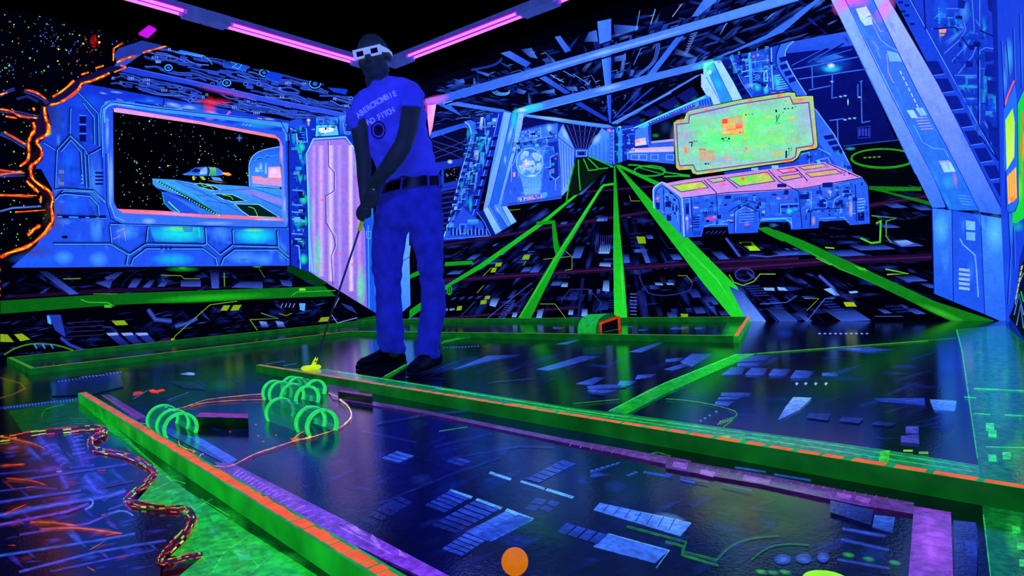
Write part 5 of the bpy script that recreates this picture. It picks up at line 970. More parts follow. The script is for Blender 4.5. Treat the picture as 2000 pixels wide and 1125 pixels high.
for x, y, w_, h_ in ((350, 660, 22, 10), (382, 660, 20, 8), (690, 625, 30, 20), (770, 620, 22, 24), (730, 615, 24, 8), (710, 655, 22, 8), (750, 655, 26, 8), (978, 335, 20, 14), (1010, 325, 12, 8), (1060, 332, 18, 8), (1450, 262, 24, 16), (1495, 260, 18, 14), (1545, 250, 20, 16), (1590, 238, 12, 10), (485, 930, 24, 20), (520, 930, 20, 18), (1430, 312, 20, 6), (1350, 448, 14, 8), (1380, 442, 18, 8), (1500, 748, 18, 16), (1538, 745, 14, 12), (1535, 770, 14, 8), (908, 552, 18, 10), (945, 550, 14, 8)): RC(KK, x, y, x + w_, y + h_)
at(1270, 310, 4.536); greeble([300, 360, 1350, 285, 1880, 190, 1920, 250, 1940, 560, 1780, 580, 1760, 540, 1500, 540, 1250, 520, 960, 540, 700, 580, 480, 590, 320, 640], 150, 95, -.07, 8); greeble([60, 260, 130, 240, 270, 370, 285, 620, 140, 500, 60, 420], 26, 96, .5, 6)
airbrush([300, 360, 1350, 285, 1900, 190, 1940, 560, 1500, 520, 960, 530, 480, 580, 320, 640], 60, [C(8, 26, 130), C(10, 36, 150), LB], 8, 30, [0, 90], .4, .55, 97)
at(); greeble([1000, 262, 1088, 246, 1092, 290, 1080, 380, 1062, 300, 1040, 290, 1010, 300, 1000, 330], 50, 98, -.12, 8); greeble([1392, 112, 1500, 90, 1518, 130, 1540, 182, 1470, 184], 60, 99, -.1, 8); greeble([1570, 300, 1640, 290, 1680, 345, 1600, 330], 24, 100, -.08, 10); greeble([1192, 262, 1238, 246, 1240, 300, 1200, 318], 26, 101, -.05, 6)
greeble([1810, 10, 1940, 0, 1955, 300, 1930, 300, 1850, 120], 60, 102, .02, 14, [C(8, 26, 140), C(12, 44, 180), C(50, 130, 245), C(14, 60, 210)]); airbrush([1640, 60, 1690, 90, 1750, 260, 1780, 380, 1700, 300], 16, [C(2, 8, 60), C(10, 24, 110)], 16, 50, [0, 60], .3, .6, 103)
at()
# ---- right wall
d_r = onplane(2000, 665, Vector((0, 0, 0)), Vector((0, 0, 1))) - rc; d_r.z = 0
if d_r.x < .02: d_r.x = .02
d_r = d_r / abs(d_r.y)
XEND = XR + d_r.x * (YB - YF)
ur = Vector((d_r.x, -1, 0)).normalized(); nr = Vector((-1, -d_r.x, 0)).normalized()
LR = (YB - YF) * math.hypot(1, d_r.x)
SR = Surface('wall_right', Vector((XR, YB, 0)), ur, Vector((0, 0, 1)), nr, (0, 0, LR, H), C(10, 30, 150), WALLM)
on(SR); at(1860, 80, 1.943)
P(C(20, 60, 210), [170, -160, 290, -160, 290, 700, 255, 830, 240, 1010, 205, 1090, 185, 700]); 
for x, y, rx, ry, cc in ((215, 60, 20, 80, C(70, 180, 240)), (200, 150, 12, 60, LB), (225, 700, 14, 80, C(30, 150, 220)), (215, 900, 14, 80, MB), (262, 60, 14, 120, MB)): B(cc, x, y, rx, ry, .7)
for pts in ([185, 0, 200, 300, 205, 640], [205, 0, 215, 130], [230, -50, 236, 150], [212, 650, 220, 800, 210, 1000], [232, 700, 235, 860], [255, -100, 262, 180]): S(C(8, 24, 130), 4, pts); S(C(60, 130, 245), 3, [(pts[i] + 5, pts[i + 1]) for i in range(0, len(pts), 2)], soft=1)
P(C(20, 200, 50), [228, 690, 245, 250, 275, 180, 275, 670, 245, 692]); B(OR, 268, 400, 10, 60, .9); B(C(120, 220, 60), 258, 560, 12, 60, .8); B(C(20, 160, 140), 250, 705, 24, 22, .9); S(C(250, 80, 30), 4, [266, 270, 262, 420, 266, 520], wj=.6)
P(C(30, 100, 230), [196, 260, 238, 165, 247, 230, 252, 610, 240, 645, 215, 650, 206, 500, 196, 480]); S(C(10, 30, 120), 3, [247, 230, 252, 610, 240, 645, 214, 652])
P(C(150, 230, 30), [202, 300, 230, 255, 238, 310, 236, 440, 207, 490], c2=C(200, 240, 90)); P(C(245, 180, 60), [208, 515, 243, 478, 246, 595, 213, 620]); B(OR, 228, 600, 16, 14, .9); S(C(245, 90, 60), 6, [202, 240, 212, 205, 236, 150])
for k in range(3): S(C(230, 110, 60), 2, [216 + k * 9, 500 - k * 7, 219 + k * 9, 608 - k * 5])
P(C(2, 4, 14), [232, 1010, 262, 850, 290, 800, 290, 1160, 240, 1080, 215, 1050]); 
for k in range(6): y = 855 + k * 22; P(C(190, 190, 30), [262 - k * 4, y, 269 - k * 4, y - 6, 266 - k * 4, y + 12, 259 - k * 4, y + 16])
for pts in ([240, 1000, 250, 930, 272, 880], [236, 1040, 255, 960, 272, 1040], [245, 1080, 260, 1000, 272, 1090]): S(C(90, 150, 245), 3, pts)
S(C(30, 200, 60), 4, [262, 950, 272, 990])
at()
# ---------------------------------------------------------------- glossy painted floor
FLM = [paintmat('glossy_floor_paint', 0.12, False, 0.14, 0.7, 0.15, scale=2.2, amp=(0.6, 1.25), es=1.08, grit=.34), paintmat('glossy_floor_paint_soft', 0.12, True, 0.14, 0.7, 0.15, scale=2.2, amp=(0.6, 1.25), es=1.08, grit=.34)]
SF = Surface('floor', Vector((0, 0, 0)), Vector((1, 0, 0)), Vector((0, 1, 0)), Vector((0, 0, 1)), (XL, YF, XE, YB), C(1, 2, 13), FLM)
on(SF); at()
random.seed(51)
# broad soft tints
for x, y, rx, ry, cc, a_ in ((900, 900, 420, 120, C(6, 14, 80), .8), (1400, 1040, 400, 80, C(5, 14, 70), .8), (1500, 820, 400, 60, C(4, 8, 60), .8), (560, 900, 240, 80, C(8, 18, 95), .8), (700, 990, 130, 90, C(14, 16, 90), .7), (1100, 720, 400, 40, C(3, 6, 44), .8), (560, 760, 260, 40, C(6, 8, 60), .6), (1240, 1080, 260, 60, C(4, 10, 60), .6)): B(cc, x, y, rx, ry, a_)
for x, y, rx, ry, cc in ((1430, 1000, 120, 50, C(40, 34, 18)), (1530, 1030, 90, 40, C(34, 20, 16))): B(cc, x, y, rx, ry, .8)
airbrush([760, 800, 1250, 860, 1750, 950, 1760, 1125, 900, 1125, 520, 930], 90, [C(10, 22, 95), C(14, 34, 130), C(6, 12, 60), C(20, 44, 150)], 30, 120, [-20, 10, -22], .2, .6, 82)
airbrush([860, 670, 1430, 680, 1850, 660, 1900, 890, 1400, 820, 760, 730], 90, [C(8, 16, 80), C(12, 26, 110), C(16, 40, 140)], 30, 110, [-18, 2, -20], .12, .6, 83)
airbrush([180, 760, 480, 720, 620, 740, 700, 800, 600, 900, 420, 880], 50, [C(10, 20, 90), C(12, 26, 110)], 20, 80, [-15, 30], .2, .5, 84)
# right-hand green band
at(1300, 600, 2.143)
P(C(6, 82, 30), [1215, 92, 1300, 85, 1420, 78, 1500, 130, 1500, 1180, 1365, 1180, 1330, 880, 1306, 640, 1240, 180], c2=C(8, 100, 40))
B(C(14, 100, 110), 1330, 300, 60, 180, .6); B(C(20, 120, 120), 1370, 420, 60, 140, .6); B(C(10, 90, 110), 1420, 160, 60, 60, .7); B(C(40, 160, 60), 1460, 620, 60, 80, .6); B(C(20, 130, 90), 1380, 680, 60, 80, .6); B(C(40, 190, 70), 1460, 960, 50, 100, .6)
at(); airbrush([1880, 645, 1990, 660, 2000, 900, 1925, 900], 40, [C(14, 110, 90), C(26, 140, 60), C(8, 80, 40), C(14, 100, 110)], 20, 70, [90, 0, 88], .3, .5, 85); at(1300, 600, 2.143)
S(C(40, 180, 60), 8, [1218, 95, 1240, 180, 1306, 640], soft=1); S(C(50, 190, 80), 8, [1330, 870, 1365, 1170], soft=1); S(C(4, 40, 16), 10, [1430, 80, 1500, 140])
for y, x0, x1 in ((345, 1290, 1400), (450, 1290, 1360), (350, 1400, 1500), (455, 1420, 1500), (380, 1250, 1300), (590, 1340, 1500), (520, 1340, 1380)): S(C(50, 220, 110), 7, [x0, y, x1, y + 4], soft=1)
for x, y in ((1340, 490), (1350, 520), (1410, 610), (1350, 620), (1450, 920), (1470, 990), (1480, 1060)): P(C(45, 205, 80), [x, y, x + 34, y, x + 36, y + 30, x + 2, y + 30])
S(C(10, 90, 30), 9, [380, 197, 800, 165, 1215, 132], soft=1); S(C(60, 140, 30), 4, [380, 197, 800, 165, 1100, 143], soft=0)
# green band behind the long kerb
at()
P(C(10, 100, 40), [548, 720, 640, 722, 740, 739, 860, 757, 1124, 799, 1225, 811, 1350, 829, 1560, 858, 1720, 880, 1912, 912, 1915, 948, 1900, 950, 1300, 856, 900, 786, 600, 734, 520, 719], c2=C(18, 125, 80), d='h')
for pts in ([660, 727, 1124, 803, 1400, 840], [1300, 828, 1600, 868, 1910, 918], [850, 760, 1200, 815], [1000, 790, 1400, 848, 1900, 925]): S(C(40, 200, 70), 2.5, pts, soft=1)
for k in range(14): x = 850 + k * 75; S(C(30, 180, 90), 3, [x, 762 + k * 10.6, x + 60, 770 + k * 10.6], soft=2)
at(1300, 600, 2.143)
P(C(50, 190, 40), [900, 610, 940, 606, 932, 670, 890, 668]); P(C(20, 160, 60), [210, 545, 330, 535, 340, 560, 190, 556]); RC(C(120, 210, 40), 995, 604, 1035, 612); RC(C(90, 200, 40), 1060, 612, 1100, 622); B(C(110, 210, 50), 255, 548, 24, 8, .9)
# diagonal green track and thin lines
P(C(16, 170, 44), [-237, 442, -80, 354, 0, 320, 290, 200, 380, 197, 0, 366, -162, 452], c2=C(14, 150, 40)); S(C(60, 225, 110), 5, [-237, 440, 0, 320, 300, 200], soft=1)
at(660, 640, 8.333)
P(C(14, 120, 36), [1130, 590, 1160, 600, 820, 830, 700, 830]); S(C(80, 200, 80), 14, [1100, 610, 760, 800], soft=1)
at(650, 640, 2.32)
for pts in ([490, 70, 600, 45, 730, 38], [500, 62, 640, 30], [1090, 350, 1300, 330], [480, 470, 610, 450]): S(C(30, 150, 44), 6, pts, soft=1)  # the first two strokes paint green reflections beside the far lane
# blue lacquer dashes and hatches (middle bay)
def Q(q, a_=C(50, 90, 220), b_=C(12, 24, 110), d='h'): P(a_, q, c2=b_, d=d)
for q in ([1010, 75, 1110, 52, 1135, 52, 1060, 76], [540, 195, 700, 130, 860, 125, 700, 155], [920, 190, 1130, 128, 1215, 130, 1070, 172, 980, 195], [1150, 270, 1220, 262, 1330, 262, 1330, 275, 1160, 282], [1170, 285, 1290, 288, 1230, 302, 1150, 292], [1300, 245, 1380, 245, 1340, 268, 1290, 265], [1380, 215, 1470, 210, 1440, 225, 1370, 235], [1340, 110, 1480, 66, 1500, 68, 1400, 112], [1500, 190, 1624, 150, 1624, 170, 1540, 195], [1100, 255, 1190, 225, 1240, 225, 1170, 262]):
    Q(q)
for pts, w_ in (([640, 175, 800, 130], 5), ([540, 195, 640, 170], 6), ([560, 140, 690, 150], 4), ([850, 195, 960, 200], 6), ([900, 180, 1100, 135], 6), ([860, 42, 1200, 44], 5), ([1000, 60, 1130, 48], 5), ([1370, 15 + 50, 1480, 55], 6), ([500, 92, 620, 88], 4), ([0, 120, 80, 115], 5), ([0, 205, 60, 200], 8), ([70, 180, 150, 190], 5), ([630, 40, 720, 40], 5), ([1350, 150, 1480, 140], 5)): S(C(90, 130, 245), w_, pts, soft=2)
for k in range(12): S(C(60, 80, 200), 3, [500 + k * 14, 92 - k * .6, 508 + k * 14, 90 - k * .6])
for k in range(7): S(C(20, 40, 110), 4, [700 + k * 26, 225 - k * 2 + 30, 760 + k * 26, 215 - k * 2 + 30], soft=1)
at(1300, 600, 2.143)
for q in ([300, 232, 380, 205, 440, 205, 420, 225], [232, 288, 275, 255, 335, 255, 320, 285], [330, 288, 360, 258, 430, 260, 410, 290], [430, 290, 450, 262, 525, 265, 500, 292], [520, 302, 545, 268, 625, 272, 600, 300], [655, 275, 720, 275, 725, 290, 655, 288], [235, 358, 360, 358, 350, 375, 230, 370], [225, 380, 330, 378, 300, 390, 215, 390], [210, 398, 290, 398, 260, 420, 205, 412], [720, 176, 850, 170, 960, 182, 850, 190], [0, 218, 80, 210, 60, 225, 0, 230], [60, 230, 110, 196, 200, 196, 110, 250], [300, 240, 400, 235, 390, 250, 300, 250]): Q(q)
P(C(110, 160, 250), [535, 380, 612, 384, 560, 435, 470, 478, 500, 425], c2=C(60, 100, 225)); 
for x in (548, 585, 627, 670): P(C(130, 170, 250), [x - 6, 322, x, 314, x + 9, 318, x + 2, 328])
for x, y in ((148, 482), (165, 470), (185, 458), (212, 442)): B(LB, x, y, 8, 5, .9)
for q in ([1005, 505, 1060, 502, 1058, 535, 1005, 532], [985, 545, 1060, 540, 1062, 578, 985, 572]): Q(q, C(60, 70, 190), C(50, 60, 170))
for k in range(3): Q([600 + k * 140, 448 + k * 18, 690 + k * 140, 452 + k * 18, 680 + k * 130, 480 + k * 12, 590 + k * 135, 468 + k * 14], C(20, 34, 120), C(10, 18, 80))
Q([870, 385, 1085, 385, 1085, 415, 900, 400], C(20, 40, 150), C(30, 60, 190)); P(C(70, 130, 240), [1105, 390, 1218, 396, 1212, 440, 1125, 436], c2=C(50, 110, 235))
for pts in ([610, 103, 1100, 112], [312, 130, 600, 142], [700, 178, 1060, 185], [730, 262, 800, 270], [920, 308, 1165, 348], [1190, 325, 1260, 327], [560, 210 + 40, 640, 246]): S(C(70, 110, 235), 5, pts, soft=2)
for k in range(10): S(C(120, 150, 245), 5, [640 + k * 22, 110, 650 + k * 22, 111])
S(C(70, 150, 40), 4, [920, 308, 1165, 350], soft=2); S(C(50, 150, 40), 3, [0, 388, 130, 400, 260, 430, 300, 455, 240, 510], sm=2)
for k in range(6): S(C(70, 170, 50), 3, [218 + k * 10, 500 - k * 3, 232 + k * 10, 480 - k * 3])
for x, y, rx, ry in ((360, 100, 60, 20), (1180, 250, 40, 60), (1170, 470, 50, 60), (500, 110, 40, 24), (1000, 250, 60, 12)): B(C(16, 40, 150), x, y, rx, ry, .6)
# lane between the far kerbs
at(1080, 590, 4.167)
for q in ([0, 200, 90, 205, 60, 222, 0, 218], [700, 222, 780, 218, 740, 235, 690, 235], [980, 205, 1100, 205, 1060, 225, 950, 222], [1160, 205, 1240, 203, 1210, 222, 1150, 222], [610, 198, 660, 198, 640, 206, 610, 206]): Q(q, C(30, 70, 190), C(14, 40, 130))
P(C(8, 70, 22), [1420, 165, 1590, 165, 1470, 245, 1380, 240])
# lower bay, nearest the camera
at(650, 640, 2.32)
def ladder(x0, y0, x1, y1, wx, wy, n, c0, c1, gap=.25):
    for i in range(n):
        a_ = i / n; b_ = (i + 1 - gap) / n; t = i / max(1, n - 1); c = tuple(u + (v - u) * t for u, v in zip(c0, c1))
        P(jit(c, .15), [x0 + (x1 - x0) * a_, y0 + (y1 - y0) * a_, x0 + (x1 - x0) * a_ + wx, y0 + (y1 - y0) * a_ + wy, x0 + (x1 - x0) * b_ + wx, y0 + (y1 - y0) * b_ + wy, x0 + (x1 - x0) * b_, y0 + (y1 - y0) * b_])
D1, D2 = C(70, 130, 245), C(14, 30, 110)
ladder(290, 560, 215, 595, 80, 22, 3, C(50, 90, 220), C(40, 80, 210)); ladder(555, 585, 505, 610, 72, 22, 2, C(25, 50, 160), C(20, 40, 140))
P(C(80, 160, 245), [715, 652, 810, 684, 805, 694, 705, 662]); P(C(80, 160, 245), [855, 692, 962, 726, 958, 736, 848, 700]); P(C(80, 160, 245), [972, 728, 1095, 766, 1085, 776, 962, 738])
ladder(1040, 600, 870, 690, 60, 18, 6, C(22, 50, 165), C(18, 44, 150), .15)
P(C(80, 150, 245), [535, 732, 635, 766, 625, 776, 525, 742]); P(C(80, 150, 245), [655, 772, 770, 815, 760, 825, 645, 782]); P(C(90, 170, 250), [790, 820, 912, 866, 900, 878, 780, 832])
ladder(530, 740, 410, 810, 90, 34, 5, C(30, 60, 190), C(20, 40, 140)); ladder(640, 785, 440, 900, 110, 40, 7, C(30, 65, 195), C(14, 30, 110)); ladder(780, 835, 600, 930, 118, 44, 4, C(50, 100, 225), C(40, 80, 215), .05); ladder(600, 935, 490, 1010, 90, 34, 5, C(40, 80, 215), C(24, 50, 170))
P(C(40, 80, 210), [840, 850, 905, 872, 700, 970, 640, 945], c2=C(30, 60, 190))
ladder(290, 760, 190, 830, 70, 30, 4, C(16, 34, 120), C(10, 22, 90)); ladder(260, 790, 120, 880, 60, 26, 4, C(14, 26, 100), C(8, 14, 70)); ladder(920, 770, 860, 830, 50, 10, 2, C(20, 40, 140), C(14, 30, 110)); ladder(990, 780, 930, 830, 40, 14, 2, C(20, 40, 140), C(14, 30, 110))
P(C(60, 110, 240), [1210, 795, 1624, 885, 1624, 890, 1575, 948, 1180, 828], c2=C(70, 130, 250), d='h'); B(C(110, 170, 252), 1530, 880, 90, 40, .6, 14); S(C(110, 180, 252), 5, [1400, 838, 1622, 888], soft=1)
for k in range(7): S(C(16, 40, 160), 4, [1250 + k * 50, 805 + k * 11, 1222 + k * 50, 838 + k * 14])
ladder(1245, 935, 1525, 1010, -65, 60, 1, C(55, 110, 240), C(60, 120, 245), 0); S(C(110, 180, 252), 5, [1250, 936, 1525, 1012, 1465, 1092], soft=1)
for k in range(4): P(C(24, 55, 175), [1205 - k * 48, 930 - k * 14, 1245 - k * 48, 942 - k * 14, 1200 - k * 48, 985 - k * 14, 1160 - k * 48, 970 - k * 14], c2=C(16, 34, 130))
for pts in ([200, 440, 420, 400, 620, 380], [130, 470, 380, 520], [460, 540, 720, 480], [560, 660, 760, 590], [210, 800, 600, 640], [500, 600, 850, 540, 1000, 545]): S(C(14, 26, 105), 16, pts, soft=1)
for q in ([1165, 650, 1290, 612, 1295, 620, 1170, 662], [1165, 668, 1200, 655, 1260, 668, 1170, 680]): Q(q, C(24, 50, 160), C(16, 34, 120))
for k in range(6): S(C(50, 90, 220), 4, [1165 + k * 24, 650 - k * 7, 1180 + k * 24, 646 - k * 7])
for q in ([1410, 650, 1530, 670, 1528, 682, 1405, 660], [1575, 685, 1640, 700, 1638, 710, 1572, 694]): P(C(20, 60, 190), q)
for k in range(3): B(C(50, 110, 230), 1340 + k * 16, 668 - k * 6, 14, 6, .7)
for x, y, rx, ry in ((660, 1085, 26, 12), (935, 930, 16, 8), (860, 972, 26, 10), (400, 690, 60, 30), (1280, 720, 60, 30), (760, 555, 50, 40), (1130, 690, 40, 30)): B(C(20, 48, 150), x, y, rx, ry, .5)
B(C(8, 60, 30), 900, 900, 140, 60, .5); B(C(8, 60, 30), 1000, 950, 140, 60, .4)
S(C(18, 80, 34), 10, [1330, 905, 1600, 975, 1585, 1020, 1740, 1060], soft=0); S(C(30, 120, 50), 3, [1335, 900, 1605, 972, 1590, 1015, 1745, 1055])
S(C(30, 110, 30), 6, [1430, 575, 1470, 565, 1530, 582])
# violet stripe along the kerb
def violet(pts, c1=C(66, 28, 115), c2_=C(92, 42, 145)): P(c1, pts, c2=c2_, d='h')
violet([-77, 195, 20, 208, 170, 338, 410, 380, 1050, 510, 1624, 612, 1624, 652, 1040, 527, 400, 392, 140, 352, 0, 330]); 
at(1300, 600, 2.143)
violet([0, 640, 400, 708, 760, 780, 1040, 830, 1040, 878, 800, 838, 400, 752, 0, 682]); P(C(110, 45, 170), [1040, 845, 1195, 870, 1205, 1180, 1015, 1180], c2=C(120, 50, 190)); B(C(160, 80, 230), 1110, 1000, 80, 140, .8)
for x, y in ((35, 655), (150, 688), (330, 712), (380, 722), (720, 785), (800, 800)): P(C(130, 70, 190), [x, y, x + 60, y + 12, x + 50, y + 34, x - 8, y + 20])
for k in range(34):
    x = -480 + k * 44; y = 560 + (x + 480) * .175; S(C(110, 58, 165), 4, [x, y, x - 10, y + 14]) if x > -420 and x < 1020 else None
P(C(20, 36, 130), [1205, 905, 1300, 915, 1310, 1000, 1300, 1180, 1215, 1180], c2=C(10, 20, 90)); P(C(26, 46, 150), [1255, 990, 1300, 992, 1305, 1060, 1260, 1058])
for pts, w_ in (([62, 722, 180, 742], 8), ([238, 752, 360, 778], 8), ([290, 680, 420, 700], 12), ([455, 710, 608, 736], 12), ([740, 930, 920, 962], 18), ([735, 975, 935, 1020], 18), ([720, 1070, 940, 1110], 16), ([0, 705, 30, 712], 8)): S(C(45, 75, 200), w_, pts, soft=1)
P(C(50, 100, 215), [875, 872, 960, 882, 950, 950, 865, 925], c2=C(24, 50, 150)); P(C(24, 44, 130), [690, 820, 870, 860, 860, 925, 690, 870], c2=C(16, 30, 100))
for x, y, rx in ((490, 1058, 36), (578, 1055, 34), (660, 1050, 26)): E(C(26, 46, 150), x, y, rx, 22); B(C(70, 110, 225), x, y, rx * .8, 16, .6)
S(C(20, 90, 50), 14, [215, 1060, 280, 1000, 370, 970, 475, 962], sm=3, soft=1); S(C(20, 90, 50), 12, [360, 1060, 430, 1010, 520, 995, 600, 1000], sm=3, soft=1); S(C(26, 100, 40), 12, [0, 985, 75, 1005, 70, 1040, 220, 1085], soft=0)
for x, y in ((765, 1040), (850, 1058), (960, 1085), (400, 1108), (450, 1112), (500, 1110)): B(C(50, 170, 60), x, y, 30, 12, .9, 10)
B(C(16, 50, 130), 870, 1060, 90, 60, .5)
# ---- the left stripe, the oval circuit and the crater
at(0, 700, 2.647)
violet([520, 190, 570, 190, 760, 305, 700, 318]); S(C(120, 60, 170), 6, [530, 192, 720, 312], soft=1); P(C(16, 30, 120), [720, 320, 760, 305, 1230, 530, 1190, 560], c2=C(30, 50, 150)); 
P(C(40, 80, 215), [960, 400, 1040, 415, 1225, 525, 1180, 545], c2=C(60, 80, 220)); 
violet([1110, 540, 1200, 545, 1853, 878, 1853, 1000, 1640, 880, 1150, 590], C(85, 40, 165), C(110, 55, 210)); 
for k in range(12): S(C(130, 80, 215), 8, [1240 + k * 18, 580 + k * 11, 1205 + k * 18, 604 + k * 11]); 
for k in range(16): x = 1300 + k * 36; S(C(135, 80, 220), 6, [x + 60, 650 + k * 19.5, x, 672 + k * 19.5])
at(650, 640, 2.32)
P(C(100, 45, 200), [0, 855, 150, 930, 300, 1010, 640, 1190, 500, 1190, 380, 1125, 0, 942], c2=C(120, 60, 225)); 
for q in ([60, 900, 100, 905, 160, 950, 120, 945], [180, 940, 215, 990, 210, 1010, 170, 960], [300, 1010, 340, 1050, 300, 1040]): P(C(150, 100, 235), q)
for k in range(7): S(C(150, 95, 235), 5, [20 + k * 30, 900 + k * 16, 60 + k * 34, 925 + k * 18])
at(260, 700, 4.167)
P(C(200, 40, 30), [0, 280, 30, 272, 60, 270, 85, 275, 50, 292, 0, 305]); P(C(235, 50, 40), [125, 262, 160, 252, 190, 262, 240, 250, 262, 262, 215, 272, 200, 282, 150, 278])
P(C(90, 130, 240), [380, 128, 450, 112, 500, 120, 500, 138, 430, 134]); B(C(120, 180, 250), 470, 126, 40, 10, .8)
for pts in ([1080, 45, 1230, 22], [1220, 60, 1330, 42], [280, 350, 450, 285], [0, 330, 120, 260]): S(C(70, 100, 225), 6, pts, soft=1)
for x, y in ((60, 155), (120, 148), (480, 435), (570, 415), (640, 630), (835, 640), (850, 560), (1130, 560), (470, 40), (940, 600), (1260, 600)): S(C(150, 190, 250), 5, [x, y, x + 30, y - 5], soft=2)
B(C(8, 70, 16), 720, 230, 130, 60, .8); P(C(10, 16, 80), [280, 190, 500, 200, 600, 260, 420, 250], a=.7)
def circuit(pts, w=8):
    S(C(190, 30, 34), w * .8, pts, sm=5, jitter=.6, wj=.4); S(C(215, 180, 90), w * .28, [p + 1 for p in pts], sm=5, jitter=.5, wj=.6)
circuit([350, 420, 420, 405, 520, 370, 600, 345, 800, 320, 1060, 296], 7); circuit([470, 400, 560, 375, 700, 360, 860, 350, 1070, 345], 6)
circuit([1590, 290, 1660, 320, 1720, 370, 1768, 430, 1770, 490, 1720, 550, 1620, 600, 1530, 630, 1400, 668, 1290, 682], 11); S(C(210, 220, 190), 11, [1680, 345, 1740, 390, 1775, 450, 1770, 500, 1720, 550], sm=3, jitter=.3, wj=.5)
circuit([1450, 650, 1300, 690, 1150, 740, 1000, 790, 900, 840, 820, 880, 740, 898, 640, 885, 560, 865, 525, 845], 11); circuit([530, 845, 550, 800, 575, 792], 10); circuit([370, 672, 380, 710, 430, 738, 500, 760, 480, 770], 12); circuit([1290, 680, 1350, 630, 1400, 600], 11); circuit([0, 522, 100, 535, 170, 560], 6)
B(C(250, 80, 40), 1320, 670, 50, 16, .8); B(YE, 1440, 650, 20, 6, .8); B(C(60, 30, 90), 1650, 400, 100, 100, .5)
for x, y in ((1165, 625), (1060, 678), (1020, 632), (790, 598), (1000, 540)): B(C(230, 60, 60), x, y, 12, 7, .9)
at(0, 700, 2.647)
P(C(4, 62, 16), [45, 275, 200, 250, 400, 210, 440, 250, 560, 330, 545, 372, 130, 405]); S(C(20, 110, 30), 5, [215, 310, 235, 265, 330, 240], sm=2)
for k in range(3): S(C(30, 120, 40), 5, [365 + k * 8, 315 + k * 12, 455, 312 + k * 14], soft=1)
S(C(14, 40, 110), 14, [0, 258, 200, 235, 400, 210], soft=1); 
for k in range(24): RC(C(50, 80, 210), 20 + k * 16, 254 - k * 1.8, 30 + k * 16, 262 - k * 1.8)
for pts in ([0, 205, 60, 190, 130, 155, 110, 130, 0, 100],): S(C(90, 60, 20), 12, pts, soft=1, jitter=.5)
P(C(14, 26, 110), [260, 130, 620, 90, 640, 150, 480, 190, 270, 200], c2=C(3, 5, 40)); 
for k in range(18): S(C(60, 90, 215), 5, [300 + k * 18, 122 - k * 2.4, 308 + k * 18, 126 - k * 2.4])
for k in range(12): S(C(60, 90, 215), 5, [420 + k * 18, 96 - k * 1.6, 432 + k * 18, 94 - k * 1.6])
# green apron beside the kerb
P(C(8, 128, 30), [390, 205, 560, 330, 545, 372, 640, 430, 760, 520, 820, 600, 760, 690, 700, 760, 960, 790, 1010, 860, 960, 960, 880, 1040, 1050, 1040, 860, 1200, 1660, 1200, 1640, 1140, 1290, 915, 960, 690, 720, 500, 600, 390, 480, 290], c2=C(16, 178, 48))
for x, y, rx, ry, cc in ((1160, 860, 140, 90, C(20, 170, 44)), (1250, 1000, 200, 80, C(26, 180, 56)), (880, 640, 90, 100, C(20, 140, 50)), (620, 430, 80, 60, C(14, 110, 60)), (1450, 1070, 160, 60, C(30, 190, 60)), (840, 700, 80, 40, C(30, 150, 80))): B(cc, x, y, rx, ry, .7)
for q, cc in (([1210, 1010, 1290, 1015, 1300, 1060, 1240, 1060], C(40, 200, 110)), ([1080, 880, 1130, 890, 1140, 950, 1080, 930], C(30, 170, 90)), ([1300, 960, 1330, 1000, 1290, 1010], C(20, 170, 60))): P(cc, q)
for pts in ([780, 700, 900, 640, 960, 660], [1000, 800, 1060, 760, 1100, 740], [1280, 940, 1160, 1020, 1100, 1125], [1040, 740, 1190, 830], [1000, 1000, 1080, 1080], [1400, 1040, 1300, 1125], [900, 660, 860, 620], [1240, 980, 1340, 1100]): S(C(60, 215, 110), 5, pts, soft=1)
B(C(4, 60, 20), 700, 560, 60, 40, .5); B(C(6, 90, 30), 1180, 900, 100, 30, .6, 40); B(C(4, 70, 24), 900, 700, 50, 120, .5, -50)
# crater: pipework, then the rubble edge
P(C(5, 6, 40), [-200, 425, 200, 395, 440, 372, 545, 375, 540, 400, 465, 440, 490, 490, 700, 520, 800, 590, 810, 625, 755, 680, 660, 765, 720, 800, 960, 800, 1010, 860, 950, 960, 840, 1060, 820, 1200, -200, 1200])
for x, y, rx, ry, cc in ((260, 470, 60, 60, C(50, 50, 160)), (330, 640, 30, 60, C(70, 40, 140)), (430, 520, 60, 60, C(40, 40, 160)), (480, 650, 80, 60, C(50, 60, 190)), (80, 470, 110, 40, C(90, 40, 20)), (100, 800, 100, 60, C(60, 20, 20)), (620, 560, 110, 50, C(16, 20, 90)), (560, 1060, 220, 60, C(14, 14, 90)), (640, 740, 90, 40, C(30, 40, 150))): B(cc, x, y, rx, ry, .75)
def pipe(cc, w, pts): S(tuple(v * .35 for v in cc), w, pts); S(cc, w * .6, pts, soft=1)
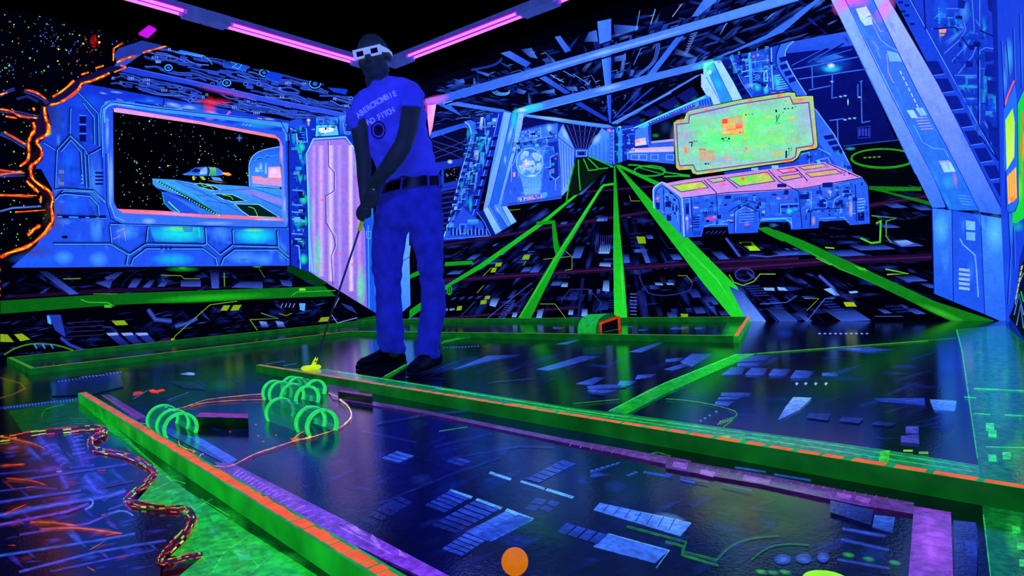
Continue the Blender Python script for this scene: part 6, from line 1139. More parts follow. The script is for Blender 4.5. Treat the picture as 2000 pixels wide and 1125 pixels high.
for cc, w_, pts in ((C(60, 50, 190), 40, [200, 410, 250, 470, 330, 560]), (C(60, 60, 200), 34, [300, 580, 350, 690]), (C(50, 50, 170), 56, [360, 400, 400, 480, 430, 570]), (C(60, 70, 210), 60, [440, 620, 480, 680, 560, 740]), (C(70, 80, 230), 26, [0, 830, 300, 770, 560, 730, 650, 700]), (C(110, 60, 200), 18, [0, 880, 350, 810, 460, 770]), (C(60, 70, 220), 16, [0, 760, 200, 730, 420, 700]), (C(60, 60, 200), 14, [130, 640, 400, 600, 660, 560]), (C(50, 90, 235), 16, [0, 1040, 250, 1000, 500, 960, 700, 925]), (C(90, 60, 210), 14, [100, 930, 460, 870, 620, 800]), (C(60, 80, 225), 16, [100, 1125, 500, 1020, 860, 960]), (C(50, 60, 200), 14, [260, 1125, 560, 1060, 800, 1010]), (C(60, 70, 215), 14, [560, 800, 640, 770, 680, 800]), (C(40, 40, 160), 14, [0, 610, 200, 590]), (C(60, 40, 140), 10, [500, 690, 690, 650]), (C(40, 50, 180), 12, [0, 700, 160, 680, 300, 690])): pipe(cc, w_, pts)
for k in range(9): B(C(60, 60, 200), 370 + k * 14, 580 - k * 1.5, 9, 9, .9); 
for k in range(5): S(C(80, 70, 220), 8, [380 - k * 2, 480 + k * 22 - 60, 430 + k * 3, 470 + k * 22 - 60], soft=1); S(C(90, 80, 220), 7, [225 + k * 22, 470 + k * 24, 262 + k * 22, 455 + k * 24], soft=1)
S(C(90, 130, 250), 14, [440, 800, 475, 780, 480, 755, 460, 740], sm=3, soft=1); S(C(80, 120, 245), 12, [560, 820, 640, 805, 690, 830], sm=3, soft=1)
at(); airbrush([0, 860, 170, 845, 290, 920, 250, 990, 370, 1010, 330, 1080, 300, 1125, 0, 1125], 110, [C(40, 50, 190), C(60, 50, 200), C(30, 30, 140), C(50, 90, 230), C(90, 50, 180), C(110, 40, 40)], 14, 60, [-12, -8, 40], .25, .7, 80)
airbrush([230, 870, 300, 910, 320, 1000, 420, 1050, 340, 1125, 560, 1125, 380, 960, 260, 850, 210, 820], 60, [C(30, 190, 80), C(10, 100, 40), C(40, 200, 120), C(8, 90, 30)], 14, 50, [30, -20, 60], .3, .6, 81)
at(0, 700, 2.647)
def rubble(pts, w, hot=1, n=6):
    pp = smooth([(pts[i], pts[i + 1]) for i in range(0, len(pts), 2)], False, n)
    w *= .82; S(C(120, 14, 20), w * 1.5, pts, sm=3, soft=1, a=.6); S(C(26, 6, 22), w * .95, pts, sm=3, jitter=.6)
    for side in (-1, 0, 1):
        for i in range(len(pp) - 1):
            if random.random() < (.85 if side else .4) * hot:
                (x0, y0), (x1, y1) = pp[i], pp[i + 1]; l = math.hypot(x1 - x0, y1 - y0) or 1; nx, ny = -(y1 - y0) / l, (x1 - x0) / l
                o = side * w * .40 + random.uniform(-.16, .16) * w
                c = random.choice([C(200, 30, 30), C(225, 50, 20), C(150, 190, 60), C(200, 210, 70), C(180, 30, 30), C(230, 110, 40)] if side else [C(120, 160, 60), C(60, 20, 20), C(200, 200, 80), C(30, 8, 20)])
                S(jit(c, .4), w * random.uniform(.10, .30), [x0 + nx * o, y0 + ny * o, x1 + nx * o, y1 + ny * o], soft=0)
rubble([0, 432, 200, 400, 440, 375, 540, 378, 530, 405, 468, 438, 485, 482, 560, 500, 690, 530, 760, 570, 800, 610, 780, 660, 700, 710, 655, 768, 780, 785, 900, 805, 970, 805, 1005, 860, 960, 930, 890, 1000, 840, 1050, 840, 1085, 960, 1060, 1050, 1042], 34)
rubble([970, 810, 1000, 860, 950, 950, 860, 1040], 46); rubble([660, 765, 800, 795, 950, 800], 26); rubble([640, 520, 760, 580, 795, 620, 700, 710], 20, .7)
for pts, w_ in (([0, 420, 60, 430, 180, 460, 240, 490], 16), ([0, 570, 60, 565, 140, 560], 14), ([30, 640, 160, 650, 250, 680], 14), ([130, 690, 200, 680], 10), ([20, 830, 80, 800, 150, 770], 12), ([150, 870, 260, 870, 420, 890], 26), ([200, 905, 400, 900, 560, 920, 640, 930], 22), ([270, 860, 330, 890], 12), ([540, 940, 640, 925], 14), ([460, 1020, 560, 960], 10), ([40, 985, 90, 985], 10), ([500, 600, 560, 595], 10), ([290, 605, 325, 600], 12), ([520, 830, 560, 820], 10), ([450, 1100, 500, 1125], 10)):
    S(C(130, 50, 14), w_ * 1.5, pts, soft=2); S(random.choice([C(220, 90, 30), C(200, 150, 40), C(225, 60, 20)]), w_ * .5, pts, soft=2, jitter=.5, sm=3)
S(C(80, 170, 60), 8, [800, 862, 840, 855], soft=2)
at()
# ---------------------------------------------------------------- build surfaces
left_o = SL.build(); back_o = SB.build(); right_o = SR.build(); floor_o = SF.build()
def mesh_obj(name, verts, faces, mat, parent=None, smooth_=False, mats=None, mi=None):
    me = bpy.data.meshes.new(name); me.from_pydata([tuple(v) for v in verts], [], faces); me.update()
    for m in (mats or [mat]): me.materials.append(m)
    if mi: me.polygons.foreach_set('material_index', mi)
    if smooth_: me.polygons.foreach_set('use_smooth', [True] * len(me.polygons))
    o = bpy.data.objects.new(name, me); COL.objects.link(o)
    if parent: o.parent = parent; o.matrix_parent_inverse = Matrix.Translation(-parent.location) if parent.type == 'EMPTY' else Matrix.Identity(4)
    return o
def thing(name, label, cat, loc, group=None):
    o = bpy.data.objects.new(name, None); COL.objects.link(o); o.location = loc; o['label'] = label; o['category'] = cat
    o.empty_display_size = .05
    if group: o['group'] = group
    return o
def tag(o, label, cat, group=None):
    o['label'] = label; o['category'] = cat
    if group: o['group'] = group
    return o
class MB:
    def __init__(s): s.v = []; s.f = []; s.m = []
    def quad(s, a, b, c, d, m=0):
        k = len(s.v); s.v += [Vector(a), Vector(b), Vector(c), Vector(d)]; s.f.append([k, k + 1, k + 2, k + 3]); s.m.append(m)
    def box(s, o, x, y, z, m=0, bev=0):
        """corner o, edge vectors x y z, optionally chamfered"""
        if bev:
            bm = bmesh.new(); vs = [bm.verts.new(o + x * i + y * j + z * k) for i in (0, 1) for j in (0, 1) for k in (0, 1)]
            for q in ((0, 1, 3, 2), (4, 6, 7, 5), (0, 4, 5, 1), (2, 3, 7, 6), (0, 2, 6, 4), (1, 5, 7, 3)): bm.faces.new([vs[i] for i in q])
            bmesh.ops.recalc_face_normals(bm, faces=bm.faces)
            bmesh.ops.bevel(bm, geom=bm.edges[:], offset=bev, segments=2, profile=.5, affect='EDGES')
            b = len(s.v); bm.verts.index_update(); s.v += [v.co.copy() for v in bm.verts]
            for f in bm.faces: s.f.append([b + v.index for v in f.verts]); s.m.append(m)
            bm.free(); return
        b = len(s.v); s.v += [o + x * i + y * j + z * k for i in (0, 1) for j in (0, 1) for k in (0, 1)]
        for q in ((0, 1, 3, 2), (4, 6, 7, 5), (0, 4, 5, 1), (2, 3, 7, 6), (0, 2, 6, 4), (1, 5, 7, 3)): s.f.append([b + i for i in q]); s.m.append(m)
    def ring(s, c, a, b_, n=16):
        k = len(s.v); s.v += [c + a * math.cos(2 * math.pi * i / n) + b_ * math.sin(2 * math.pi * i / n) for i in range(n)]; return k
    def loft(s, rings, n=16, m=0, cap=True):
        ks = [s.ring(c, a, b_, n) for c, a, b_ in rings]
        for p, q in zip(ks, ks[1:]):
            for i in range(n): s.f.append([p + i, p + (i + 1) % n, q + (i + 1) % n, q + i]); s.m.append(m)
        if cap:
            s.f.append([ks[0] + i for i in range(n)][::-1]); s.m.append(m); s.f.append([ks[-1] + i for i in range(n)]); s.m.append(m)
    def tube(s, pts, rs, n=12, m=0, cap=True):
        pts = [Vector(p) for p in pts]; rings = []; up = None
        if not isinstance(rs, (list, tuple)): rs = [rs] * len(pts)
        for i, p in enumerate(pts):
            t = (pts[min(i + 1, len(pts) - 1)] - pts[max(i - 1, 0)]).normalized()
            if up is None: up = t.orthogonal().normalized()
            up = (up - t * up.dot(t)).normalized(); sd = t.cross(up)
            rings.append((p, up * rs[i], sd * rs[i]))
        s.loft(rings, n, m, cap)
    def ell(s, c, a, b_, c3, n=20, k=12, m=0):
        """ellipsoid with semi-axis vectors"""
        base = len(s.v); c = Vector(c)
        s.v.append(c + c3)
        for j in range(1, k):
            t = math.pi * j / k
            for i in range(n): ph = 2 * math.pi * i / n; s.v.append(c + c3 * math.cos(t) + (a * math.cos(ph) + b_ * math.sin(ph)) * math.sin(t))
        s.v.append(c - c3); last = len(s.v) - 1
        for i in range(n): s.f.append([base, base + 1 + i, base + 1 + (i + 1) % n]); s.m.append(m)
        for j in range(k - 2):
            for i in range(n):
                p = base + 1 + j * n; q = p + n; s.f.append([p + i, q + i, q + (i + 1) % n, p + (i + 1) % n]); s.m.append(m)
        p = base + 1 + (k - 2) * n
        for i in range(n): s.f.append([last, p + (i + 1) % n, p + i]); s.m.append(m)
    def build(s, name, mats, parent=None, smooth_=False, fix=True):
        if not isinstance(mats, (list, tuple)): mats = [mats]
        o = mesh_obj(name, s.v, s.f, None, parent, smooth_, mats, s.m)
        if fix:
            bm = bmesh.new(); bm.from_mesh(o.data); bmesh.ops.recalc_face_normals(bm, faces=bm.faces); bm.to_mesh(o.data); bm.free()
        return o
def struct(o): o['kind'] = 'structure'; return o

# ---- ceiling and the wall behind the photographer
M_ceil = simple('matte_black_ceiling', C(1, 1, 4), .95, noise=.4, nscale=3, spec=0)
M_behind = simple('blue_glowing_wall_behind', C(6, 12, 60), .8, emit=C(4, 14, 90), es=1.0, noise=.5, nscale=2)  # unseen wall; its blue glow is added to light the player's front
m = MB(); m.box(Vector((XL - .1, YF - .1, H)), Vector((XE - XL + .2, 0, 0)), Vector((0, YB - YF + .2, 0)), Vector((0, 0, .1))); struct(m.build('ceiling', M_ceil))
m = MB(); m.box(Vector((XL, YF - .1, 0)), Vector((XE + .1 - XL, 0, 0)), Vector((0, .1, 0)), Vector((0, 0, H))); struct(m.build('wall_front', M_behind))

# ---- ultraviolet tube lights on the ceiling
M_tube = simple('violet_tube_glow', C(120, 20, 180), .4, emit=(1.0, 0.24, 1.0), es=1.15, sample=True)
M_glow = simple('violet_lit_reflector', C(80, 10, 140), .5, emit=C(105, 6, 150), es=1.0)
M_house = simple('pale_blue_fixture', C(60, 80, 170), .5, emit=C(48, 66, 150), es=.8, noise=.2, nscale=8)  # housings and end boxes have a faint pale blue emission
M_cap = simple('violet_end_cap', C(170, 90, 220), .5, emit=C(140, 60, 210), es=.9)
ZT = H - .07
def zpt(x, y): return fl(x, y, ZT)
def fixture(label, p0, p1, group='violet tube lights on the ceiling', tube_span=None, ends=(.16, .16), w=.16, parts=True):
    p0, p1 = Vector(p0), Vector(p1); d = (p1 - p0); L = d.length; d.normalize(); sd = Vector((-d.y, d.x, 0)); up = Vector((0, 0, 1))
    t = thing('tube_light', label, 'light', (p0 + p1) / 2 + up * .07, group)
    a = MB(); a.box(p0 - sd * w * .38 + up * .03, d * L, sd * w * .76, up * .038, 0, .004); a.build('housing', M_house, t)
    a = MB(); a.box(p0 + d * ends[0] - sd * w * .40 + up * .018, d * (L - ends[0] - ends[1]), sd * w * .8, up * .012); a.build('reflector', M_glow, t)
    for q, e in ((p0, ends[0]), (p1 - d * ends[1], ends[1])):
        a = MB(); a.box(q - sd * w * .5 - up * .028, d * e, sd * w, up * .075, 0, .006); a.build('end_box', M_house, t)
    for s_ in (-1, 1):
        a = MB(); q0 = p0 + d * ends[0] + sd * s_ * w * .28; q1 = p1 - d * ends[1] + sd * s_ * w * .28
        a.tube([q0, q1], .0135, 14); a.build('tube', M_tube, t, True)
        for e in (q0, q1 - d * .03): a = MB(); a.tube([e, e + d * .03], .018, 14); a.build('tube_cap', M_cap, t, True)
    # lamp giving the tubes' light
    ld = bpy.data.lights.new('tube_lamp', 'AREA'); ld.shape = 'RECTANGLE'; ld.size = L; ld.size_y = .1; ld.energy = 9 * L / 1.5; ld.color = (.06, .13, 1.0)
    lo = bpy.data.objects.new('tube_lamp', ld); COL.objects.link(lo); lo.location = (p0 + p1) / 2 - up * .05; lo.rotation_euler = (0, 0, math.atan2(d.y, d.x))
    return t
# added unseen fill lamp on the photographer's side, brightening the player's front
ld = bpy.data.lights.new('fill_lamp', 'AREA'); ld.shape = 'RECTANGLE'; ld.size = 1.4; ld.size_y = .3; ld.energy = 42; ld.color = (.10, .16, 1.0)
lo = bpy.data.objects.new('fill_lamp', ld); COL.objects.link(lo); lo.location = (-.6, .2, 2.75); lo.rotation_euler = (Vector((-2.9, 2.6, 1.2)) - lo.location).to_track_quat('-Z', 'Y').to_euler()
# row beside the left wall (runs towards the back wall), row beside the back wall
xa = (zpt(560, 87).x + zpt(408, 34).x) / 2
ya, yb, yc = zpt(405, 34).y, zpt(722, 136).y, zpt(200, -20).y
fixture('far violet tube light of the left row, pointing at the player\'s head', (xa, ya, ZT), (xa, yb, ZT), ends=(zpt(447, 47).y - ya, yb - zpt(686, 122).y))
fixture('near violet tube light of the left row, cut off by the top edge', (xa, ya - (yb - ya), ZT), (xa, ya - .01, ZT), ends=(.16, ya - zpt(368, 22).y))
ym = (zpt(905, 72).y + zpt(1050, 15).y) / 2
xb, xc = zpt(765, 128).x, zpt(1050, 14).x
fixture('violet tube light right of the player\'s head, over the painted girders', (xb, ym, ZT), (xc, ym, ZT), ends=(zpt(795, 110).x - xb, xc - zpt(1018, 27).x))
fixture('violet tube light at the top edge, next along from the one right of the head', (xc + .01, ym, ZT), (xc + .01 + (xc - xb), ym, ZT), ends=(zpt(1085, 2).x - xc, .16))
q4 = [zpt(*p) for p in ((271, 68), (291, 53), (305, 60), (288, 75))]; t_ = thing('tube_light', 'short lone violet light above the left wall beside the painted stars', 'light', (q4[0] + q4[2]) / 2 + Vector((0, 0, .07)))
a = MB(); a.quad(*q4); [a.quad(q4[i], q4[(i + 1) % 4], q4[(i + 1) % 4] + Vector((0, 0, .02)), q4[i] + Vector((0, 0, .02))) for i in range(4)]; a.build('diffuser', simple('violet_diffuser', C(120, 0, 150), .5, emit=C(205, 10, 235), es=1.0), t_)
cq = (q4[0] + q4[2]) / 2; a = MB(); qq = [cq + (p - cq) * .9 + Vector((0, 0, .021)) for p in q4]; a.quad(*qq); [a.quad(qq[i], qq[(i + 1) % 4], qq[(i + 1) % 4] + Vector((0, 0, .048)), qq[i] + Vector((0, 0, .048))) for i in range(4)]; a.build('housing', simple('black_housing', C(3, 3, 8), .8), t_)

# ---- kerbs (painted timber battens edging the lanes)
HK = .045
M_kside = simple('kerb_side_green', C(5, 90, 22), .35, emit=C(5, 84, 20), es=1.0, noise=.45, nscale=10)
M_kbright = simple('kerb_side_bright_green', C(10, 120, 30), .4, emit=C(12, 150, 32), es=1.0, noise=.5, nscale=9)
M_ktop = simple('kerb_top_green', C(18, 150, 50), .35, emit=C(18, 145, 44), es=1.0, noise=.4, nscale=14)
M_kor = simple('kerb_orange_dashes', C(230, 80, 30), .5, emit=C(255, 88, 28), es=1.1, noise=.35, nscale=30)
M_kred = simple('kerb_red_dashes', C(220, 80, 60), .5, emit=C(222, 84, 62), es=1.05, noise=.35, nscale=30)
M_kdim = simple('kerb_edge_line', C(160, 100, 30), .5, emit=C(150, 95, 30), es=1.0, noise=.5, nscale=30)
def kerb(name, label, a, b, away, wd=.035, top=0, dash=None, side=None, group='green kerbs edging the lanes', z=HK, line=None):
    """a, b: ends of the near top edge; away: pixel on the far side of it"""
    a, b = Vector(a), Vector(b); a.z = b.z = 0; d = b - a; L = d.length; d.normalize(); n = Vector((-d.y, d.x, 0)); aw = Vector(away) - a; aw.z = 0
    if n.dot(aw) < 0: n = -n
    up = Vector((0, 0, 1)); m = MB(); m.box(a + up * .0008, d * L, n * wd, up * (z - .0008), 0, .0015)
    t = up * (z + .0006)
    m.box(a + t - up * .0003 + n * .001 + d * .001, d * (L - .002), n * (wd - .002), up * .0004, 1)
    if line: m.box(a + t + d * .002 + n * line[0], d * (L - .004), n * line[1], up * .0006, 3)
    if dash:
        o0, dw, ln, gp, m1 = dash; s_ = .01; random.seed(int(L * 1000))
        while s_ < L - .02:
            l_ = min(ln * random.uniform(.6, 1.3), L - .01 - s_)
            m.box(a + t + d * s_ + n * (o0 + random.uniform(0, .002)), d * l_, n * dw * random.uniform(.85, 1.1), up * .0007, 3 if m1 == 3 or (m1 == 9 and s_ < L * .45) else 2)
            s_ += l_ + gp * random.uniform(.5, 1.6)
    o = m.build(name, [side or M_kside, M_ktop, M_kor, M_kred])
    if line and not dash: o.data.materials[3] = M_kdim
    return tag(o, label, 'kerb', group)
z_ = HK
# long near kerb: from beside the putter head to the right edge
kA = fl(500, 713, z_); kB = fl(2040, 962, z_)
kerb('lane_kerb', 'long green kerb with orange dashes from the putter head to the right edge', kA, kB, fl(1200, 780), wd=.03, dash=(.003, .019, .055, .016, 9))
# left near kerb
kC = fl(152, 768, z_); kD = fl(760, 1146, z_)
kerb('lane_kerb', 'bright green kerb with orange squares running down the lower left', kC, kD, fl(600, 1000), wd=.036, dash=(.006, .022, .023, .005, 9), side=M_kbright)
# far kerbs beside the left wall and the back wall
def far(label, p, q, aw, **k): return kerb('lane_kerb', label, fl(*p, z_), fl(*q, z_), fl(*aw), **k)
cF = (742, 649)
pA = fl(46, 718, z_); pB = fl(700, 647.5, z_); xk = (pA.x + pB.x) / 2
yk = (fl(860, 650, z_).y + fl(1440, 655, z_).y) / 2
x0 = XL + .06; y0 = YB - .06
pE = onplane(1442, 655, Vector((0, yk, 0)), Vector((0, 1, 0))); pG = onplane(1466, 629, Vector((0, y0 - .03, 0)), Vector((0, 1, 0)))
kerb('lane_kerb', 'inner green kerb of the left lane ending at the far left', (xk, pA.y + .034, 0), (xk, yk, 0), (xk - 1, 0, 0), wd=.03, line=(.002, .006), dash=(.004, .01, .3, 2.5, 2))
kerb('lane_kerb', 'outer green kerb against the left wall deck painting', (x0 + .03, fl(44, 702, z_).y, 0), (x0 + .03, y0, 0), (x0 - 1, 0, 0), wd=.03, line=(.002, .006))
kerb('lane_kerb', 'inner green kerb of the back lane in front of the little arch ramp', (xk - .028, yk, 0), (pE.x - .036, yk, 0), (0, yk + 1, 0), wd=.03, line=(.002, .006))
kerb('lane_kerb', 'outer green kerb against the back wall behind the little arch ramp', (x0, y0 - .03, 0), (pG.x - .02, y0 - .03, 0), (0, y0 + 1, 0), wd=.03, line=(.002, .006))
kerb('lane_kerb', 'short slanted end kerb with an orange top at the back lane right end', (pE.x + .001, yk, 0), (pG.x, y0 - .03, 0), (pE.x - 1, yk, 0), wd=.03, dash=(.002, .022, .5, .001, 2), side=M_kbright)
kerb('lane_kerb', 'short end kerb closing the left lane at the far left', (xk - .002, pA.y, 0), (x0 + .03, fl(44, 702, z_).y, 0), (xk, pA.y + 1, 0), wd=.03, line=(.002, .006))
# ---- little arch ramp with a red tunnel mouth
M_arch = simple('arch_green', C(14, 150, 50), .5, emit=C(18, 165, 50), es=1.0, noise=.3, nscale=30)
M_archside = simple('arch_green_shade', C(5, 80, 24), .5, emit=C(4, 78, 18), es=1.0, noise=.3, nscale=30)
M_red = simple('tunnel_red', C(200, 40, 15), .5, emit=C(205, 44, 16), es=1.0, noise=.3, nscale=30)
M_mouth_shade = simple('tunnel_dark', C(4, 2, 8), .9)
nA = fl(1164, 651); x1 = nA.x; yA = max(nA.y, yk + .036)
lo, hi = yA, y0
for _ in range(40):
    md = (lo + hi) / 2
    if proj((x1, md, .01))[0] < 1214: lo = md
    else: hi = md
yB_ = min(lo, y0 - .05); xs0 = onplane(1128, 648, Vector((0, yA, 0)), Vector((0, 1, 0))).x
ymid = (yA + yB_) / 2; hA = onplane(1190, 613.5, Vector((0, ymid, 0)), Vector((0, 1, 0))).z
ar = thing('arch_ramp', 'small green arched tunnel with a red rimmed mouth on the back lane', 'tunnel', ((x1 + xs0) / 2, ymid, 0))
n_ = 22; pf = []
for i in range(n_ + 1):
    t = math.pi * i / n_; pf.append((yA + (yB_ - yA) * (1 - math.cos(t)) / 2, .0015 + hA * math.sin(t) ** .8))
m = MB()
for (y_a, z_a), (y_b, z_b) in zip(pf, pf[1:]):
    m.quad((xs0, y_a, z_a), (x1, y_a, z_a), (x1, y_b, z_b), (xs0, y_b, z_b), 0)
for xx in (xs0, x1):
    b0 = len(m.v); m.v += [Vector((xx, y, z)) for y, z in pf]; m.f.append(list(range(b0, b0 + len(pf)))); m.m.append(1)
m.build('hump', [M_arch, M_archside], ar)
W_ = yB_ - yA; ya_, yb_ = yA + W_ * .17, yB_ - W_ * .1; xo = x1 + .003
za, zb = hA * .5, hA * .72
m = MB(); m.quad((xo, ya_, .002), (xo, yb_, .002), (xo, yb_, zb), (xo, ya_, za)); m.build('mouth_shade_sheet', M_mouth_shade, ar)  # flat dark sheet on the closed end face, standing for shade inside the mouth
m = MB(); tk = .02; X_ = Vector((.006, 0, 0)); xo += .001
m.box(Vector((xo, ya_ - tk * .6, .002)), X_, Vector((0, tk, 0)), Vector((0, 0, za))); m.box(Vector((xo, yb_ - tk * 1.2, .002)), X_, Vector((0, tk * 1.6, 0)), Vector((0, 0, zb)))
m.box(Vector((xo, ya_ - tk * .6, za - .006)), X_, Vector((0, yb_ - ya_ + tk, zb - za)), Vector((0, 0, tk)))
m.build('tunnel_rim', M_red, ar)

# ---- clear tunnel hoops
m_, nt = nmat('clear_acrylic'); L = nt.links
lw = N(nt, 'ShaderNodeLayerWeight'); lw.inputs['Blend'].default_value = .35
tr = N(nt, 'ShaderNodeBsdfTransparent'); tr.inputs[0].default_value = (.80, .96, .92, 1); gl = N(nt, 'ShaderNodeBsdfGlossy'); gl.inputs['Roughness'].default_value = .08; gl.inputs[0].default_value = (.8, .95, 1, 1)
em = N(nt, 'ShaderNodeEmission'); em.inputs[0].default_value = (*C(14, 120, 92), 1); em.inputs[1].default_value = 1.0
mx = N(nt, 'ShaderNodeMixShader'); L.new(lw.outputs['Fresnel'], mx.inputs[0]); L.new(tr.outputs[0], mx.inputs[1]); L.new(gl.outputs[0], mx.inputs[2])
mr = N(nt, 'ShaderNodeMapRange'); mr.inputs[3].default_value = .28; mr.inputs[4].default_value = .85; L.new(lw.outputs['Facing'], mr.inputs[0])
mx2 = N(nt, 'ShaderNodeMixShader'); L.new(mr.outputs[0], mx2.inputs[0]); L.new(mx.outputs[0], mx2.inputs[1]); L.new(em.outputs[0], mx2.inputs[2])
out = N(nt, 'ShaderNodeOutputMaterial'); L.new(mx2.outputs[0], out.inputs[0]); M_acr = m_
M_ring = simple('fluorescent_green_edge', C(40, 210, 90), .35, emit=C(38, 222, 92), es=1.0, noise=.25, nscale=60)
M_stick = simple('pale_sticker', C(150, 210, 220), .5, emit=C(110, 200, 205), es=.9)
def tunnel(label, feet, rad=.051, band=.007):
    """feet: pixel of the floor midpoint under each hoop, front first"""
    P_ = [fl(*f) for f in feet]; a0, a1 = P_[0], P_[-1]; d = a1 - a0; L_ = d.length; d.normalize(); sd = Vector((d.y, -d.x, 0)); up = Vector((0, 0, 1))
    t = thing('tunnel_hoop', label, 'tunnel', (a0 + a1) / 2, 'clear tunnels with glowing green hoops')
    cz = rad * .5; lo, hi = -math.asin(.5) + .02, math.pi + math.asin(.5) - .02
    def arc(c, r, k=30): return [c + sd * r * math.cos(lo + (hi - lo) * i / k) + up * (cz + r * math.sin(lo + (hi - lo) * i / k)) for i in range(k + 1)]
    m = MB(); A, Bq = arc(a0, rad), arc(a1, rad)
    b = len(m.v); m.v += A + Bq; n = len(A)
    for i in range(n - 1): m.f.append([i, i + 1, n + i + 1, n + i]); m.m.append(0)
    m.build('clear_tube', M_acr, t, True)
    for p in P_:
        q = a0 + d * (p - a0).dot(d); m = MB(); w_ = .009
        for r0, r1, e0, e1 in ((rad - .004, rad + .004, -w_, w_),):
            R_ = [arc(q + d * e0, r0), arc(q + d * e1, r0), arc(q + d * e1, r1), arc(q + d * e0, r1)]
            for j in range(4):
                X, Y = R_[j], R_[(j + 1) % 4]; b = len(m.v); m.v += X + Y
                for i in range(n - 1): m.f.append([b + i, b + i + 1, b + n + i + 1, b + n + i]); m.m.append(0)
            for e in (0, n - 1): m.quad(*[R_[j][e] for j in range(4)])
        m.build('hoop', M_ring, t, True)
    for f_ in (.3, .55, .75):
        m = MB(); c = a0 + d * L_ * f_ + up * (cz + rad + .0012); m.quad(c - d * .008 - sd * .004, c + d * .008 - sd * .004, c + d * .008 + sd * .003, c - d * .008 + sd * .003); m.build('sticker', M_stick, t)
    return t
tunnel('clear tunnel standing alone beside the left kerb', [(354, 851), (338, 843), (319, 832)])
tunnel('long clear tunnel at the front of the cluster of three', [(630, 846), (611, 838), (548, 818)])
tunnel('middle clear tunnel of the cluster, behind the long front one', [(601, 790), (574, 784), (549, 779.5), (536, 777)])
tunnel('rearmost clear tunnel of the cluster, nearest the putter head', [(617, 773), (582, 767), (570, 765)], rad=.047)

# ---- two black blocks with violet tops
M_blk = simple('block_black_side', C(6, 3, 14), .3, noise=.3, nscale=30); M_vt = simple('block_violet_top', C(100, 40, 130), .5, emit=C(124, 52, 160), es=1.0, noise=.5, nscale=40); M_rl = simple('block_red_edge', C(170, 30, 60), .5, emit=C(150, 24, 50), es=1)
def block(label, tl, tr_, br, bl, zt):
    q = [fl(*p, zt) for p in (tl, tr_, br, bl)]; m = MB(); lo_ = [Vector((p.x, p.y, .001)) for p in q]
    m.quad(*q, m=1)
    for i in range(4): m.quad(q[i], q[(i + 1) % 4], lo_[(i + 1) % 4], lo_[i], 0)
    m.quad(*lo_, m=0)
    d = (q[1] - q[0]).normalized(); inn = (q[3] - q[0]) * .12
    m.quad(q[0] + Vector((0, 0, .001)), q[1] + Vector((0, 0, .001)), q[1] + inn + Vector((0, 0, .001)), q[0] + inn + Vector((0, 0, .001)), 2)
    return tag(m.build('lane_block', [M_blk, M_vt, M_rl]), label, 'block', 'black blocks with violet tops')
block('black block with violet top right of the lone tunnel', (391, 806), (485, 809), (484, 816.5), (380, 814), .038)
block('black block with violet top against the long kerb behind the tunnels', (667, 762), (727, 770), (726, 774.5), (660, 764.5), .034)

# ---- balls and tee marker
M_ball = simple('orange_ball', C(235, 130, 20), .55, emit=C(205, 108, 10), es=1.0, noise=.1, nscale=90)
bd = F * .0427 / 51.0; bc = dp(1005.5, 1097, bd); bc.z = .0214
m = MB(); m.ell(Vector((0, 0, 0)), Vector((.02135, 0, 0)), Vector((0, .02135, 0)), Vector((0, 0, .02135)), 64, 40)
bo = m.build('golf_ball', M_ball, None, True)
me = bo.data
bo.location = fl(1005.5, 1097, .0214); tag(bo, 'orange golf ball on the dark floor at the bottom centre', 'ball')
bo.location.z = .0216
for v in me.vertices: # fine dimples
    p = v.co.normalized(); v.co = p * (.02135 - .00012 * (math.sin(p.x * 34) * math.sin(p.y * 34) * math.sin(p.z * 34)))
M_tee = simple('yellow_green_disc', C(150, 240, 30), .5, emit=C(150, 245, 20), es=1.0, noise=.15, nscale=60)
tc_ = fl(1615, 1142); m = MB(); t0 = Vector((tc_.x, tc_.y, 0)); rr = (fl(1615, 1115, .006) - t0); rr.z = 0; rr = rr.length
m.loft([(t0 + Vector((0, 0, z)), Vector((rr * k, 0, 0)), Vector((0, rr * k, 0))) for z, k in ((.001, 1), (.005, 1), (.007, .96), (.0075, .8), (.0075, .02))], 40)
tag(m.build('tee_marker', M_tee, None), 'yellow-green round tee disc cut off by the bottom edge', 'marker')
# ---------------------------------------------------------------- the player
def remesh(mb, name, mat, vox, parent, sm=2, disp=None):
    me = bpy.data.meshes.new('tmp'); me.from_pydata([tuple(v) for v in mb.v], [], mb.f); me.update()
    bm = bmesh.new(); bm.from_mesh(me); bmesh.ops.recalc_face_normals(bm, faces=bm.faces); bm.to_mesh(me); bm.free()
    o = bpy.data.objects.new('tmp', me); COL.objects.link(o)
    r = o.modifiers.new('r', 'REMESH'); r.mode = 'VOXEL'; r.voxel_size = vox; r.use_smooth_shade = True
    s_ = o.modifiers.new('s', 'SMOOTH'); s_.factor = .6; s_.iterations = sm
    bpy.context.view_layer.update(); dg = bpy.context.evaluated_depsgraph_get()
    nm = bpy.data.meshes.new_from_object(o.evaluated_get(dg)); bpy.data.objects.remove(o)
    nm.name = name; nm.materials.clear(); nm.materials.append(mat)
    nm.polygons.foreach_set('use_smooth', [True] * len(nm.polygons))
    if disp:
        nm.update(); vn = [v.normal.copy() for v in nm.vertices]
        for v, nn in zip(nm.vertices, vn): v.co += nn * disp(v.co)
    n = bpy.data.objects.new(name, nm); COL.objects.link(n)
    if parent: n.parent = parent; n.matrix_parent_inverse = Matrix.Translation(-parent.location)
    return n
DO = proj(fl(780, 721))[2] - 3.44
DM = 3.45 + DO                      # distance of the player
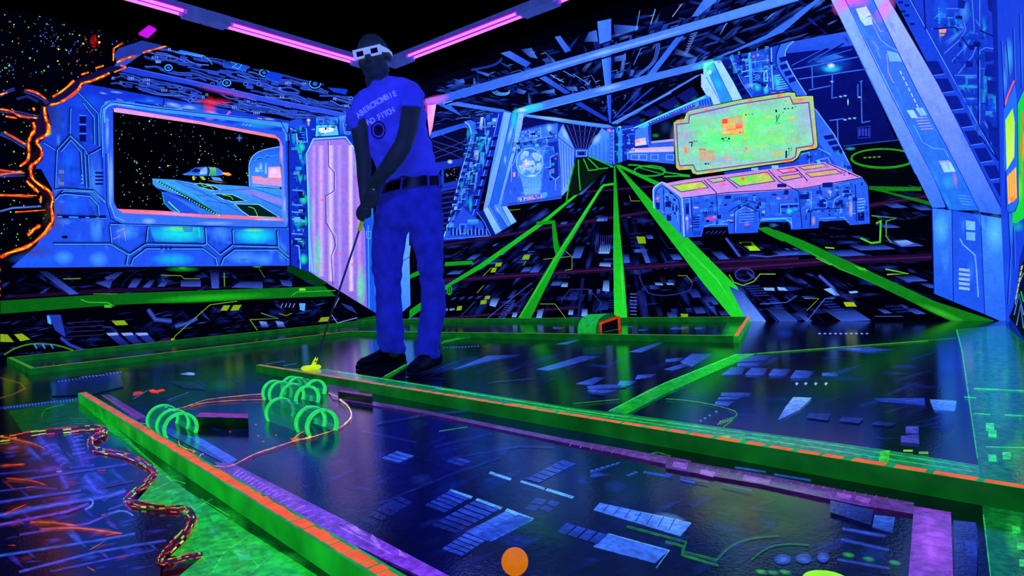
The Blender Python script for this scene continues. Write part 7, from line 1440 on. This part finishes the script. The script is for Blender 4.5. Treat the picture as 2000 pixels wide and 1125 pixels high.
def rg(l, r, th, d, tilt=0):   # cross-section given by its left and right outline pixels, thickness in metres, distance
    a, b = dp(*l, d + DO), dp(*r, d + DO); return ((a + b) / 2, (b - a) / 2, VZ * th / 2)
M_skin = simple('skin_in_blue_light', C(90, 84, 84), .55, emit=C(5, 16, 30), spec=.25, noise=.15, nscale=15)  # faint blue emission added so the skin looks lit
def cloth(name, base, emit, nscale, amp):
    m, nt = nmat(name); L = nt.links
    pb = N(nt, 'ShaderNodeBsdfPrincipled'); out = N(nt, 'ShaderNodeOutputMaterial'); pb.inputs['Roughness'].default_value = .85; pb.inputs['Specular IOR Level'].default_value = .1
    tc = N(nt, 'ShaderNodeTexCoord'); a = N(nt, 'ShaderNodeTexNoise'); a.inputs['Scale'].default_value = nscale; a.inputs['Detail'].default_value = 6; L.new(tc.outputs['Object'], a.inputs['Vector'])
    b = N(nt, 'ShaderNodeTexNoise'); b.inputs['Scale'].default_value = 300; b.inputs['Detail'].default_value = 1; L.new(tc.outputs['Object'], b.inputs['Vector'])
    mr = N(nt, 'ShaderNodeMapRange'); mr.inputs[1].default_value = .3; mr.inputs[2].default_value = .7; mr.inputs[3].default_value = 1 - amp; mr.inputs[4].default_value = 1 + amp; L.new(a.outputs['Fac'], mr.inputs[0])
    mr2 = N(nt, 'ShaderNodeMapRange'); mr2.inputs[1].default_value = .3; mr2.inputs[2].default_value = .7; mr2.inputs[3].default_value = .88; mr2.inputs[4].default_value = 1.12; L.new(b.outputs['Fac'], mr2.inputs[0])
    mm = N(nt, 'ShaderNodeMath', operation='MULTIPLY'); L.new(mr.outputs[0], mm.inputs[0]); L.new(mr2.outputs[0], mm.inputs[1])
    for inp, cc in (('Base Color', base), ('Emission Color', emit)):
        x = N(nt, 'ShaderNodeMix', data_type='RGBA', blend_type='MULTIPLY'); x.inputs[0].default_value = 1; x.inputs[6].default_value = (*cc, 1); L.new(mm.outputs[0], x.inputs[7]); L.new(x.outputs[2], pb.inputs[inp])
    pb.inputs['Emission Strength'].default_value = 1
    bp = N(nt, 'ShaderNodeBump'); bp.inputs['Strength'].default_value = .35; bp.inputs['Distance'].default_value = .02; L.new(a.outputs['Fac'], bp.inputs['Height']); L.new(bp.outputs[0], pb.inputs['Normal'])
    L.new(pb.outputs[0], out.inputs[0]); return m
M_shirt = cloth('blue_glowing_cotton', C(90, 105, 245), C(26, 32, 158), 9, .2)
M_jean = cloth('blue_denim', C(60, 72, 215), C(13, 19, 104), 13, .3)
M_print = simple('shirt_print', C(110, 130, 240), .8, emit=C(92, 108, 235), es=1.0)
M_logo = simple('shirt_print_dark', C(14, 12, 60), .8, emit=C(6, 4, 40), es=1.0)
M_belt = simple('black_leather_belt', C(9, 10, 12), .4, noise=.3); M_metal = simple('dull_metal_buckle', C(90, 80, 80), .35, metal=.8)
M_shoe = simple('black_trainer_mesh', C(12, 13, 20), .6, noise=.4, nscale=60, spec=.4); M_sole = simple('dark_blue_rubber_sole', C(14, 20, 46), .5, noise=.2); M_lace = simple('orange_lace', C(220, 60, 30), .6, emit=C(200, 50, 24), es=.9); M_strp = simple('dull_ochre_trim', C(110, 90, 60), .6, emit=C(50, 40, 20), es=.6)
foot = fl(775, 722)
pe = thing('person', 'man in a blue t-shirt, jeans and white paper glasses holding a putter', 'person', Vector((foot.x, foot.y, 0)))
# --- body: head, neck, trunk, arms, hands and legs in one surface
b = MB()
def K(x, y, d): return dp(x, y, d + DO)
mpx = lambda n, d=DM: n * d / F
# head frame: up leans to the picture's left, face turned a little to the left and down
dh = 3.42; hc = K(730, 113, dh)
hu = (VX * -.17 + VY * .97 + VZ * .10).normalized(); hf = (VZ * .90 - VX * .15 - VY * .16); hf = (hf - hu * hf.dot(hu)).normalized(); hs = hu.cross(hf).normalized()  # hs: to picture right
if hs.dot(VX) < 0: hs = -hs
s_ = 1.07
def hp(x, y, z): return hc + (hs * x + hu * y + hf * z) * s_
b.ell(hp(0, .035, -.012), hs * .077 * s_, hf * .098 * s_, hu * .090 * s_, 28, 18)
b.ell(hp(0, -.035, .018), hs * .063 * s_, hf * .072 * s_, hu * .082 * s_, 24, 16)
b.ell(hp(0, -.088, .048), hs * .034 * s_, hf * .030 * s_, hu * .026 * s_, 16, 10)      # chin
for k in (-1, 1):
    b.ell(hp(.045 * k, -.03, .048), hs * .026 * s_, hf * .028 * s_, hu * .034 * s_, 14, 10)  # cheek
    b.ell(hp(.05 * k, -.065, .0), hs * .020 * s_, hf * .045 * s_, hu * .026 * s_, 14, 10)     # jaw
    b.ell(hp(.034 * k, .024, .078), hs * .028 * s_, hf * .012 * s_, hu * .009 * s_, 14, 8)   # brow
    b.ell(hp(.031 * k, .004, .074), hs * .013 * s_, hf * .012 * s_, hu * .009 * s_, 12, 8)    # eye
    b.ell(hp(.078 * k, -.005, -.012), hs * .008 * s_, hf * .019 * s_, hu * .032 * s_, 14, 10)  # ear
    b.ell(hp(.083 * k, -.002, -.020), hs * .007 * s_, hf * .012 * s_, hu * .030 * s_, 14, 10)
    b.ell(hp(.012 * k, -.034, .092), hs * .010 * s_, hf * .010 * s_, hu * .008 * s_, 10, 8)   # nostril
b.loft([(hp(0, .018, .082), hs * .009, hf * .008), (hp(0, -.005, .092), hs * .010, hf * .010), (hp(0, -.027, .104), hs * .012, hf * .012), (hp(0, -.037, .098), hs * .009, hf * .010)], 12)
b.ell(hp(0, -.060, .084), hs * .026 * s_, hf * .011 * s_, hu * .006 * s_, 14, 8); b.ell(hp(0, -.071, .080), hs * .022 * s_, hf * .012 * s_, hu * .007 * s_, 14, 8)  # lips
# neck and trunk
b.loft([(hp(0, -.03, -.03), hs * .058, hf * .062), (K(737, 160, 3.45), VX * mpx(24), VZ * .062), (K(747, 178, 3.46), VX * mpx(26), VZ * .068), (K(752, 198, 3.46), VX * mpx(40), VZ * .075), (K(760, 230, 3.46), VX * mpx(46), VZ * .09), (K(785, 320, 3.46), VX * mpx(46), VZ * .10), (K(803, 370, 3.46), VX * mpx(42), VZ * .09)], 20)
# shoulders
b.ell(K(708, 200, 3.38), VX * .04, VY * .04, VZ * .045); b.ell(K(805, 180, 3.46), VX * .055, VY * .06, VZ * .06)
b.tube([K(708, 202, 3.40), K(752, 194, 3.45), K(803, 182, 3.46)], [.04, .05, .045], 14)
# the putter axis, needed for the hands
HD = fl(613, 715, .03)
G0 = K(733, 356, 3.22); AX = (HD - G0).normalized()
def axp(ypx):
    lo, hi = 0., 3.
    for _ in range(40):
        mid = (lo + hi) / 2
        if proj(G0 + AX * mid)[1] < ypx: lo = mid
        else: hi = mid
    return G0 + AX * lo
h1 = axp(388); h2 = axp(417)        # upper (his left) and lower (his right) hand on the grip
# right arm (picture left)
def limb(pts, rs, n=16): b.tube(pts, rs, n)
w2 = K(711, 382, 3.26); w1 = K(727, 362, 3.24)
limb([K(706, 208, 3.38), K(701, 235, 3.36), K(704, 270, 3.35), K(708, 300, 3.34), K(711, 318, 3.32), K(711, 345, 3.30), K(711, 368, 3.27), w2, h2 + VX * .01 + VY * .02], [.044, .048, .044, .040, .043, .039, .030, .027, .026])
# left arm (picture right) coming across the body
limb([K(805, 185, 3.42), K(803, 215, 3.31), K(797, 250, 3.22), K(787, 284, 3.17), K(774, 304, 3.16), K(757, 328, 3.17), K(740, 348, 3.20), w1, h1 + VX * .018 + VY * .012], [.056, .054, .049, .047, .048, .043, .034, .028, .027])
# hands: palm + four curled fingers + thumb around the grip
def hand(c, palm_dir, s, flip):
    pd = (palm_dir - AX * palm_dir.dot(AX)).normalized(); sd = AX.cross(pd).normalized() * flip
    b.ell(c + pd * .030, AX * .046 * s, sd * .034 * s, pd * .019 * s, 18, 12)
    lens = (.072, .080, .075, .060)
    for i in range(4):
        o = c + AX * ((i - 1.5) * .0205 * s); R0 = .0245; tot = lens[i] / R0; pts = []; rs = []
        for j in range(8):
            th = .35 + tot * j / 7; r = R0 + (.004 if j in (0, 3) else 0); pts.append(o + (pd * math.cos(th) + sd * math.sin(th)) * r + AX * .003 * j / 7); rs.append(.0098 - .0022 * j / 7 + (.0009 if j in (2, 5) else 0))
        b.tube([c + pd * .03 + (o - c) * .8] + pts, [.010] + rs, 10)
    o = c - AX * .030 * s; b.tube([c + pd * .026 - AX * .015 - sd * .01, o + pd * .020 - sd * .020, o + pd * .002 - sd * .028 + AX * .012, o - pd * .018 - sd * .020 + AX * .028, o - pd * .026 - sd * .008 + AX * .038], [.014, .0125, .011, .010, .008], 10)
hand(h1, VX * .9 - VZ * .2 + VY * .2, 1.0, 1 if AX.cross(VX).dot(VZ) > 0 else -1)
hand(h2, VX * -.75 - VZ * .55, 1.0, -1 if AX.cross(VX * -1).dot(VZ) < 0 else 1)
# legs inside the jeans, ankles
d1, d2 = 3.50, 3.34
b.loft([(K(803, 375, 3.46), VX * .12, VZ * .09), (K(800, 410, 3.46), VX * .13, VZ * .09), (K(800, 440, 3.46), VX * .12, VZ * .085)], 16)
b.tube([K(775, 400, 3.48), K(762, 470, 3.48), K(760, 550, 3.48), K(763, 620, 3.49), K(768, 676, d1), K(770, 694, d1 + .02)], [.075, .066, .052, .045, .032, .03], 14)
b.tube([K(825, 400, 3.44), K(838, 470, 3.43), K(845, 550, 3.42), K(846, 620, 3.38), K(840, 690, d2), K(840, 706, d2 + .02)], [.078, .066, .052, .045, .032, .03], 14)
body = remesh(b, 'body', M_skin, .0055, pe, 2)
# shaved hair shadow: thin cap
# --- t-shirt
b = MB()
shirt = [((716, 176), (768, 152), .15, 3.45), ((704, 184), (790, 152), .17, 3.45), ((692, 194), (812, 160), .20, 3.44), ((692, 212), (822, 178), .23, 3.44), ((699, 240), (829, 208), .25, 3.44), ((708, 262), (834, 245), .26, 3.44), ((718, 290), (842, 280), .26, 3.44), ((731, 318), (849, 308), .255, 3.44), ((743, 338), (855, 326), .26, 3.44), ((750, 352), (858, 334), .265, 3.44), ((752, 356), (859, 339), .265, 3.44)]
b.loft([rg(*q) for q in shirt], 28)
b.loft([(K(722, 190, 3.44), VX * .03 + VY * .06, VZ * .085), (K(704, 196, 3.40), VX * .045 + VY * .05, VZ * .082), (K(697, 216, 3.37), VX * .055, VZ * .074), (K(695, 236, 3.36), VX * .050, VZ * .070), (K(695, 252, 3.36), VX * .048, VZ * .068)], 18)
b.ell(K(711, 204, 3.40), VX * .055, VY * .075, VZ * .082); b.ell(K(707, 222, 3.385), VX * .055, VY * .06, VZ * .078)
b.loft([(K(780, 172, 3.45), VX * .02 + VY * .055, VZ * .09), (K(800, 172, 3.45), VX * .05 + VY * .03, VZ * .088), (K(806, 188, 3.39), VX * .064 + VY * .008, VZ * .09), (K(803, 201, 3.34), VX * .068 + VY * .006, VZ * .082), (K(800, 212, 3.31), VX * .071 + VY * .005, VZ * .078)], 18)
def folds(p):
    x, y, z = p
    return .006 * math.sin(z * 38 + 5 * math.sin(x * 9) + 20 * (x + y)) * math.sin(z * 11 + x * 17) + .003 * math.sin(z * 90 + x * 60)
shirt_o = remesh(b, 't_shirt', M_shirt, .0085, pe, 3, folds)
# collar rib
# --- jeans: hips and two legs
b = MB()
b.loft([rg((748, 366), (860, 344), .24, 3.45), rg((742, 380), (861, 362), .25, 3.45), rg((736, 400), (863, 388), .26, 3.45), rg((730, 430), (865, 420), .25, 3.45), rg((729, 448), (866, 446), .22, 3.45)], 26)
L1 = [((732, 420), (799, 424), .21), ((727, 460), (796, 452), .20), ((726, 500), (788, 500), .19), ((727, 530), (785, 530), .18), ((734, 560), (783, 560), .17), ((735, 600), (785, 600), .18), ((735, 640), (788, 640), .19), ((737, 662), (789, 662), .19), ((741, 674), (791, 682), .20), ((744, 682), (791, 692), .19)]
L2 = [((797, 420), (866, 420), .21), ((799, 456), (867, 460), .20), ((812, 500), (866, 500), .19), ((819, 540), (866, 540), .18), ((823, 575), (870, 575), .18), ((821, 610), (871, 610), .18), ((817, 640), (864, 640), .18), ((813, 665), (859, 665), .19), ((811, 682), (860, 682), .20), ((809, 695), (857, 700), .20)]
for LL, (da, db) in ((L1, (3.46, d1)), (L2, (3.44, d2))):
    b.loft([rg(l, r, th, da + (db - da) * i / (len(LL) - 1)) for i, (l, r, th) in enumerate(LL)], 22)
def jf(p):
    x, y, z = p
    k = math.exp(-((z - .52) / .09) ** 2) + math.exp(-((z - .12) / .08) ** 2) * 1.3 + math.exp(-((z - .9) / .08) ** 2) * .7
    return .004 * k * math.sin(z * 75 + 6 * math.sin(x * 14 + y * 9)) + .001 * math.sin(z * 50 + x * 50)
jeans = remesh(b, 'jeans', M_jean, .0085, pe, 2, jf)
# --- belt, buckle, loops
bv = BVHTree.FromObject(jeans, bpy.context.evaluated_depsgraph_get()) if False else None
def bvh(o): return BVHTree.FromPolygons([o.matrix_world @ v.co if o.parent is None else v.co.copy() for v in o.data.vertices], [list(p.vertices) for p in o.data.polygons])
jb = bvh(jeans)
def cast(tree, x, y, off=.003):
    d = ray(x, y).normalized(); h = tree.ray_cast(C0, d)
    return (h[0] - d * off) if h[0] is not None else None
b = MB(); c0 = rg((749, 366), (859, 346), .25, 3.448); c1 = rg((744, 384), (861, 364), .262, 3.448)
def band(c0, c1, g, n=48):
    m = MB(); R1 = [c0[0] + c0[1] * g * math.cos(2 * math.pi * i / n) + c0[2] * g * math.sin(2 * math.pi * i / n) for i in range(n)]; R2 = [c1[0] + c1[1] * g * math.cos(2 * math.pi * i / n) + c1[2] * g * math.sin(2 * math.pi * i / n) for i in range(n)]
    m.v = R1 + R2; m.f = [[i, (i + 1) % n, n + (i + 1) % n, n + i] for i in range(n)]; m.m = [0] * n; return m
m = band(c0, c1, 1.05); m.build('belt', M_belt, pe, True)
def onto(o_c0, o_c1, th, f, g): # point on the belt surface; th angle, f height fraction
    c = o_c0[0].lerp(o_c1[0], f); a = o_c0[1].lerp(o_c1[1], f) * g; z = o_c0[2].lerp(o_c1[2], f) * g
    return c + a * math.cos(th) + z * math.sin(th)
sgn = 1 if c0[2].dot(VZ) > 0 else -1
th0 = math.acos(-.58) * sgn
m = MB()
for dth in (-.16, .16):
    m.tube([onto(c0, c1, th0 + dth, f, 1.09) for f in (.05, .5, .95)], .003, 8)
for f in (.05, .95): m.tube([onto(c0, c1, th0 + t, f, 1.09) for t in (-.16, 0, .16)], .003, 8)
m.build('belt_buckle', M_metal, pe, True)
for ct in (-.18, .62, .93):
    t_ = math.acos(ct) * sgn; m = MB(); m.tube([onto(c0, c1, t_, f, 1.085) for f in (-.15, .3, .7, 1.15)], .0065, 8); m.build('belt_loop', M_jean, pe, True)
# --- print on the chest: text wrapped on the cloth
sb = bvh(shirt_o)
def wrap_text(txt, path, size, name, mat, sx=1.0):
    """letters set one by one along a path of picture points, then laid on the cloth"""
    m = MB(); n = len(txt)
    tot = sum(math.dist(path[i], path[i + 1]) for i in range(len(path) - 1))
    def along(t):
        s0 = t * tot
        for i in range(len(path) - 1):
            l = math.dist(path[i], path[i + 1])
            if s0 <= l or i == len(path) - 2:
                f = s0 / l; a, c = path[i], path[i + 1]; return (a[0] + (c[0] - a[0]) * f, a[1] + (c[1] - a[1]) * f, math.atan2(c[1] - a[1], c[0] - a[0]))
            s0 -= l
    for k, ch in enumerate(txt):
        if ch == ' ': continue
        cu = bpy.data.curves.new('t', 'FONT'); cu.body = ch; cu.size = 1; cu.align_x = 'CENTER'; cu.resolution_u = 3; cu.offset = .022
        o = bpy.data.objects.new('t', cu); COL.objects.link(o); bpy.context.view_layer.update()
        me = bpy.data.meshes.new_from_object(o.evaluated_get(bpy.context.evaluated_depsgraph_get())); bpy.data.objects.remove(o)
        x, y, an = along((k + .5) / n); cs, sn = math.cos(an), math.sin(an); base = len(m.v); ok = True; vv = []
        bm = bmesh.new(); bm.from_mesh(me); bmesh.ops.triangulate(bm, faces=bm.faces); bmesh.ops.subdivide_edges(bm, edges=bm.edges, cuts=1); bm.verts.index_update()
        for v in bm.verts:
            lx, ly = v.co.x * size * sx, -(v.co.y - .35) * size
            h = cast(sb, x + lx * cs - ly * sn, y + lx * sn + ly * cs, .0035)
            if h is None: ok = False; break
            vv.append(h)
        if ok:
            m.v += vv
            for f in bm.faces: m.f.append([base + v.index for v in f.verts]); m.m.append(0)
        bm.free()
    return m.build(name, mat, pe, False, False)
wrap_text('ABERCROMBIE', [(697, 227), (712, 215), (735, 200), (757, 188), (774, 181)], 15.5, 'chest_lettering', M_print, .9)
wrap_text('AND FITCH', [(711, 241), (724, 237), (745, 226), (769, 214)], 15.5, 'chest_lettering', M_print, .9)
m = MB()
def disc(cx, cy, rx, ry, r0, r1, mat, name):
    m = MB(); n = 28; A = []; 
    for k in range(n):
        t = 2 * math.pi * k / n
        for r in (r0, r1):
            A.append(cast(sb, cx + rx * r * math.cos(t), cy + ry * r * math.sin(t), .0035))
    m.v = A
    for k in range(n): m.f.append([2 * k, 2 * k + 1, (2 * k + 3) % (2 * n), (2 * k + 2) % (2 * n)]); m.m.append(0)
    m.build(name, mat, pe, False, False)
disc(739, 254, 9, 11, .01, 1, M_logo, 'chest_emblem'); disc(739, 254, 9, 11, 1.35, 1.6, M_logo, 'chest_emblem')
# --- paper 3D glasses
M_card = simple('white_card', C(190, 205, 245), .7, emit=C(128, 152, 232), es=1.0, noise=.1, nscale=20); M_lens = simple('dark_lens_film', C(8, 12, 60), .2)
gl_ = bpy.data.objects.new('paper_glasses', None)
gm = MB(); W2, H2 = .076, .026; zf = .108
def gp(x, y, z=zf): return hp(x + .008, y + .004, z)
# front card with two window openings and a nose notch, built from strips
def strip(x0, x1, y0, y1):
    gm.box(gp(x0, y0), (gp(x1, y0) - gp(x0, y0)), (gp(x0, y1) - gp(x0, y0)), hf * .0015)
ly, hy = -.014, .012
strip(-W2, W2, hy, H2 - .002); strip(-W2, -.058, -.026, hy); strip(.058, W2, -.026, hy); strip(-.016, .016, -.010, hy)
strip(-.058, -.020, -.026, ly); strip(.020, .058, -.026, ly); strip(-.020, -.016, -.020, hy); strip(.016, .020, -.020, hy)
g_o = gm.build('paper_glasses', M_card, pe)
for k in (-1, 1):
    lm = MB(); x0, x1 = (.019, .059) if k > 0 else (-.059, -.019)
    lm.box(gp(x0, ly - .002, zf - .001), gp(x1, ly, zf) - gp(x0, ly, zf), gp(x0, hy + .002, zf) - gp(x0, ly, zf), hf * .0012)
    lo_ = lm.build('lens', M_lens, None); lo_.parent = g_o
for k in (-1, 1):
    tm = MB(); A = [gp(k * W2, -.016), gp(k * W2, .020), gp(k * .088, .016, .02), gp(k * .088, .000, .02)]
    Bv = [gp(k * .088, .016, .02), gp(k * .088, .000, .02), gp(k * .087, -.012, -.03), gp(k * .087, .010, -.03)]
    tm.quad(*A); tm.quad(Bv[0], Bv[1], Bv[2], Bv[3]); t_o = tm.build('temple', M_card, None); t_o.parent = g_o
# --- shoes
def shoe(heel, toe, w, ank, lace, drop):
    h = fl(*heel); t = fl(*toe); d = (t - h); L_ = d.length; d.normalize(); sd = Vector((d.y, -d.x, 0)); up = Vector((0, 0, 1))
    u = MB()
    prof = [(0.0, .030, .050, .035), (.05, .036, .088, .045), (.18, .038, .112, .06), (.34, .039, .116, .06), (.48, .041, .100, .05), (.62, .045, .078, .04), (.78, .048, .060, .032), (.90, .042, .050, .028), (.975, .027, .032, .02), (1.0, .010, .024, .014)]
    rings = []
    for f, hw, ht, _ in prof:
        c = h + d * L_ * f; rings.append((c + up * (.014 + ht / 2), sd * hw * w, up * (ht / 2)))
    u.loft(rings, 20)
    u.loft([(h + d * L_ * .19 + up * .07, d * .052, sd * .042 * w), (h + d * L_ * .17 + up * .135, d * .05, sd * .04 * w)], 18)
    top = remesh(u, 'shoe', M_shoe, .005, pe, 2)
    so = MB(); so.loft([(h + d * L_ * f + up * .013, sd * hw * w * 1.12 + d * 0, up * .0122) for f, hw, _, _ in [(-.015, .022, 0, 0)] + prof + [(1.02, .008, 0, 0)]], 16)
    s1 = so.build('sole', M_sole, None, True); s1.parent = top
    # laces over the tongue
    for k in range(4):
        f = .42 + k * .08; z = .118 - k * .014; lm_ = MB(); c = h + d * L_ * f + up * (z + .008)
        lm_.tube([c - sd * .024 - up * .008, c, c + sd * .024 - up * .008], .0026, 8); x = lm_.build('lace', M_strp, None, True); x.parent = top
    lm_ = MB(); c = h + d * L_ * .30; lm_.tube([K(*lace[0], proj(c)[2] - .07 - DO), K(*lace[1], proj(c)[2] - .06 - DO)], .0045, 8); x = lm_.build('pull_tab', M_lace if drop else M_strp, None, True); x.parent = top
    return top
shoe((792, 712), (697, 722), 1.05, None, ((749, 668), (751, 682)), True)
shoe((856, 716), (803, 737), 1.05, None, ((841, 705), (845, 711)), False)

# ---------------------------------------------------------------- putter
M_shaft = simple('dark_steel_shaft', C(70, 84, 130), .35, emit=C(14, 18, 40), metal=.4); M_grip = simple('yellow_green_grip', C(130, 190, 20), .5, emit=C(95, 150, 6), es=.9, noise=.4, nscale=80)  # the shaft's slight emission stands in for a light-blue sheen
M_head = simple('yellow_plastic_putter_head', C(220, 235, 30), .4, emit=C(196, 226, 8), es=1.0, noise=.1)
pt = thing('putter', 'golf putter with yellow-green head and grip in the man\'s hands', 'putter', HD)
Hh = HD + AX * 0
m = MB(); m.tube([axp(448), HD - AX * .03], [.0058, .0048], 12); m.build('shaft', M_shaft, pt, True)
m = MB(); rs_ = []; ps_ = []
p0, p1 = axp(368), axp(450)
for k in range(25): ps_.append(p0.lerp(p1, k / 24)); rs_.append(.0135 - .003 * k / 24 + (.0008 if k % 2 else 0))
m.tube(ps_, rs_, 14); m.build('grip', M_grip, pt, True)
m = MB(); e0, e1 = fl(588, 720, .018), fl(627, 716, .018); dd = (e1 - e0); 
pr = [(0, .3), (.06, .75), (.2, 1), (.5, 1), (.8, 1), (.94, .75), (1, .3)]
m.loft([(e0 + dd * f, Vector((-dd.y, dd.x, 0)).normalized() * .020 * k, Vector((0, 0, .015 * k))) for f, k in pr], 18)
mid = HD
q0 = e0 + dd * .58; m2 = [q0 + Vector((0, 0, .004)), q0.lerp(HD - AX * .05, .55) + Vector((0, 0, .004)), HD - AX * .055]
m.tube(m2, [.012, .011, .009], 14)
m.build('head', M_head, pt, True)
bpy.context.view_layer.update()
